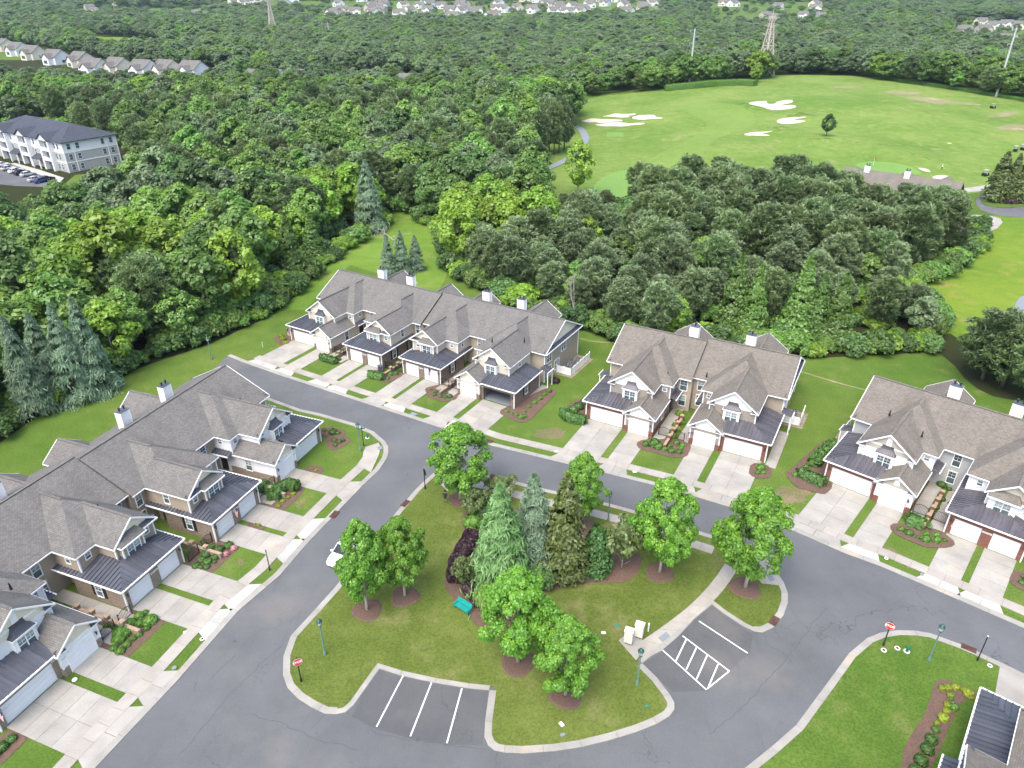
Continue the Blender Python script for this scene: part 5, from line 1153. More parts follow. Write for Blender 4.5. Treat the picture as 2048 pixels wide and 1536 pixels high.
def glyphs(text, size, mat, parent, y):
    cu = bpy.data.curves.new('text', 'FONT'); cu.body = text; cu.size = size; cu.align_x = 'CENTER'; cu.align_y = 'CENTER'; cu.extrude = .004; cu.offset = .012
    o = bpy.data.objects.new('tmp', cu); col.objects.link(o); bpy.context.view_layer.update(); me = bpy.data.meshes.new_from_object(o.evaluated_get(bpy.context.evaluated_depsgraph_get())); bpy.data.objects.remove(o)
    me.name = 'lettering'; me.materials.clear(); me.materials.append(MATS[mat]); me.transform(Matrix.Rotation(PI / 2, 4, 'X')); me.transform(Matrix.Translation((0, y, 0))); return link('lettering', me, parent)
def stop_sign(p, h, rz, label, z=.08):
    t = thing('stop_sign', label, 'stop sign', (p.x, p.y, z), rz, 'stop signs'); m = MB(); m.lathe([(.09, 0), (.09, .5), (.055, .55), (.055, h), (.075, h + .02), (.04, h + .12), (.0, h + .14)], n=10); build(m, 'post', 'black_metal', t, uv=False)
    zc = h - .42
    for nm, r, y0, y1, mt in (('backing', .47, -.09, -.062, 'black_metal'), ('sign_rim', .435, -.1, -.091, 'sign_white'), ('sign_face', .405, -.106, -.101, 'stop_red')):
        m = MB(); m.poly([(a * r, y0, zc + b * r) for a, b in OCT]); m.poly([(a * r, y1, zc + b * r) for a, b in OCT])
        for k in range(8): a, b = OCT[k], OCT[(k + 1) % 8]; m.poly([(a[0] * r, y0, zc + a[1] * r), (b[0] * r, y0, zc + b[1] * r), (b[0] * r, y1, zc + b[1] * r), (a[0] * r, y1, zc + a[1] * r)])
        build(m, nm, mt, t, uv=False)
    g = glyphs('STOP', .34, 'sign_white', t, -.112); g.location = (0, 0, zc)
stop_sign(gp(603, 1364), 2.95, math.radians(28), 'red stop sign on a black post at the left tip of the island')
stop_sign(gp(1766, 1292), 3.0, math.radians(-32), 'red stop sign on a black post on the corner lawn at lower right')
stop_sign(gp(850.5, 979), 2.9, math.radians(118), 'stop sign seen edge-on beside the large far corner maple')
def street_name(p, h, rz, label, blade=True):
    t = thing('sign_post', label, 'sign post', (p.x, p.y, .08), rz, 'black sign posts'); m = MB(); m.lathe([(.085, 0), (.085, .4), (.05, .45), (.05, h), (.07, h + .02), (.03, h + .12)], n=10); build(m, 'post', 'black_metal', t, uv=False)
    m = MB()
    if blade: m.box(-.014, -.42, h - .35, .014, .42, h - .15); build(m, 'blade', 'green_cap', t, uv=False)
    else: m.box(-.05, -.05, h + .1, .05, .05, h + .18); build(m, 'post_cap', 'sign_white', t, uv=False)
street_name(gp(727.5, 892), 2.9, 1.9, 'black street name post beside the lamp at the left row corner'); street_name(gp(1954, 1322), 2.95, .33, 'black post on the corner lawn between the lamp and the driveway', False); street_name(gp(540, 1141), 2.6, .5, 'black post on the grass verge before the left row')
# bench
p = gp(925, 1222); t = thing('park_bench', 'teal slatted park bench beside the mulch bed on the island', 'bench', (p.x, p.y, .085), math.radians(-38))
for i in range(5): m = MB(); m.box(-.92, -.28 + i * .115, .42, .92, -.19 + i * .115, .46); build(m, 'seat_slat', 'bench_teal', t, uv=False)
for i in range(4): m = MB(); zb = .52 + i * .125; yb = .3 + i * .04; m.slab([(-.92, yb, zb), (.92, yb, zb), (.92, yb + .035, zb + .105), (-.92, yb + .035, zb + .105)], .03); build(m, 'back_slat', 'bench_teal', t, uv=False)
for sx in (-.86, .86): m = MB(); m.box(sx - .04, -.27, 0, sx + .04, -.2, .42); m.box(sx - .04, .22, 0, sx + .04, .29, .42); m.box(sx - .04, -.27, .36, sx + .04, .29, .42); m.tube((sx, .27, .4), (sx, .46, 1.02), .035, n=6); m.box(sx - .05, -.3, .62, sx + .05, .3, .66); m.box(sx - .03, -.28, .42, sx + .03, -.22, .62); build(m, 'bench_frame', 'bench_teal', t, uv=False)
# utility pedestals, marker post, lids, hydrants
for x, y, lab in ((1256, 1287, 'beige utility cabinet on the pad, left of the pair'), (1277, 1275, 'beige utility cabinet on the pad, right of the pair')):
    p = gp(x, y); t = thing('utility_cabinet', lab, 'utility cabinet', (p.x, p.y, .105), math.radians(-24), 'beige utility cabinets'); m = MB(); m.box(-.38, -.3, .25, .38, .3, 1.6); m.box(-.42, -.34, 1.6, .42, .34, 1.7); build(m, 'cabinet', 'beige_metal', t, uv=False)
    m = MB(); m.box(-.35, -.315, .31, -.01, -.3, 1.54); m.box(.01, -.315, .31, .35, -.3, 1.54); m.box(-.06, -.34, .9, -.02, -.315, 1.04); build(m, 'cabinet_door', 'beige_metal', t, uv=False)
    m = MB(); m.box(-.24, -.14, 0, -.14, .14, .25); m.box(.14, -.14, 0, .24, .14, .25); build_each(m, 'leg', 'iron_rust', t, uv=False)
p = gp(1296, 1264); t = thing('marker_post', 'white plastic marker post beside the curved walk', 'marker post', (p.x, p.y, .085), .4); m = MB(); m.box(-.05, -.05, 0, .05, .05, 1.0); build(m, 'post', 'pvc_white', t, uv=False); m = MB(); m.box(-.06, -.06, 1.0, .06, .06, 1.05); build(m, 'cap', 'pvc_white', t, uv=False)
def lid(x, y, r, mat, label, ring=None, z=.085, grp='utility lids in the grass', sq=False, px=True):
    p = gp(x, y); t = thing('utility_cover', label, 'utility cover', (p.x, p.y, z), R.uniform(0, 3), grp); m = MB()
    if ring: m.lathe([(r, 0), (r, .05), (r * .62, .05)], n=16); build(m, 'collar', ring, t, uv=False); m = MB(); m.lathe([(r * .6, 0), (r * .6, .062)], n=14); build(m, 'lid', mat, t, uv=False)
    elif sq: m.box(-r, -r * .65, 0, r, r * .65, .05); m.box(-r * .85, -r * .5, .05, r * .85, r * .5, .062); build(m, 'lid', mat, t, uv=False)
    else: m.lathe([(r, 0), (r, .05), (r * .85, .06)], n=14); build(m, 'lid', mat, t, uv=False)
lid(1767, 1302, .24, 'iron_rust', 'white-ringed round valve lid nearest the lower right stop sign', 'sign_white'); lid(1794, 1298, .24, 'iron_rust', 'white-ringed round valve lid between the stop sign and hydrant', 'sign_white')
lid(1123, 1450, .22, 'sign_white', 'white square lid on the island lawn above the front curb', sq=True); lid(1125, 1471, .2, 'plate_grey', 'grey square lid on the island lawn next to the front curb', sq=True)
lid(1207, 1267, .2, 'pvc_white', 'white square lid in the grass left of the utility cabinets', sq=True); lid(1234, 1252, .2, 'green_cap', 'pale green lid in the grass behind the utility cabinets', sq=True); lid(1293, 1413, .16, 'green_cap', 'small green lid by the right tip of the island', sq=True)
lid(405, 1279.5, .22, 'iron_rust', 'round meter lid in the verge grass of the left row, upper', 'sign_white'); lid(349, 1337, .22, 'plate_grey', 'round meter lid in the verge grass of the left row, lower'); lid(1772, 1118, .2, 'iron_rust', 'ringed meter lid in the verge of the right-hand row', 'sign_white'); lid(1843, 1150, .2, 'plate_grey', 'dark meter lid in the verge of the right-hand row'); lid(1979, 1333, .22, 'plate_grey', 'ringed lid beside the lower right driveway', 'beige_metal')
lid(1269, 945, .22, 'pvc_white', 'pale lid in the verge before the duplex', sq=True); lid(1112, 904, .22, 'pvc_white', 'pale lid in the verge left of the duplex driveway', sq=True); lid(150, 1361, .22, 'sign_white', 'white round lid in the grass strip of the nearest driveway'); lid(370, 1266, .14, 'sign_white', 'tiny white lid in the lawn of the left row')
def hydrant(x, y, label):
    p = gp(x, y); t = thing('fire_hydrant', label, 'fire hydrant', (p.x, p.y, .085), R.uniform(0, 3), 'green hydrants'); m = MB(); m.lathe([(.17, 0), (.17, .06), (.12, .08), (.12, .52), (.15, .54), (.14, .62), (.07, .72), (.03, .76)], n=10); m.tube((-.22, 0, .42), (.22, 0, .42), .06, n=8); m.tube((0, 0, .36), (0, -.24, .36), .075, n=8); build(m, 'hydrant', 'hydrant_green', t, uv=False); m = MB(); m.lathe([(.27, 0), (.27, .04), (.15, .045)], n=14); build(m, 'collar', 'sign_white', t, uv=False)
hydrant(1813, 1304, 'green fire hydrant in a white collar on the corner lawn'); hydrant(735, 877, 'green fire hydrant on the lawn at the left row corner')
p = gp(236, 770); t = thing('transformer_box', 'pale green transformer box on the lawn behind the left row', 'transformer', (p.x, p.y, 0), math.radians(68)); m = MB(); m.box(-.7, -.7, 0, .7, .7, .1); build(m, 'pad', 'concrete', t, uv=False); m = MB(); m.box(-.6, -.55, .1, .6, .55, .95); m.slab([(-.64, -.6, 1.0), (.64, -.6, 1.0), (.64, .6, 1.08), (-.64, .6, 1.08)], .1); build(m, 'cabinet', 'post_green', t, uv=False)
p = gp(211, 780); t = thing('marker_post', 'white plastic marker post beside the transformer box', 'marker post', (p.x, p.y, 0), 0); m = MB(); m.tube((0, 0, 0), (-.1, 0, 1.1), .06, n=7); build(m, 'post', 'pvc_white', t, uv=False)
p = gp(526, 695); t = thing('marker_post', 'grey marker post on the lawn before the cream row', 'marker post', (p.x, p.y, 0), 0); m = MB(); m.tube((0, 0, 0), (0, 0, 1.0), .07, n=7); build(m, 'post', 'galvanized', t, uv=False)
# storm drains let into the kerb
def drain(x, y, ang, label):
    p = gp(x, y); t = thing('storm_drain', label, 'storm drain', (p.x, p.y, .075), math.radians(ang), 'rusty storm drains'); m = MB(); m.box(-.62, -.34, 0, .62, .34, .055); build(m, 'frame', 'iron_rust', t, uv=False)
    for i in range(5): m = MB(); m.box(-.56, -.28 + i * .12, .055, .56, -.22 + i * .12, .08); build(m, 'grate_bar', 'iron_rust', t, uv=False)
drain(669, 1030, 69, 'rusty storm drain in the curb of the left street'); drain(811, 1008, 63, 'rusty storm drain in the island curb opposite the left row'); drain(977, 883, -30, 'rusty storm drain in the far curb left of the duplex'); drain(989, 954.5, -30, 'rusty storm drain in the island curb near the far corner maple'); drain(1548, 1243, 50, 'rusty storm drain in the curb at the small end of the island'); drain(1937, 1298, -35, 'rusty storm drain in the curb of the corner lawn')
# flags
FS = {}
def flag(o, ang, w, d, z, label, sc_=1.0, tilt=.5, drop=1.15):
    p = loc(o, ang, w, d, sc_); t = thing('house_flag', label, 'flag', (p.x, p.y, z), math.radians(ang), 'striped flags on the garages'); m = MB(); m.tube((0, 0, 0), (0, -.75, .65), .018, n=6); build(m, 'flag_pole', 'sign_white', t, uv=False)
    m = MB(); n = 9
    for i in range(13):
        for k in range(n):
            f = lambda a, s: (.06 * math.sin(a * 5 + s * 2) + .05 * s - (.32 - .64 * (s)) * .0, -.72 + .62 * s * (1 - .5 * a), .62 - .5 * s * .85 - a * drop)
            s0, s1, a0, a1 = i / 13, (i + 1) / 13, k / n, (k + 1) / n; m.poly([f(a0, s0), f(a0, s1), f(a1, s1), f(a1, s0)], 2 if (i < 7 and k < 4) else (0 if i % 2 == 0 else 1))
    build(m, 'flag_cloth', ['flag_red', 'sign_white', 'flag_blue'], t, uv=False)
CO = Vector((38.47, 73.07))
flag(OD, 69, 46.05 - 18.1, -.05, 2.1, 'striped flag over the upper garage doors of the left row'); flag(OD, 69, .2, .6, 1.9, 'striped flag at the bottom left corner of the left row'); flag(OA, -30.5, .1, .4, 1.9, 'striped flag at the far left corner of the cream row', SA); flag(OA, -30.5, 30.6, .5, 2.1, 'red striped flag hanging at the third cream entry garage', SA); flag(CO, -41, 5.4, -.05, 2.1, 'striped flag beside the wide garage door of the right-hand row'); flag(CO, -41, 9.4, -.5, 2.0, 'striped flag beside the small gabled garage of the right-hand row'); flag(CO, -41, 14.3, -1.0, 2.1, 'striped flag at the plum-roofed garage right of the courtyard'); flag(OB, -28.5, 14.5, .6, 1.7, 'striped flag at the small right garage of the duplex')
# bins and mailbox-like small things
for x, y, lab in ((761, 744, 'dark wheeled bin beside the second cream entry'), ): 
    p = gp(x, y); t = thing('wheeled_bin', lab, 'bin', (p.x, p.y, .06), .4); m = MB(); m.slab([(-.32, -.34, 1.0), (.32, -.34, 1.0), (.32, .34, 1.0), (-.32, .34, 1.0)], .92); m.slab([(-.35, -.38, 1.08), (.35, -.38, 1.08), (.35, .38, 1.1), (-.35, .38, 1.1)], .07); build(m, 'bin_body', 'flat_slate', t, uv=False); m = MB(); m.tube((-.3, .36, .12), (.3, .36, .12), .11, n=10); build(m, 'wheel', 'tire', t, uv=False)
# ------------------------------------------------------------------ cars
def loft(m, st, mi=0):
    """st: cross sections along x, each list of (y, z) half profile, mirrored"""
    rings = [[(x, y, z) for y, z in pr] + [(x, -y, z) for y, z in reversed(pr)] for x, pr in st]
    for a, b in zip(rings, rings[1:]):
        n = len(a)
        for k in range(n): m.poly([a[k], a[(k + 1) % n], b[(k + 1) % n], b[k]], mi)
    m.poly(rings[0][::-1], mi); m.poly(rings[-1], mi)
def make_car(label, mat, suv=False, group=None):
    t = thing('parked_car', label, 'car', group=group); h = .12 if suv else 0; m = MB()
    sec = lambda x, w, zt, zb=.28: (x, [(w * .9, zb), (w, zb + .2), (w, zt - .14), (w * .9, zt)])
    loft(m, [sec(-2.25, .74, .72 + h), sec(-2.1, .86, .92 + h), sec(-1.2, .91, .96 + h), sec(.8, .91, .95 + h), sec(1.7, .88, .84 + h), sec(2.15, .8, .72 + h), sec(2.3, .68, .55 + h)]); build(m, 'body', mat, t, uv=False, smooth=False)
    rb = -2.0 if suv else -1.75; m = MB(); sg = lambda x, w, zt, zb: (x, [(w, zb), (w * .84, zt)])
    loft(m, [sg(rb, .8, .95 + h, .9 + h), sg(rb + .5, .82, 1.42 + h, .9 + h), sg(.0, .83, 1.46 + h, .9 + h), sg(.95, .8, .95 + h, .9 + h)]); build(m, 'window_band', 'car_glass', t, uv=False)
    m = MB(); m.slab([(rb + .42, -.66, 1.47 + h), (.12, -.68, 1.5 + h), (.12, .68, 1.5 + h), (rb + .42, .66, 1.47 + h)], .07)
    for s in (-1, 1):
        for x0, z0, x1, z1 in ((rb, .95 + h, rb + .5, 1.44 + h), (.92, .95 + h, .02, 1.47 + h), (-.55, .95 + h, -.6, 1.46 + h)): m.tube((x0, s * .82, z0), (x1, s * .7, z1), .04, n=5)
    build(m, 'roof', mat, t, uv=False)
    for x in (-1.4, 1.4):
        for s in (-1, 1):
            m = MB(); m.tube((x, s * .72, .33), (x, s * .93, .33), .33, n=16); w_ = build(m, 'wheel', 'tire', t, uv=False); m = MB(); m.tube((x, s * .925, .33), (x, s * .945, .33), .2, n=10); build(m, 'rim', 'steel', w_, uv=False)
    for s in (-1, 1):
        m = MB(); m.box(2.1, s * .45 - .02, .6 + h, 2.27, s * .7, .74 + h); build(m, 'headlight', 'lamp_glass', t, uv=False); m = MB(); m.box(-2.27, s * .5, .7 + h, -2.1, s * .78, .86 + h); build(m, 'taillight', 'stop_red', t, uv=False); m = MB(); m.box(.75, s * .9, .95 + h, .95, s * 1.08, 1.08 + h); build(m, 'side_mirror', mat, t, uv=False)
    return t
c = make_car('white car parked by the island curb, half hidden behind two maples', 'car_white'); p = gp(690, 1110); c.location = (p.x, p.y, .012); c.rotation_euler = (0, 0, math.radians(-113))
c = make_car('white car standing in the open garage driveway behind the far corner maple', 'car_white', True); p = gp(921, 872); c.location = (p.x, p.y, .06); c.rotation_euler = (0, 0, math.radians(-30))
white = make_car('white car on the concrete drive beside the pine grove at the right', 'car_white'); p = gp(1966, 447); white.location = (p.x, p.y, .06); white.rotation_euler = (0, 0, .1)
LOTC = [((84, 365), 'car_blue', 'dark blue car at the near end of the apartment car park'), ((95, 362), 'car_black', 'black car at the very end of the apartment car park'), ((72, 362), 'car_silver', 'silver car second in the apartment car park row'), ((45, 349), 'car_black', 'black car in the middle of the apartment car park'), ((33, 345), 'car_white', 'white car in the middle of the apartment car park'), ((57, 352), 'car_silver', 'silver car right of the white one in the apartment car park'), ((5, 333), 'car_white', 'white car at the left edge of the apartment car park'), ((18, 340), 'car_silver', 'silver car near the left edge of the apartment car park')]
for (x, y), mt, lab in LOTC:
    c = make_car(lab, mt, mt == 'car_black'); p = gp(x, y); c.location = (p.x, p.y, .06); c.rotation_euler = (0, 0, math.radians(60))
# ------------------------------------------------------------------ people
def person(p, h, rz, label, shirt, legs, z, reach=0.0):
    t = thing('person', label, 'person', (p.x, p.y, z), rz)
    V = [(0, 0, .95), (.0, 0, 1.15), (0, 0, 1.38), (0, 0, 1.5), (0, -.02, 1.6), (0, -.03, 1.7), (.1, 0, .9), (.12, -.04, .5), (.12, 0, .08), (.12, -.14, .03), (-.1, 0, .9), (-.12, .03, .5), (-.13, .08, .08), (-.13, -.06, .03),
         (.2, 0, 1.4), (.28, -.02, 1.15), (.26, -.2 - reach * .1, .98 + reach * .35), (.25, -.28 - reach * .15, .95 + reach * .45), (-.2, 0, 1.4), (-.28, -.02, 1.15), (-.26, -.18, .98 + reach * .4), (-.25, -.26, .95 + reach * .5)]
    E = [(0, 1), (1, 2), (2, 3), (3, 4), (4, 5), (0, 6), (6, 7), (7, 8), (8, 9), (0, 10), (10, 11), (11, 12), (12, 13), (2, 14), (14, 15), (15, 16), (16, 17), (2, 18), (18, 19), (19, 20), (20, 21)]
    RR = [.15, .14, .16, .06, .08, .09, .1, .07, .045, .04, .1, .07, .045, .04, .07, .05, .04, .035, .07, .05, .04, .035]
    me = bpy.data.meshes.new('body'); me.from_pydata(V, E, []); o = link('body', me, t); md = o.modifiers.new('s', 'SKIN')
    for i, r in enumerate(RR): me.skin_vertices[0].data[i].radius = (r, r * .85)
    me.skin_vertices[0].data[0].use_root = True; o.modifiers.new('d', 'SUBSURF').levels = 1
    tt = NT('person_' + shirt); s = tt.new('ShaderNodeSeparateXYZ'); tt.lk(tt.coord(), s.inputs[0]); cc = lambda n: tuple(MATS[n].node_tree.nodes['Color Ramp'].color_ramp.elements[0].color[:3])
    rp = tt.ramp(tt.math('MULTIPLY', s.outputs[2], .5), [(0, (.03, .03, .03)), (.06, cc('skin') if legs == 'shorts' else cc('cloth_dark')), (.27, cc('cloth_dark')), (.49, cc(shirt)), (.735, cc('skin'))]); rp.node.color_ramp.interpolation = 'CONSTANT'; tt.out(rp, .8); me.materials.append(tt.m)
    m = MB(); m.lathe([(.105, 1.68), (.12, 1.74), (.1, 1.81), (.03, 1.85)], (0, 0), 10); build(m, 'hair', 'hair_dark' if shirt != 'cloth_white' else 'cloth_white', t, uv=False); t.scale = (h / 1.85,) * 3; return t
person(gp(891, 1006), 1.75, -.3, 'person in dark top and shorts standing on the grass under the far corner maple', 'cloth_dark', 'shorts', .085, 1.0)
q = gt(1883, 340); person(q, 1.85, .6, 'golfer in dark clothes and white cap standing on the golf grass', 'cloth_white', 'long', hz(q.x, q.y))
def patch(pts, off=.013):
    q = []
    for i, p in enumerate(densify(smooth_line(pts, 2, True), .35, True)): q.append(p + Vector((R.uniform(-.35, .35), R.uniform(-.35, .35))))
    drape('bare_patch', q, 'dry_grass', off)
# ------------------------------------------------------------------ golf course
GOLF = [gt(x, y) for x, y in ((1095, 428), (1078, 398), (1058, 345), (1060, 302), (1090, 290), (1138, 268), (1142, 205), (1200, 192), (1290, 184), (1390, 173), (1500, 161), (1600, 150), (1700, 152), (1800, 166), (1900, 180), (2060, 207), (2400, 262), (2400, 440), (2048, 402), (1960, 385), (1850, 402), (1700, 402), (1500, 408), (1300, 415), (1180, 424))]
drape('golf_course', GOLF, 'golf_grass', .05, 5)
FW = smooth_line([gt(x, y) for x, y in ((1348, 203), (1420, 202), (1490, 215), (1515, 235), (1505, 255), (1440, 275), (1410, 300), (1395, 330), (1340, 355), (1260, 375), (1215, 385), (1240, 350), (1330, 300), (1400, 270), (1420, 245), (1370, 225))], 2, True)
drape('fairway', FW, 'fairway_grass', .1, 5)
for lab, pts in (('putting_green', ((1180, 388), (1195, 360), (1240, 340), (1310, 338), (1330, 352), (1290, 385), (1230, 405))), ('putting_green', ((1705, 330), (1730, 323), (1780, 324), (1830, 336), (1850, 350), (1800, 352), (1740, 345)))): drape(lab, smooth_line([gt(x, y) for x, y in pts], 2, True), 'green_grass', .12, 4)
drape('tee_box', [gt(x, y) for x, y in ((1213, 265), (1247, 265), (1247, 274), (1212, 274))], 'green_grass', .13, 4)
BUNK = [((1494, 208), (1508, 204), (1524, 203), (1534, 202), (1533, 207), (1540, 209), (1550, 208), (1553, 204), (1566, 201), (1583, 200), (1587, 204), (1581, 207), (1560, 211), (1565, 212), (1580, 210), (1595, 213), (1585, 218), (1560, 221), (1538, 220), (1526, 215), (1510, 212)), ((1552, 243), (1560, 238), (1578, 236), (1597, 235), (1616, 234), (1606, 237), (1590, 239), (1586, 241), (1600, 241), (1614, 243), (1596, 247), (1570, 249), (1556, 247)), ((1488, 268), (1505, 265), (1530, 264), (1549, 262), (1535, 266), (1522, 268), (1540, 271), (1538, 273), (1510, 272), (1490, 272)),
        ((1161, 243), (1172, 240), (1184, 237), (1205, 239), (1222, 239), (1244, 240), (1246, 243), (1225, 244), (1215, 246), (1198, 247), (1190, 245), (1175, 246)), ((1201, 234), (1218, 231), (1230, 227), (1250, 229), (1273, 227), (1270, 231), (1255, 232), (1262, 235), (1235, 236), (1225, 234)), ((1262, 238), (1268, 233), (1280, 231), (1300, 230), (1312, 231), (1308, 234), (1326, 236), (1322, 239), (1300, 239), (1284, 241)), ((1186, 250), (1205, 248), (1228, 244), (1250, 246), (1258, 248), (1275, 246), (1292, 247), (1285, 250), (1265, 251), (1248, 254), (1225, 253), (1208, 254)), ((1365, 352), (1380, 347), (1400, 346), (1420, 349), (1450, 350), (1446, 356), (1420, 358), (1380, 364)), ((1833, 336), (1845, 337), (1858, 340), (1862, 346), (1845, 343)), ((1866, 353), (1878, 351), (1895, 352), (1902, 357), (1894, 362), (1878, 363), (1864, 359)), ((1890, 286), (1905, 287), (1900, 289))]
for b in BUNK: drape('sand_bunker', smooth_line([gt(x, y) for x, y in b], 1, True), 'sand', .16, 3)
for b in (((1760, 183), (1800, 181), (1850, 186), (1840, 190), (1790, 189)), ((1800, 195), (1850, 193), (1900, 202), (1965, 208), (1960, 212), (1900, 208), (1840, 204)), ((1965, 235), (1990, 227), (2035, 223), (2030, 232), (1990, 236)), ((1860, 205), (1890, 206), (1880, 211)), ((1985, 255), (2040, 245), (2060, 262), (2010, 262)), ((1650, 174), (1720, 171), (1730, 176), (1660, 178))): drape('bare_patch', smooth_line([gt(x, y) for x, y in b], 2, True), 'dry_rough', .09, 5)
def ribbon(name, pts, wd, mat, off, z=hz):
    ln = densify(smooth_line([Vector(p) for p in pts], 2), 4); a, b = offset(ln, wd / 2), offset(ln, -wd / 2); m = MB()
    for i in range(len(ln) - 1): m.poly([(q.x, q.y, z(q.x, q.y) + off) for q in (b[i], b[i + 1], a[i + 1], a[i])])
    return struct(name, m.mesh(name, mat, uv=False))
ribbon('cart_path', [gt(x, y) for x, y in ((1138, 250), (1155, 253), (1168, 266), (1172, 280), (1160, 298), (1140, 318), (1100, 335), (1066, 352), (1045, 375), (1050, 395), (1075, 405), (1092, 422), (1095, 440))], 3.0, 'plate_grey', .17)
drape('meadow', G([(1960, 432), (2100, 425), (2200, 640), (2100, 700), (1900, 690), (1892, 660), (1852, 608), (1830, 590), (1845, 572), (1930, 535), (1966, 500)]), 'meadow_grass', .012)
ribbon('cart_path', G([(2080, 590), (2050, 598), (2043, 620), (2052, 650), (2100, 680)]), 2.4, 'plate_grey', .03)
drape('red_earth', smooth_line(G([(1845, 690), (1890, 660), (1935, 690), (2048, 750), (2100, 800), (2000, 800), (1940, 770), (1900, 720)]), 1, True), 'forest_floor', .014)
ribbon('worn_track', G([(1160, 677), (1190, 684), (1235, 686)]), .42, 'dry_rough', .02); ribbon('worn_track', G([(1598, 742), (1640, 755), (1690, 770), (1740, 782)]), .42, 'dry_rough', .02)
drape('grass_clearing', G([(560, 620), (640, 545), (700, 490), (755, 440), (800, 415), (860, 440), (910, 490), (890, 560), (870, 590), (800, 560), (700, 530), (640, 590), (610, 620)]), 'clearing_grass', .012)
patch(G([(1062, 868), (1085, 855), (1112, 853), (1135, 864), (1120, 878), (1085, 882)]))
patch(G([(1535, 985), (1560, 972), (1600, 975), (1628, 985), (1610, 1005), (1570, 1010)])); patch(G([(1745, 1098), (1765, 1090), (1800, 1105), (1845, 1130), (1830, 1142), (1800, 1128)])); patch(G([(470, 1122), (485, 1115), (492, 1128), (475, 1136)])); patch(G([(590, 1005), (605, 998), (610, 1010), (596, 1018)]))
# club house road and turning circle at the right
ribbon('club_road', G([(1880, 385), (1930, 382), (2000, 372), (2100, 362)]), 4, 'concrete', .06); drape('club_drive', smooth_line(G([(1950, 397), (1985, 372), (2060, 362), (2140, 400), (2120, 440), (2050, 435), (1990, 432), (1955, 418)]), 2, True), 'asphalt', .05); drape('club_drive', smooth_line(G([(1900, 430), (1975, 430), (2010, 440), (1990, 462), (1950, 470), (1880, 460)]), 1, True), 'concrete', .055)
drape('planted_circle', smooth_line(G([(1958, 402), (1985, 388), (2048, 388), (2080, 400), (2060, 412), (2010, 418), (1970, 412)]), 2, True), 'lawn', .14); drape('mulch_bed', smooth_line(G([(1965, 400), (1990, 392), (2035, 393), (2050, 402), (2010, 408)]), 2, True), 'mulch', .16)
for x, y, ty, hw, lab in ((1987, 402, 303, 25, 'dense conical evergreen at the left of the turning circle'), (2012, 402, 307, 17, 'dense conical evergreen in the middle of the turning circle'), (2036, 404, 305, 22, 'dense conical evergreen at the right of the turning circle')): tr('cypress0', 'evergreen_tree', lab, 'tree', x, y, ty, hw, (11.5, 2.3), 'evergreens of the turning circle')
hedge('leaf_plum', G([(1995, 404), (2015, 408), (2035, 407), (2048, 402)]), 1.0, 1.1, 'dark plum hedge round the turning circle evergreens', z=.15)
q = gt(1652, 272); dq = math.hypot(q.y, CH); tree('dark0', 'lone_tree', 'small dark round tree alone on the golf slope beside the bunkers', 'tree', (q.x, q.y), .58); q = gt(1510, 165); tree('lime0', 'lone_tree', 'bright round tree at the end of the hilltop hedge', 'tree', (q.x, q.y), .7)
q = gt(1155, 392); tree('lime1', 'lone_tree', 'pale green tree at the golf edge by the pine grove corner', 'tree', (q.x, q.y), 1.05, None, None, None, .8)
hp = [gt(x, y) for x, y in ((1330, 182), (1380, 177), (1430, 172), (1480, 170), (1510, 172))]; hedge('leaf_ivy', hp, 3.0, 3.2, 'bright green scrub mound along the hilltop', 'scrub', 'scrub_mound', lambda q: hz(q.x, q.y) - .3)
hp = [gt(x, y) for x, y in ((1515, 157), (1600, 147), (1700, 149), (1800, 163), (1900, 177), (2060, 204))]; hedge('leaf_ivy', hp, 1.4, 1.3, 'low dark hedge line along the golf ridge', 'hedge', 'ridge_hedge', lambda q: hz(q.x, q.y))
def golf_cart(p, rz, label):
    t = thing('golf_cart', label, 'golf cart', (p.x, p.y, hz(p.x, p.y) + .05), rz, 'golf carts'); m = MB(); m.box(-1.1, -.58, .25, 1.15, .58, .55); m.box(-1.1, -.55, .55, -.2, .55, .95); m.slab([(.75, -.55, .85), (1.15, -.5, .62), (1.15, .5, .62), (.75, .55, .85)], .3); build(m, 'body', 'car_black', t, uv=False)
    m = MB(); m.slab([(-.95, -.62, 1.85), (.75, -.62, 1.85), (.75, .62, 1.85), (-.95, .62, 1.85)], .08); build(m, 'roof', 'cart_grey', t, uv=False); m = MB()
    for x, y in ((-.85, -.52), (-.85, .52), (.7, -.52), (.7, .52)): m.tube((x, y, .5), (x * .95, y, 1.8), .03, n=6)
    build(m, 'roof_post', 'black_metal', t, uv=False); m = MB(); m.box(-.25, -.5, .55, .25, .5, .8); m.box(-.3, -.5, .8, -.2, .5, 1.2); build(m, 'seat', 'beige_metal', t, uv=False)
    for x in (-.75, .8):
        for s in (-1, 1): m = MB(); m.tube((x, s * .45, .22), (x, s * .62, .22), .22, n=12); build(m, 'wheel', 'tire', t, uv=False)
for x, y, rz, lab in ((1985, 217, .3, 'dark golf cart alone high on the golf slope'), (2030, 303, .9, 'golf cart at the right edge, left of the pair'), (2045, 300, .7, 'golf cart at the right edge, right of the pair'), (1970, 352, .5, 'golf cart behind the turning circle evergreens')): golf_cart(gt(x, y), rz, lab)
q = gt(1746, 331); t = thing('golf_flag', 'red golf flag on the green behind the club house', 'flag', (q.x, q.y, hz(q.x, q.y)), .2); m = MB(); m.tube((0, 0, 0), (0, 0, 2.6), .03, n=6); build(m, 'flag_pole', 'sign_white', t, uv=False); m = MB(); m.slab([(.03, 0, 2.6), (.7, .05, 2.4), (.7, .08, 2.0), (.03, .02, 2.05)], .02); build(m, 'flag_cloth', 'flag_red', t, uv=False)
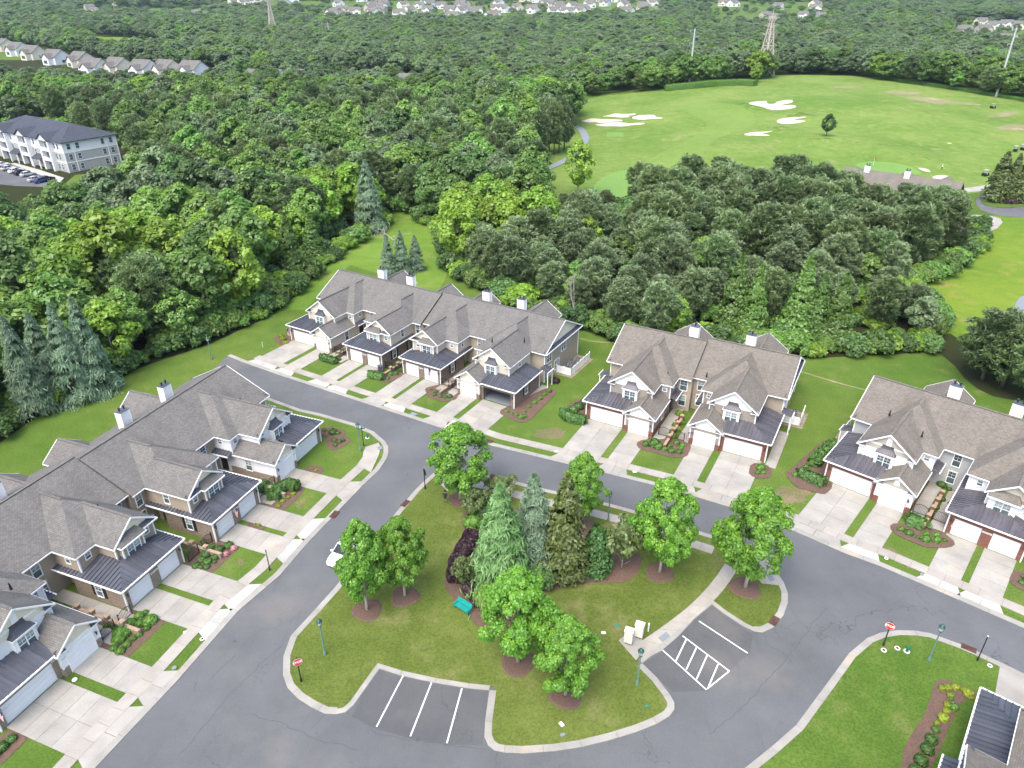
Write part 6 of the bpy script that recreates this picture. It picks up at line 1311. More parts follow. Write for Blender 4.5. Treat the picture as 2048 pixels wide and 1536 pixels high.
# ------------------------------------------------------------------ apartment building at the left edge
al = Vector((math.cos(math.radians(146)), math.sin(math.radians(146)))); ad = Vector((math.cos(math.radians(56)), math.sin(math.radians(56)))); AO = Vector((-141, 236.2))
ap = thing('apartment_building', 'white and grey three-storey apartment block with slate roof at the left edge', 'apartment block', (AO.x, AO.y, 0), math.radians(146))
# local x runs along the front away to the left, local -y is the depth (right-hand end faces the viewer)
AL, AD = 47.0, 17.5
m = MB(); m.box(0, -AD, 0, AL, 0, 6.1, 0); build(m, 'lower_wall', 'grey_siding', ap)
m = MB(); m.box(-.04, -AD - .04, 6.1, AL, .04, 9.4, 0); build(m, 'upper_wall', 'white_siding', ap)
m = MB(); m.box(-.1, -AD - .1, 2.9, AL, .1, 3.25); m.box(-.1, -AD - .1, 5.95, AL, .1, 6.25)
for x, y in ((0, 0), (0, -AD), (0, -3.2), (0, -AD + 3.2)): m.box(x - .14, y - .14, 0, x + .14, y + .14, 9.3)
build_each(m, 'trim_band', 'white_trim', ap, uv=False)
m = MB(); e = .8; zt = 13.2; m.slab([(-e, e, 9.4), (-e, -AD - e, 9.4), (9, -AD / 2, zt)], .2); m.slab([(-e, e, 9.4), (9, -AD / 2, zt), (AL - 9, -AD / 2, zt), (AL + e, e, 9.4)], .2); m.slab([(-e, -AD - e, 9.4), (AL + e, -AD - e, 9.4), (AL - 9, -AD / 2, zt), (9, -AD / 2, zt)], .2); m.slab([(AL + e, e, 9.4), (AL - 9, -AD / 2, zt), (AL + e, -AD - e, 9.4)], .2); ar = build(m, 'roof', 'slate_shingle', ap)
for x in (9, 23, 37):
    m = MB(); m.slab([(x - 3.4, 1.8, 9.45), (x, 1.8, 11.6), (x, -6, 11.6), (x - 3.4, -6, 9.45)], .2); m.slab([(x + 3.4, 1.8, 9.45), (x, 1.8, 11.6), (x, -6, 11.6), (x + 3.4, -6, 9.45)], .2); build(m, 'cross_roof', 'slate_shingle', ar)
    m = MB(); m.poly([(x - 3.1, 1.4, 9.3), (x + 3.1, 1.4, 9.3), (x, 1.4, 11.3)]); m.poly([(x - 3.1, 1.3, 9.3), (x + 3.1, 1.3, 9.3), (x, 1.3, 11.3)]); build(m, 'gable', 'white_trim', ap, uv=False)
    m = MB(); m.box(x - 3.1, 0.05, 0, x - 2.3, 1.4, 9.3); m.box(x + 2.3, .05, 0, x + 3.1, 1.4, 9.3); build_each(m, 'porch_column', 'white_siding', ap)
    for z in (2.95, 6.0): m = MB(); m.box(x - 2.3, .05, z, x + 2.3, 1.4, z + .25); m.box(x - 2.3, 1.3, z + .25, x + 2.3, 1.4, z + 1.1); build(m, 'balcony', 'white_trim', ap, uv=False)
    for z in (.2, 3.3, 6.4): m = MB(); m.box(x - 1.9, .05, z, x + 1.9, .1, z + 2.2); build(m, 'balcony_door', 'window_glass', ap, uv=False)
for x in (15.5, 30):
    m = MB(); m.slab([(x - 2.6, 2.2, 3.0), (x + 2.6, 2.2, 3.0), (x + 2.6, .05, 4.2), (x - 2.6, .05, 4.2)], .15); build(m, 'entry_canopy', 'slate_shingle', ap)
    m = MB(); m.box(x - 2.4, 1.9, 0, x - 2.1, 2.2, 2.9); m.box(x + 2.1, 1.9, 0, x + 2.4, 2.2, 2.9); build_each(m, 'canopy_post', 'white_trim', ap, uv=False)
fr, pm = window_mesh(1.1, 1.7, 1, False)
for z in (.7, 3.8, 7.0):
    for x in (3, 5, 13, 18, 27, 33, 42):
        o = link('window', fr, ap, (x, .05, z), PI)
        for me, l_ in pm: link('pane', me, o, l_)
    for y in (-1.8, -4.6, -AD + 4.6, -AD + 1.8):
        o = link('window', fr, ap, (-.05, y, z), -PI / 2)
        for me, l_ in pm: link('pane', me, o, l_)
drape('car_park', G([(-80, 315), (0, 322), (60, 340), (112, 360), (125, 368), (88, 374), (30, 372), (-80, 360)]), 'asphalt', .03); drape('sidewalk', G([(20, 327), (30, 326), (80, 340), (128, 356), (120, 365), (80, 350)]), 'concrete_new', .05); drape('red_earth', G([(150, 352), (250, 340), (270, 352), (200, 372), (120, 385)]), 'lawn', .015)
drape('grass_clearing', G([(85, 376), (125, 372), (150, 350), (275, 338), (285, 352), (150, 395)]), 'lawn', .02)
# ------------------------------------------------------------------ club house behind the pines (two chimneys)
q = gp(1802, 420); ch = thing('club_house', 'tan-roofed building with two white chimneys behind the pine grove', 'house', (q.x, q.y, 0), math.radians(-38))
m = MB(); m.box(-16, -8, 0, 12, 8, 4.2); build(m, 'wall', 'beige_siding', ch)
m = MB()
for s in (-1, 1): m.slab([(-16.6, s * 8.6, 4.2), (12.6, s * 8.6, 4.2), (12.6, 0, 9.2), (-16.6, 0, 9.2)], .2)
rf = build(m, 'roof', 'tan_shingle', ch)
m = MB()
for s in (-1, 1): m.slab([(-3 + s * 5, 14, 4.2), (-3, 14, 7.6), (-3, 2, 7.6), (-3 + s * 5, 2, 4.2)], .2)
build(m, 'rear_roof', 'tan_shingle', rf); m = MB()
for s in (-1, 1): m.slab([(7 + s * 5, 14, 4.2), (7, 14, 7.4), (7, 2, 7.4), (7 + s * 5, 2, 4.2)], .2)
build(m, 'rear_roof', 'tan_shingle', rf)
chimney(ch, -10.5, -.6, 10.4); chimney(ch, -.5, -.8, 10.4)
# ------------------------------------------------------------------ houses beyond the woodland
def far_house_meshes():
    r = []
    for i, (wc, rc) in enumerate((('cream_panel', 'grey_shingle'), ('white_panel', 'tan_shingle'), ('white_panel', 'grey_shingle'), ('greige_panel', 'grey_shingle'))):
        w_, d_, h = (13, 9.5, 4.6) if i % 2 else (11.5, 10.5, 4.2); m = MB(); m.box(-w_ / 2, -d_ / 2, 0, w_ / 2, d_ / 2, h)
        zr = h + d_ * .36
        for s in (-1, 1): m.poly([(s * w_ / 2, -d_ / 2, h), (s * w_ / 2, d_ / 2, h), (s * w_ / 2, 0, zr - .1)])
        m.box(-w_ * .1, -d_ / 2 - 3, 0, w_ * .36, -d_ / 2, h * .9); m.poly([(-w_ * .1, -d_ / 2 - 3, h * .9), (w_ * .36, -d_ / 2 - 3, h * .9), (w_ * .13, -d_ / 2 - 3, h * .9 + 2.2)])
        wm = m.mesh('wall', wc); m = MB()
        for s in (-1, 1): m.slab([(-w_ / 2 - .5, s * (d_ / 2 + .5), h), (w_ / 2 + .5, s * (d_ / 2 + .5), h), (w_ / 2 + .5, 0, zr), (-w_ / 2 - .5, 0, zr)], .15)
        for s in (-1, 1): m.slab([(w_ * .13 + s * (w_ * .25), -d_ / 2 - 3.4, h * .9), (w_ * .13, -d_ / 2 - 3.4, h * .9 + 2.4), (w_ * .13, 0, h * .9 + 2.4), (w_ * .13 + s * (w_ * .25), 0, h * .9)], .15)
        rm = m.mesh('roof', rc); m = MB()
        for x in (-w_ * .4, -w_ * .22): m.box(x - .5, -d_ / 2 - .05, 1, x + .5, -d_ / 2, 2.5)
        m.box(w_ * .0, -d_ / 2 - 3.05, .9, w_ * .26, -d_ / 2 - 3, 2.6); m.box(-w_ / 2 - .05, -1, 1, -w_ / 2, 1, 2.4); m.box(w_ / 2, -1, 1, w_ / 2 + .05, 1, 2.4)
        r.append((wm, rm, m.mesh('window', 'window_glass', uv=False)))
    return r
FH = far_house_meshes(); HOUSES = []
def far_house(x, y, rz, i, label, group, s=1.0, zt=None):
    p = gp(x, y, 4) if y > 75 else gt(x, y); t = thing('far_house', label, 'house', (p.x, p.y, hz(p.x, p.y)), rz, group); t.scale = (s,) * 3
    wm, rm, gm = FH[i]; link('wall', wm, t); link('roof', rm, t); link('window', gm, t); HOUSES.append((p, 15 * s)); return t
ROWH = [(10, 92, 'cut off at the far left edge'), (38, 100, None), (68, 107, None), (113, 116, None), (164, 121, None), (190, 136, None), (238, 134, None), (289, 139, None), (336, 139, None), (387, 141, None), (444, 146, None), (510, 149, None), (551, 149, None), (602, 149, None), (744, 150, None), (812, 158, None)]
ordn = ('first', 'second', 'third', 'fourth', 'fifth', 'sixth', 'seventh', 'eighth', 'ninth', 'tenth', 'eleventh', 'twelfth', 'thirteenth', 'fourteenth', 'fifteenth', 'sixteenth')
for i, (x, y, lab) in enumerate(ROWH): far_house(x, y, R.uniform(-.62, -.3), (0, 2)[i % 2], 'grey-roofed house in the row beyond the left woodland, %s from the left' % ordn[i], 'row of houses beyond the left woodland', 1.25 if i < 10 else .9)
FAR = [(190, 27, 8), (180, 20, 6), (235, 14, 5), (395, 32, 8), (415, 37, 6), (575, 42, 6), (610, 45, 6), (1145, 58, 8), (1160, 62, 8), (1530, 36, 10), (1545, 40, 10), (1508, 52, 9), (1640, 38, 7), (1605, 36, 7), (1565, 92, 9), (1665, 102, 10), (1800, 98, 9), (1745, 62, 8), (1960, 50, 10), (1985, 58, 10), (2010, 55, 10), (2035, 58, 10), (1925, 68, 10), (1945, 85, 10), (1975, 82, 10), (2005, 78, 10), (2030, 80, 10), (1965, 66, 10)]
for x, y, _ in FAR: far_house(x, y, R.uniform(-.8, .8), R.randrange(4), 'pale far house standing by itself or in a small cluster among distant trees', 'scattered far houses', 1.15, 3)
for _ in range(90):
    k = R.random()
    x, y = (R.uniform(640, 1010), R.uniform(9, 42)) if k < .42 else (R.uniform(990, 1310), R.uniform(3, 30)) if k < .78 else (R.uniform(1380, 1640), R.uniform(8, 24)) if k < .9 else (R.uniform(460, 760), R.uniform(2, 18))
    far_house(x, y, R.uniform(-.9, .9), R.randrange(4), 'tiny pale house in the distant estate near the horizon', 'distant estate houses', 1.4, 4)
# ------------------------------------------------------------------ power line
def pole(x, y, h, label, arms=True):
    p = gt(x, y); z = hz(p.x, p.y); t = thing('power_pole', label, 'power pole', (p.x, p.y, z - 1), 0, 'steel power poles'); m = MB(); m.tube((0, 0, 0), (0, 0, h + 1), .55, .3, 10); build(m, 'pole', 'galvanized', t, uv=False)
    tips = []
    for k, dz in enumerate((1.0, 4.0, 7.0)):
        s = 1 if k % 2 else -1; m = MB(); m.tube((0, 0, h + 1 - dz), (s * 2.2, s * .8, h + 1.6 - dz), .14, .09, 6); m.tube((s * 2.2, s * .8, h + 1.6 - dz), (s * 2.2, s * .8, h + .7 - dz), .12, n=6); build(m, 'insulator_arm', 'galvanized', t, uv=False); tips.append(Vector((p.x + s * 2.2, p.y + s * .8, z + h - dz - .3)))
    return tips
def tower(x, y, h, wd, label):
    p = gt(x, y); z = hz(p.x, p.y) - 1; t = thing('lattice_tower', label, 'power pylon', (p.x, p.y, z), .5, 'lattice power pylons'); lv = [0, .2, .38, .54, .68, .8, .9, 1.0]; hw = lambda q: wd / 2 * (1 - .86 * q ** .8)
    for sx in (-1, 1):
        for sy in (-1, 1):
            m = MB()
            for a, b in zip(lv, lv[1:]): m.tube((sx * hw(a), sy * hw(a), a * h), (sx * hw(b), sy * hw(b), b * h), .34, n=5)
            build(m, 'leg', 'lattice_rust', t, uv=False)
    for a, b in zip(lv, lv[1:]):
        m = MB()
        for f in range(4):
            c = lambda q, s: Vector(((hw(q) * s, -hw(q)), (hw(q), hw(q) * s), (-hw(q) * s, hw(q)), (-hw(q), -hw(q) * s))[f] + (q * h,))
            m.tube(c(a, -1), c(b, 1), .17, n=4); m.tube(c(a, 1), c(b, -1), .17, n=4); m.tube(c(b, -1), c(b, 1), .17, n=4)
        build(m, 'lattice_brace', 'lattice_rust', t, uv=False)
    tips = []; cs, sn = math.cos(.5), math.sin(.5)
    for q in (.72, .86, .97):
        for s in (-1, 1): m = MB(); m.tube((s * hw(q), 0, q * h), (s * 5.5, 0, q * h + .3), .16, .1, 5); m.tube((s * hw(q), 0, q * h + 1.4), (s * 5.5, 0, q * h + .3), .1, n=4); build(m, 'cross_arm', 'lattice_rust', t, uv=False); tips.append(Vector((p.x + s * 5.5 * cs, p.y + s * 5.5 * sn, z + q * h - 1)))
    m = MB(); m.box(-1.3, -1.3, h * .97, 1.3, 1.3, h * 1.02); m.tube((0, 0, h), (0, 0, h + 3.5), .12, n=5)
    for k in range(6): a = k * PI / 3; m.box(1.5 * math.cos(a) - .25, 1.5 * math.sin(a) - .25, h * .94, 1.5 * math.cos(a) + .25, 1.5 * math.sin(a) + .25, h * 1.02)
    build(m, 'antenna_platform', 'lattice_rust', t, uv=False); return tips
T1 = pole(660, 88, 18.5, 'thin steel power pole left of centre among the far trees'); T2 = pole(1378, 168, 26, 'tall steel power pole left of the hilltop pylon'); T3 = pole(1992, 193, 28.5, 'tall leaning-looking steel power pole at the right edge of the golf course')
W1 = tower(548, 78, 37, 9, 'grey lattice pylon among the far trees at upper left'); W2 = tower(1527, 152, 30, 8, 'brown lattice pylon with antennas behind the golf hilltop')
def wire(a, b, sag, label, r=.05):
    d = (b - a); n = 20; t = thing('power_line', label, 'power line', (0, 0, 0), 0, 'power lines across the far woodland'); m = MB(); pts = [a + d * (k / n) - Vector((0, 0, 4 * sag * (k / n) * (1 - k / n))) for k in range(n + 1)]
    for u, v in zip(pts, pts[1:]): m.tube(u, v, r * .62, n=4, caps=False)
    build(m, 'wire', 'wire_dark', t, uv=False)
out3 = Vector((330, 330, 26)); out1 = Vector((-560, 1150, 22))
for k in range(3):
    nk = ('top', 'middle', 'bottom')[k]; wire(T1[k], T2[k], 9, '%s sagging power line between the two left steel poles' % nk); wire(T2[k], T3[k], 6, '%s power line between the two steel poles over the golf hilltop' % nk); wire(T3[k], out3 + Vector((0, 0, -3 * k)), 4, '%s power line leaving beyond the right-hand steel pole' % nk)
for k in range(6): wire(W1[k], W2[k], 14, 'long power line between the two lattice pylons, %s from the bottom' % ordn[k], .045); wire(W2[k], Vector((430, 400, 22 + 1.5 * k)), 8, 'power line running right from the hilltop pylon, %s from the bottom' % ordn[k], .045); wire(W1[k], Vector((-560, 1000, 30 + k)), 6, 'power line running left from the upper left pylon, %s from the bottom' % ordn[k], .045)
# ------------------------------------------------------------------ woodland
NEAR = G([(-700, 1150), (0, 886), (60, 843), (150, 796), (240, 750), (330, 718), (410, 692), (520, 642), (580, 605), (640, 550), (700, 500), (755, 462), (785, 440), (800, 432), (830, 436), (870, 465), (888, 497), (880, 535), (930, 565), (1000, 605), (1100, 645), (1190, 668), (1250, 694), (1400, 703), (1640, 716), (1870, 704), (1893, 655), (1852, 605), (1838, 572), (1930, 538), (1968, 505), (1972, 455), (1900, 440), (1880, 420), (1930, 395), (1960, 375), (2400, 360), (2600, 1100), (2300, 1700), (-700, 1700)])
GOLFX = GOLF
APT = G([(-120, 255), (-120, 415), (20, 452), (120, 460), (200, 440), (285, 400), (300, 345), (262, 300), (120, 255)])
ROWC = G([(-80, 82), (-80, 168), (60, 168), (160, 172), (250, 176), (410, 178), (450, 156), (640, 158), (840, 166), (840, 150), (640, 148), (420, 143), (250, 137), (200, 120), (130, 108), (60, 92)])
CLR = [APT, ROWC, G([(175, 72), (320, 78), (340, 100), (250, 112), (190, 108)]), G([(498, 126), (580, 129), (577, 140), (500, 139)]), G([(1895, 440), (1990, 428), (2000, 525), (1950, 522), (1925, 470)]), G([(850, 82), (905, 80), (910, 88), (850, 90)]), G([(680, 445), (735, 452), (700, 500), (650, 545)])]
CHP = G([(1690, 380), (1850, 372), (1975, 365), (1975, 432), (1880, 440), (1840, 445), (1690, 430)])
drape('grass_clearing', CLR[2], 'meadow_grass', .05); drape('grass_clearing', CLR[3], 'golf_grass', .05)
FLOOR = G([(-900, 1050)]) + NEAR[1:25]
wood = G([(-700, 1150)]) + NEAR[1:32] + G([(1700, 402), (1500, 408), (1300, 415), (1180, 424), (1095, 428), (1058, 345), (1060, 302), (1138, 268), (1142, 205)]) + G([(1200, 120), (-900, 120)])
drape('woodland_floor', wood, 'forest_floor', .006)
PINEZ = G([(1170, 430), (1300, 410), (1560, 404), (1700, 400), (1905, 425), (1985, 455), (1975, 505), (1930, 545), (1840, 580), (1700, 585), (1500, 560), (1350, 530), (1230, 500), (1150, 470)])
LOW = G([(1070, 412), (1262, 412), (1290, 500), (1080, 520)])
BLUE = G([(1180, 500), (1350, 530), (1500, 565), (1840, 585), (1860, 680), (1640, 700), (1250, 680), (1000, 590), (930, 540)])
def blocked(q, m=1.5):
    if inside(q, NEAR) or inside(q, GOLF): return True
    if q[1] < 200 and any(inside((q[0] + a, q[1] + b), NEAR) for a, b in ((3, 0), (-3, 0), (0, -3.5), (2, -2.5), (-2, -2.5))): return True
    for c in CLR:
        if inside(q, c): return True
    if inside(q, CHP): return True
    for p, r in HOUSES:
        dx = q[0] - p.x; dy = q[1] - p.y
        if dx * dx + dy * dy < r * r * .55 or (abs(dx) < r * .6 and -r * (1.0 + p.y / 900) < dy < 0): return True
    return False
T_ = lambda pts: [gt(*p) for p in pts]
EST = [T_([(600, 2), (600, 48), (1010, 50), (1330, 34), (1330, 0)]), T_([(1380, 4), (1380, 60), (1580, 66), (1700, 40), (1660, 4)]), T_([(1900, 40), (1880, 92), (2100, 110), (2100, 40)]), T_([(440, 0), (440, 24), (600, 24), (600, 0)]), T_([(150, 16), (150, 40), (430, 44), (430, 16)])]
def vn(x, y, s):
    from mathutils import noise
    return noise.noise((x / s, y / s, 3.7))
PT = []
y = 62.0
while y < 5200:
    sp = max(5.6, y * .0125) if y > 400 else max(5.6, 5.6 + (y - 250) * .004)
    if y > 215: sp = max(6.6, sp)
    if y > 330: sp = max(8.0, sp)
    half = .74 * y + 45; x = -half + R.uniform(0, sp)
    while x < half:
        q = (x + R.uniform(-.38, .38) * sp, y + R.uniform(-.38, .38) * sp)
        if not blocked(q) and not (q[1] > 600 and R.random() < .8 and any(inside(q, e) for e in EST)): PT.append((q[0], q[1], sp))
        x += sp
    y += sp * .9
SPECIAL = []   # trees placed one by one
def one(bx, by, ty, key, hn, name, cat, lab, hw=None, wn_=None):
    p = gp(bx, by); SPECIAL.append(p); tr(key, name, lab, cat, bx, by, ty, hw, (hn, wn_ or 1), None, 0.0)
one(75, 828, 635, 'cedar0', 12.6, 'cedar_tree', 'tree', 'blue-green weeping cedar at the woodland edge, leftmost of four', 44, 3.3); one(112, 795, 628, 'cedar0', 12.6, 'cedar_tree', 'tree', 'blue-green weeping cedar at the woodland edge, second of four, set back', 44, 3.3)
one(160, 800, 612, 'cedar0', 12.6, 'cedar_tree', 'tree', 'blue-green weeping cedar at the woodland edge, third of four', 44, 3.3); one(200, 785, 598, 'cedar0', 12.6, 'cedar_tree', 'tree', 'blue-green weeping cedar at the woodland edge, nearest the transformer box', 44, 3.3)
one(742, 462, 322, 'cedar0', 12.6, 'cedar_tree', 'tree', 'large blue-green layered conifer at the head of the grass clearing', 36, 3.3)
for k, (bx, by, ty) in enumerate(((778, 552, 470), (805, 548, 462), (833, 540, 472))): one(bx, by, ty, 'cedar0', 12.6, 'young_conifer', 'tree', ('leftmost', 'middle', 'rightmost')[k] + ' of three slim young conifers on the grass clearing', 21, 3.3)
one(588, 560, 428, 'spire0', 11.5, 'spire_tree', 'tree', 'pointed green conical tree at the woodland edge, left of the cream row', 28, 2.4); one(630, 520, 425, 'spire0', 11.5, 'spire_tree', 'tree', 'pointed green conical tree by the top of the left lawn', 24, 2.4)
for k, (bx, by, ty, hw) in enumerate(((1462, 660, 508, 33), (1500, 670, 532, 29), (1590, 674, 512, 37), (1624, 682, 546, 27), (1664, 686, 548, 33))): one(bx, by, ty, 'spire0', 11.5, 'spire_tree', 'tree', ordn[k] + ' from the left of the pointed green trees behind the duplex', hw, 2.4)
one(487, 628, 458, 'lime0', 13.0, 'broadleaf_tree', 'tree', 'round bright green tree standing out at the woodland edge', 48, 4.2); one(255, 640, 432, 'lime1', 14.0, 'broadleaf_tree', 'tree', 'large lime green tree rising from the left woodland', 70, 4.6)
one(240, 745, 608, 'lime1', 14.0, 'broadleaf_tree', 'tree', 'bright green tree right of the four blue-green cedars', 48, 4.6)
p = gp(789, 492); SPECIAL.append(p); t = thing('dead_tree', 'grey leafless low tree in the middle of the grass clearing', 'dead tree', (p.x, p.y, 0), .4); t.scale = (1.5, 1.5, .42); link('branches', dead_tree(), t)
p = gp(1146, 655); SPECIAL.append(p); t = thing('dead_tree', 'bare pale dead tree behind the cream row right end', 'dead tree', (p.x, p.y, 0), 1.2); t.scale = (.55, .55, 1.15); link('branches', dead_tree(), t)
for k, (bx, by, ty, hw) in enumerate(((1962, 762, 612, 52), (2002, 775, 640, 50), (2040, 740, 630, 45), (2050, 800, 655, 48), (1985, 720, 625, 36))): one(bx, by, ty, 'pine0', 13.7, 'pine_tree', 'tree', ordn[k] + ' of the pines in the clump above the right-hand row, counted from the left front', hw, 3.4)
for k, (bx, by, ty) in enumerate(((1098, 306, 190), (1108, 309, 196), (1118, 306, 186), (1080, 318, 215), (1128, 300, 205))): one(bx, by, ty, 'pine1', 13.7, 'pine_tree', 'tree', ordn[k] + ' of the tall pines beside the cart path bend', 20, 3.4)
IND, SCAT = [], []
for (x, yy, sp) in PT:
    if any((x - s.x) ** 2 + (yy - s.y) ** 2 < (14 if s.x < 20 else 44) for s in SPECIAL): continue
    if any(abs(x - s.x) < 3.2 and 0 < s.y - yy < 9 for s in SPECIAL): continue
    q = (x, yy); n1 = vn(x, yy, 45); n2 = vn(x + 400, yy, 25); r = R.random(); sc_ = R.uniform(.82, 1.18)
    if inside(q, PINEZ):
        if r < .4: continue
        key = 'pine%d' % R.randrange(2); sc_ = R.uniform(.72, .95) if x / yy < .18 else R.uniform(.88, 1.15)
        if (x - 110) ** 2 + (yy - 192) ** 2 < 1100: sc_ *= .76
    elif inside(q, BLUE) or (x > 8 and yy < 205): key = ('palepine%d' if r < .62 else 'pine%d' if r < .74 else 'lime%d' if r < .82 else 'mid%d' if r < .96 else 'sage%d') % R.randrange(2); sc_ *= .6 if yy < 132 else .74 if yy < 148 else .86; sc_ *= 1.12 if key[:3] in ('pal', 'pin') else .8
    else:
        v = n1 + .7 * n2 + R.uniform(-.35, .35); sc_ = R.uniform(.66, 1.2)
        key = ('lime%d' if v > .24 else 'sage%d' if v < -.45 else 'pine%d' if (n2 < -.12 and r < .3) else 'dark%d' if v < -.2 else 'mid%d') % R.randrange(2)
        if yy > 360 and key[:4] == 'lime' and r < .7: key = 'mid0'
        if yy > 420 and r < .6: key = 'dark%d' % R.randrange(2)
        if yy > 330: sc_ = R.uniform(.6, 1.0) * (.78 if yy < 480 and x < 0 else 1)
        elif yy > 215: sc_ *= 1.1
        if x < -.62 * yy + 10 and 150 < yy < 205: sc_ *= .8
    if inside(q, LOW): sc_ *= .6
    f = max(1.0, sp / 6.6) * (1.3 if yy > 330 else 1.0); sc_ *= .62 if yy > 600 and any(inside(q, e) for e in EST) else 1.0; (IND if yy < 330 else SCAT).append((x, yy, key, sc_, f ** .8))
IND.sort(key=lambda t_: t_[0] ** 2 + t_[1] ** 2)
LB = {'lime': ('broadleaf_tree', 'lime green broadleaf tree'), 'mid': ('broadleaf_tree', 'mid green broadleaf tree'), 'dark': ('broadleaf_tree', 'dark green broadleaf tree'), 'sage': ('broadleaf_tree', 'dull sage green broadleaf tree'), 'pine': ('pine_tree', 'dark green pine'), 'palepine': ('pine_tree', 'pale grey-green pine')}
LM = [('the four blue-green cedars', gp(140, 780)), ('the round bright woodland edge tree', gp(487, 628)), ('the large lime green tree', gp(255, 640)), ('the big layered blue-green conifer', gp(742, 462)), ('the left edge level with cedars', gp(-40, 660)), ('the front left edge', gp(20, 740)), ('the left edge above the cedars', gp(60, 590)), ('the deeper left edge', gp(-30, 560)), ('the left edge below the car park', gp(60, 510)), ('the slope below the apartment block', gp(180, 520)), ('the apartment block', gp(240, 410)), ('the middle of the left woodland', gp(430, 480)), ('the conical trees beside the left lawn', gp(610, 530)),
      ('the wood behind the apartment block', gp(330, 300)), ('the head of the grass clearing', gp(850, 400)), ('the tall pines of the cart path', gp(1060, 330)), ('the cream row chimneys', gp(960, 560)), ('the bare pale dead tree', gp(1146, 650)), ('the back left of the pine grove', gp(1230, 430)), ('the front left of the pine grove', gp(1250, 500)), ('the left middle back of the pine grove', gp(1370, 420)), ('the left middle front of the pine grove', gp(1390, 510)), ('the centre back of the pine grove', gp(1500, 420)), ('the centre front of the pine grove', gp(1520, 530)), ('the right middle back of the pine grove', gp(1630, 425)), ('the right middle front of the pine grove', gp(1660, 540)), ('the centre of the pine grove', gp(1480, 465)), ('the right centre of the pine grove', gp(1650, 470)), ('the right end of the pine grove', gp(1860, 480)), ('the front right of the pine grove', gp(1800, 560)), ('the club house', gp(1760, 425)), ('the duplex chimneys', gp(1420, 660)), ('the pointed trees behind the duplex', gp(1580, 640)), ('the right woodland corner', gp(1830, 660)), ('the right meadow', gp(1950, 540)), ('the pale golf edge tree', gp(1155, 440)), ('the wood between clearing and golf', gp(1000, 470)), ('the deep wood behind the clearing', gp(700, 330)), ('the deep wood right of the apartment block', gp(480, 380)), ('the woodland high behind the clearing', gp(900, 330))]
near_lm = lambda x, y: min(LM, key=lambda l: (l[1].x - x) ** 2 + (l[1].y - y) ** 2)[0]
cnt = {}; BYL = {}
for (x, yy, key, s, f) in IND:
    st = key[:-1]; name, d = LB[st]; cnt[name] = cnt.get(name, 0) + 1
    if cnt[name] > (285 if name == 'broadleaf_tree' else 285): SCAT.append((x, yy, key, s, f)); continue
    BYL.setdefault((d, near_lm(x, yy)), []).append((x, yy, key, s, name))
ORD = ordn + ('seventeenth', 'eighteenth', 'nineteenth', 'twentieth')
for (d, lm), L_ in BYL.items():
    L_.sort(key=lambda q: q[0] / (q[1] * math.cos(CP) + CH * math.sin(CP)))
    for i, (x, yy, key, s, name) in enumerate(L_):
        lab = d + ' near ' + lm + (', %s from left' % ORD[i] if 1 < len(L_) <= 20 else '')
        tree(key, name, lab, 'tree', (x, yy), s, d + 's near ' + lm if len(L_) > 1 else None, None, None, 1.15 if 'pine' in key else 1.0)
# bushes along the woodland edge
ep = densify(NEAR[1:32], 2.2); BU = []
for i, p in enumerate(ep[:-1]):
    d = (ep[i + 1] - p).normalized(); nrm = Vector((-d.y, d.x)); q = p + nrm * R.uniform(.9, 2.6) + d * R.uniform(-1, 1)
    if inside(q, GOLF) or q.y > 185: continue
    BU.append((q, R.choice(('bush0', 'bush1', 'bush2', 'bush0')), R.uniform(.6, 1.25)))
BB = {}
for q, kk, s in BU: BB.setdefault((kk, near_lm(q.x, q.y)), []).append((q, s))
for (kk, lm), L_ in BB.items():
    L_.sort(key=lambda t_: t_[0].x / (t_[0].y * math.cos(CP) + CH * math.sin(CP))); cl = {'bush0': 'mid green', 'bush1': 'lime green', 'bush2': 'dark green'}[kk]
    for i, (q, s) in enumerate(L_): tree(kk, 'woodland_bush', '%s edge bush near %s' % (cl, lm) + (', %s from left' % ORD[i] if 1 < len(L_) <= 20 else ''), 'bush', q, s, '%s edge bushes near %s' % (cl, lm) if len(L_) > 1 else None)
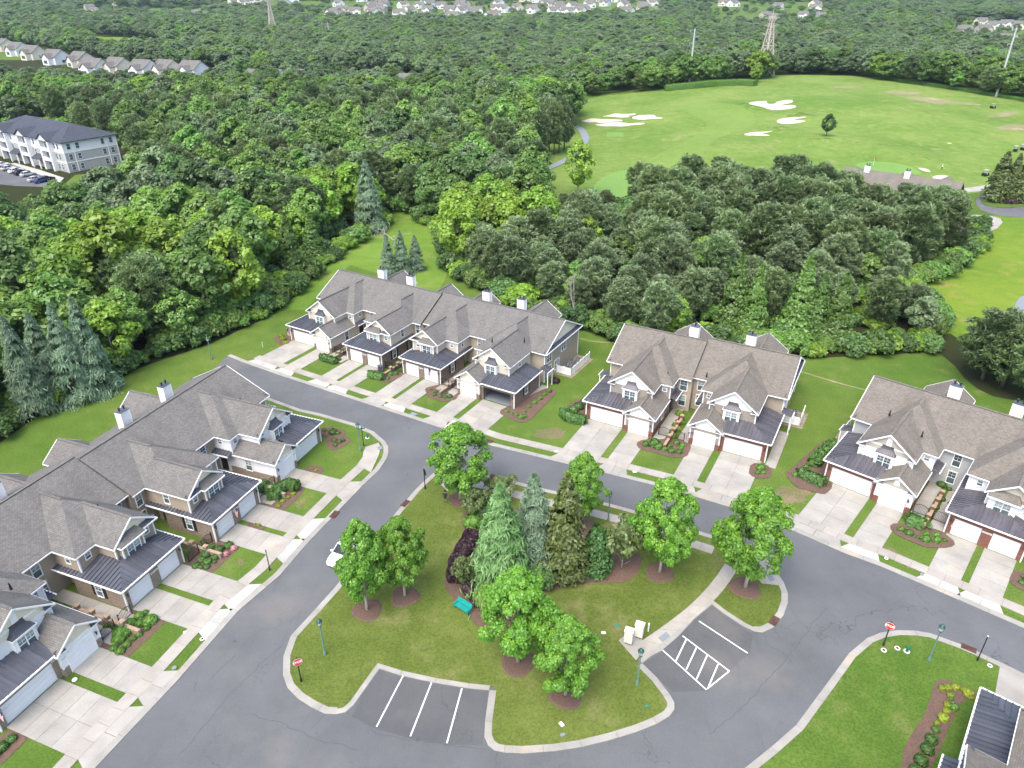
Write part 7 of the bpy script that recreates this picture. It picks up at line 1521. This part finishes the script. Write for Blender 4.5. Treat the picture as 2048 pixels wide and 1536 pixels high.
# far woodland: one mass of instanced crowns
def scatter(name, pts, keys, label):
    me = bpy.data.meshes.new(name); me.from_pydata([(p[0], p[1], hz(p[0], p[1])) for p in pts], [], [])
    for an, ty, vals in (('sxy', 'FLOAT', [p[3] * p[4] for p in pts]), ('sz', 'FLOAT', [p[3] * (1 + .12 * (p[4] - 1)) for p in pts]), ('rot', 'FLOAT', [R.uniform(0, 6.28) for _ in pts]), ('idx', 'INT', [keys.index(p[2]) for p in pts])):
        a = me.attributes.new(an, ty, 'POINT'); a.data.foreach_set('value', vals)
    o = link(name, me, label=label, kind='stuff'); ng = bpy.data.node_groups.new(name, 'GeometryNodeTree'); ng.interface.new_socket('Geometry', in_out='INPUT', socket_type='NodeSocketGeometry'); ng.interface.new_socket('Geometry', in_out='OUTPUT', socket_type='NodeSocketGeometry')
    N_ = ng.nodes; L_ = ng.links; gi = N_.new('NodeGroupInput'); go = N_.new('NodeGroupOutput'); ip = N_.new('GeometryNodeInstanceOnPoints'); L_.new(gi.outputs[0], ip.inputs['Points']); ip.inputs['Pick Instance'].default_value = True
    jg = N_.new('GeometryNodeJoinGeometry'); L_.new(jg.outputs[0], ip.inputs['Instance'])
    for kx in keys:
        oi = N_.new('GeometryNodeObjectInfo'); oi.inputs['As Instance'].default_value = True; oi.inputs['Object'].default_value = next(c for c in ROOTS[kx].children if c.name.split('.')[0] == 'crown'); L_.new(oi.outputs['Geometry'], jg.inputs[0])
    def att(n_, ty): a = N_.new('GeometryNodeInputNamedAttribute'); a.data_type = ty; a.inputs['Name'].default_value = n_; return a.outputs[0]
    L_.new(att('idx', 'INT'), ip.inputs['Instance Index']); cr = N_.new('ShaderNodeCombineXYZ'); L_.new(att('rot', 'FLOAT'), cr.inputs[2]); L_.new(cr.outputs[0], ip.inputs['Rotation'])
    cs = N_.new('ShaderNodeCombineXYZ'); sx = att('sxy', 'FLOAT'); L_.new(sx, cs.inputs[0]); L_.new(sx, cs.inputs[1]); L_.new(att('sz', 'FLOAT'), cs.inputs[2]); L_.new(cs.outputs[0], ip.inputs['Scale']); L_.new(ip.outputs[0], go.inputs[0])
    md = o.modifiers.new('scatter', 'NODES'); md.node_group = ng; return o
allk = sorted({p[2] for p in SCAT}); 
for k_ in allk:
    if k_ not in ROOTS: tree(k_, LB[k_[:-1]][0], LB[k_[:-1]][1] + ' beyond the golf hill', 'tree', SCAT[0][:2])
for nm, lo, hi in (('middle_forest', 0, 520), ('far_forest', 520, 1300), ('horizon_forest', 1300, 9999)):
    pp = [p for p in SCAT if lo <= p[1] < hi]
    if pp: scatter(nm, pp, allk, 'dense woodland filling the ' + nm.split('_')[0] + ' distance behind the houses and golf course')
UG = []
yy_ = 70.0
while yy_ < 330:
    x = -.74 * yy_ - 40
    while x < .74 * yy_ + 40:
        q = (x + R.uniform(-1.8, 1.8), yy_ + R.uniform(-1.8, 1.8))
        if not blocked(q): UG.append((q[0], q[1], R.choice(('bush0', 'bush1', 'bush2', 'bush2')), R.uniform(.6, 1.05) if q[0] > 5 and yy_ < 175 else R.uniform(.8, 1.5), 1.0))
        x += 4.2
    yy_ += 4.2
scatter('undergrowth', UG, ['bush0', 'bush1', 'bush2'], 'leafy undergrowth filling the woodland floor between the trunks')
print('TREES', len(IND), len(SCAT), cnt)
# ------------------------------------------------------------------ haze
hm = bpy.data.materials.new('haze'); hm.use_nodes = True; hn = hm.node_tree.nodes; hn.remove(hn['Principled BSDF']); pv = hn.new('ShaderNodeVolumePrincipled'); pv.inputs['Color'].default_value = (.7, .86, 1, 1); pv.inputs['Density'].default_value = HAZE; pv.inputs['Anisotropy'].default_value = .2; hm.node_tree.links.new(pv.outputs[0], hn['Material Output'].inputs['Volume'])
m = MB(); m.box(-8500, -140, -1.5, 8500, 11500, CH + 6); hme = bpy.data.meshes.new('haze'); hme.from_pydata(m.v, [], m.f); hme.materials.append(hm); ho = link('haze', hme, label='pale blue haze over the far woodland', kind='stuff')
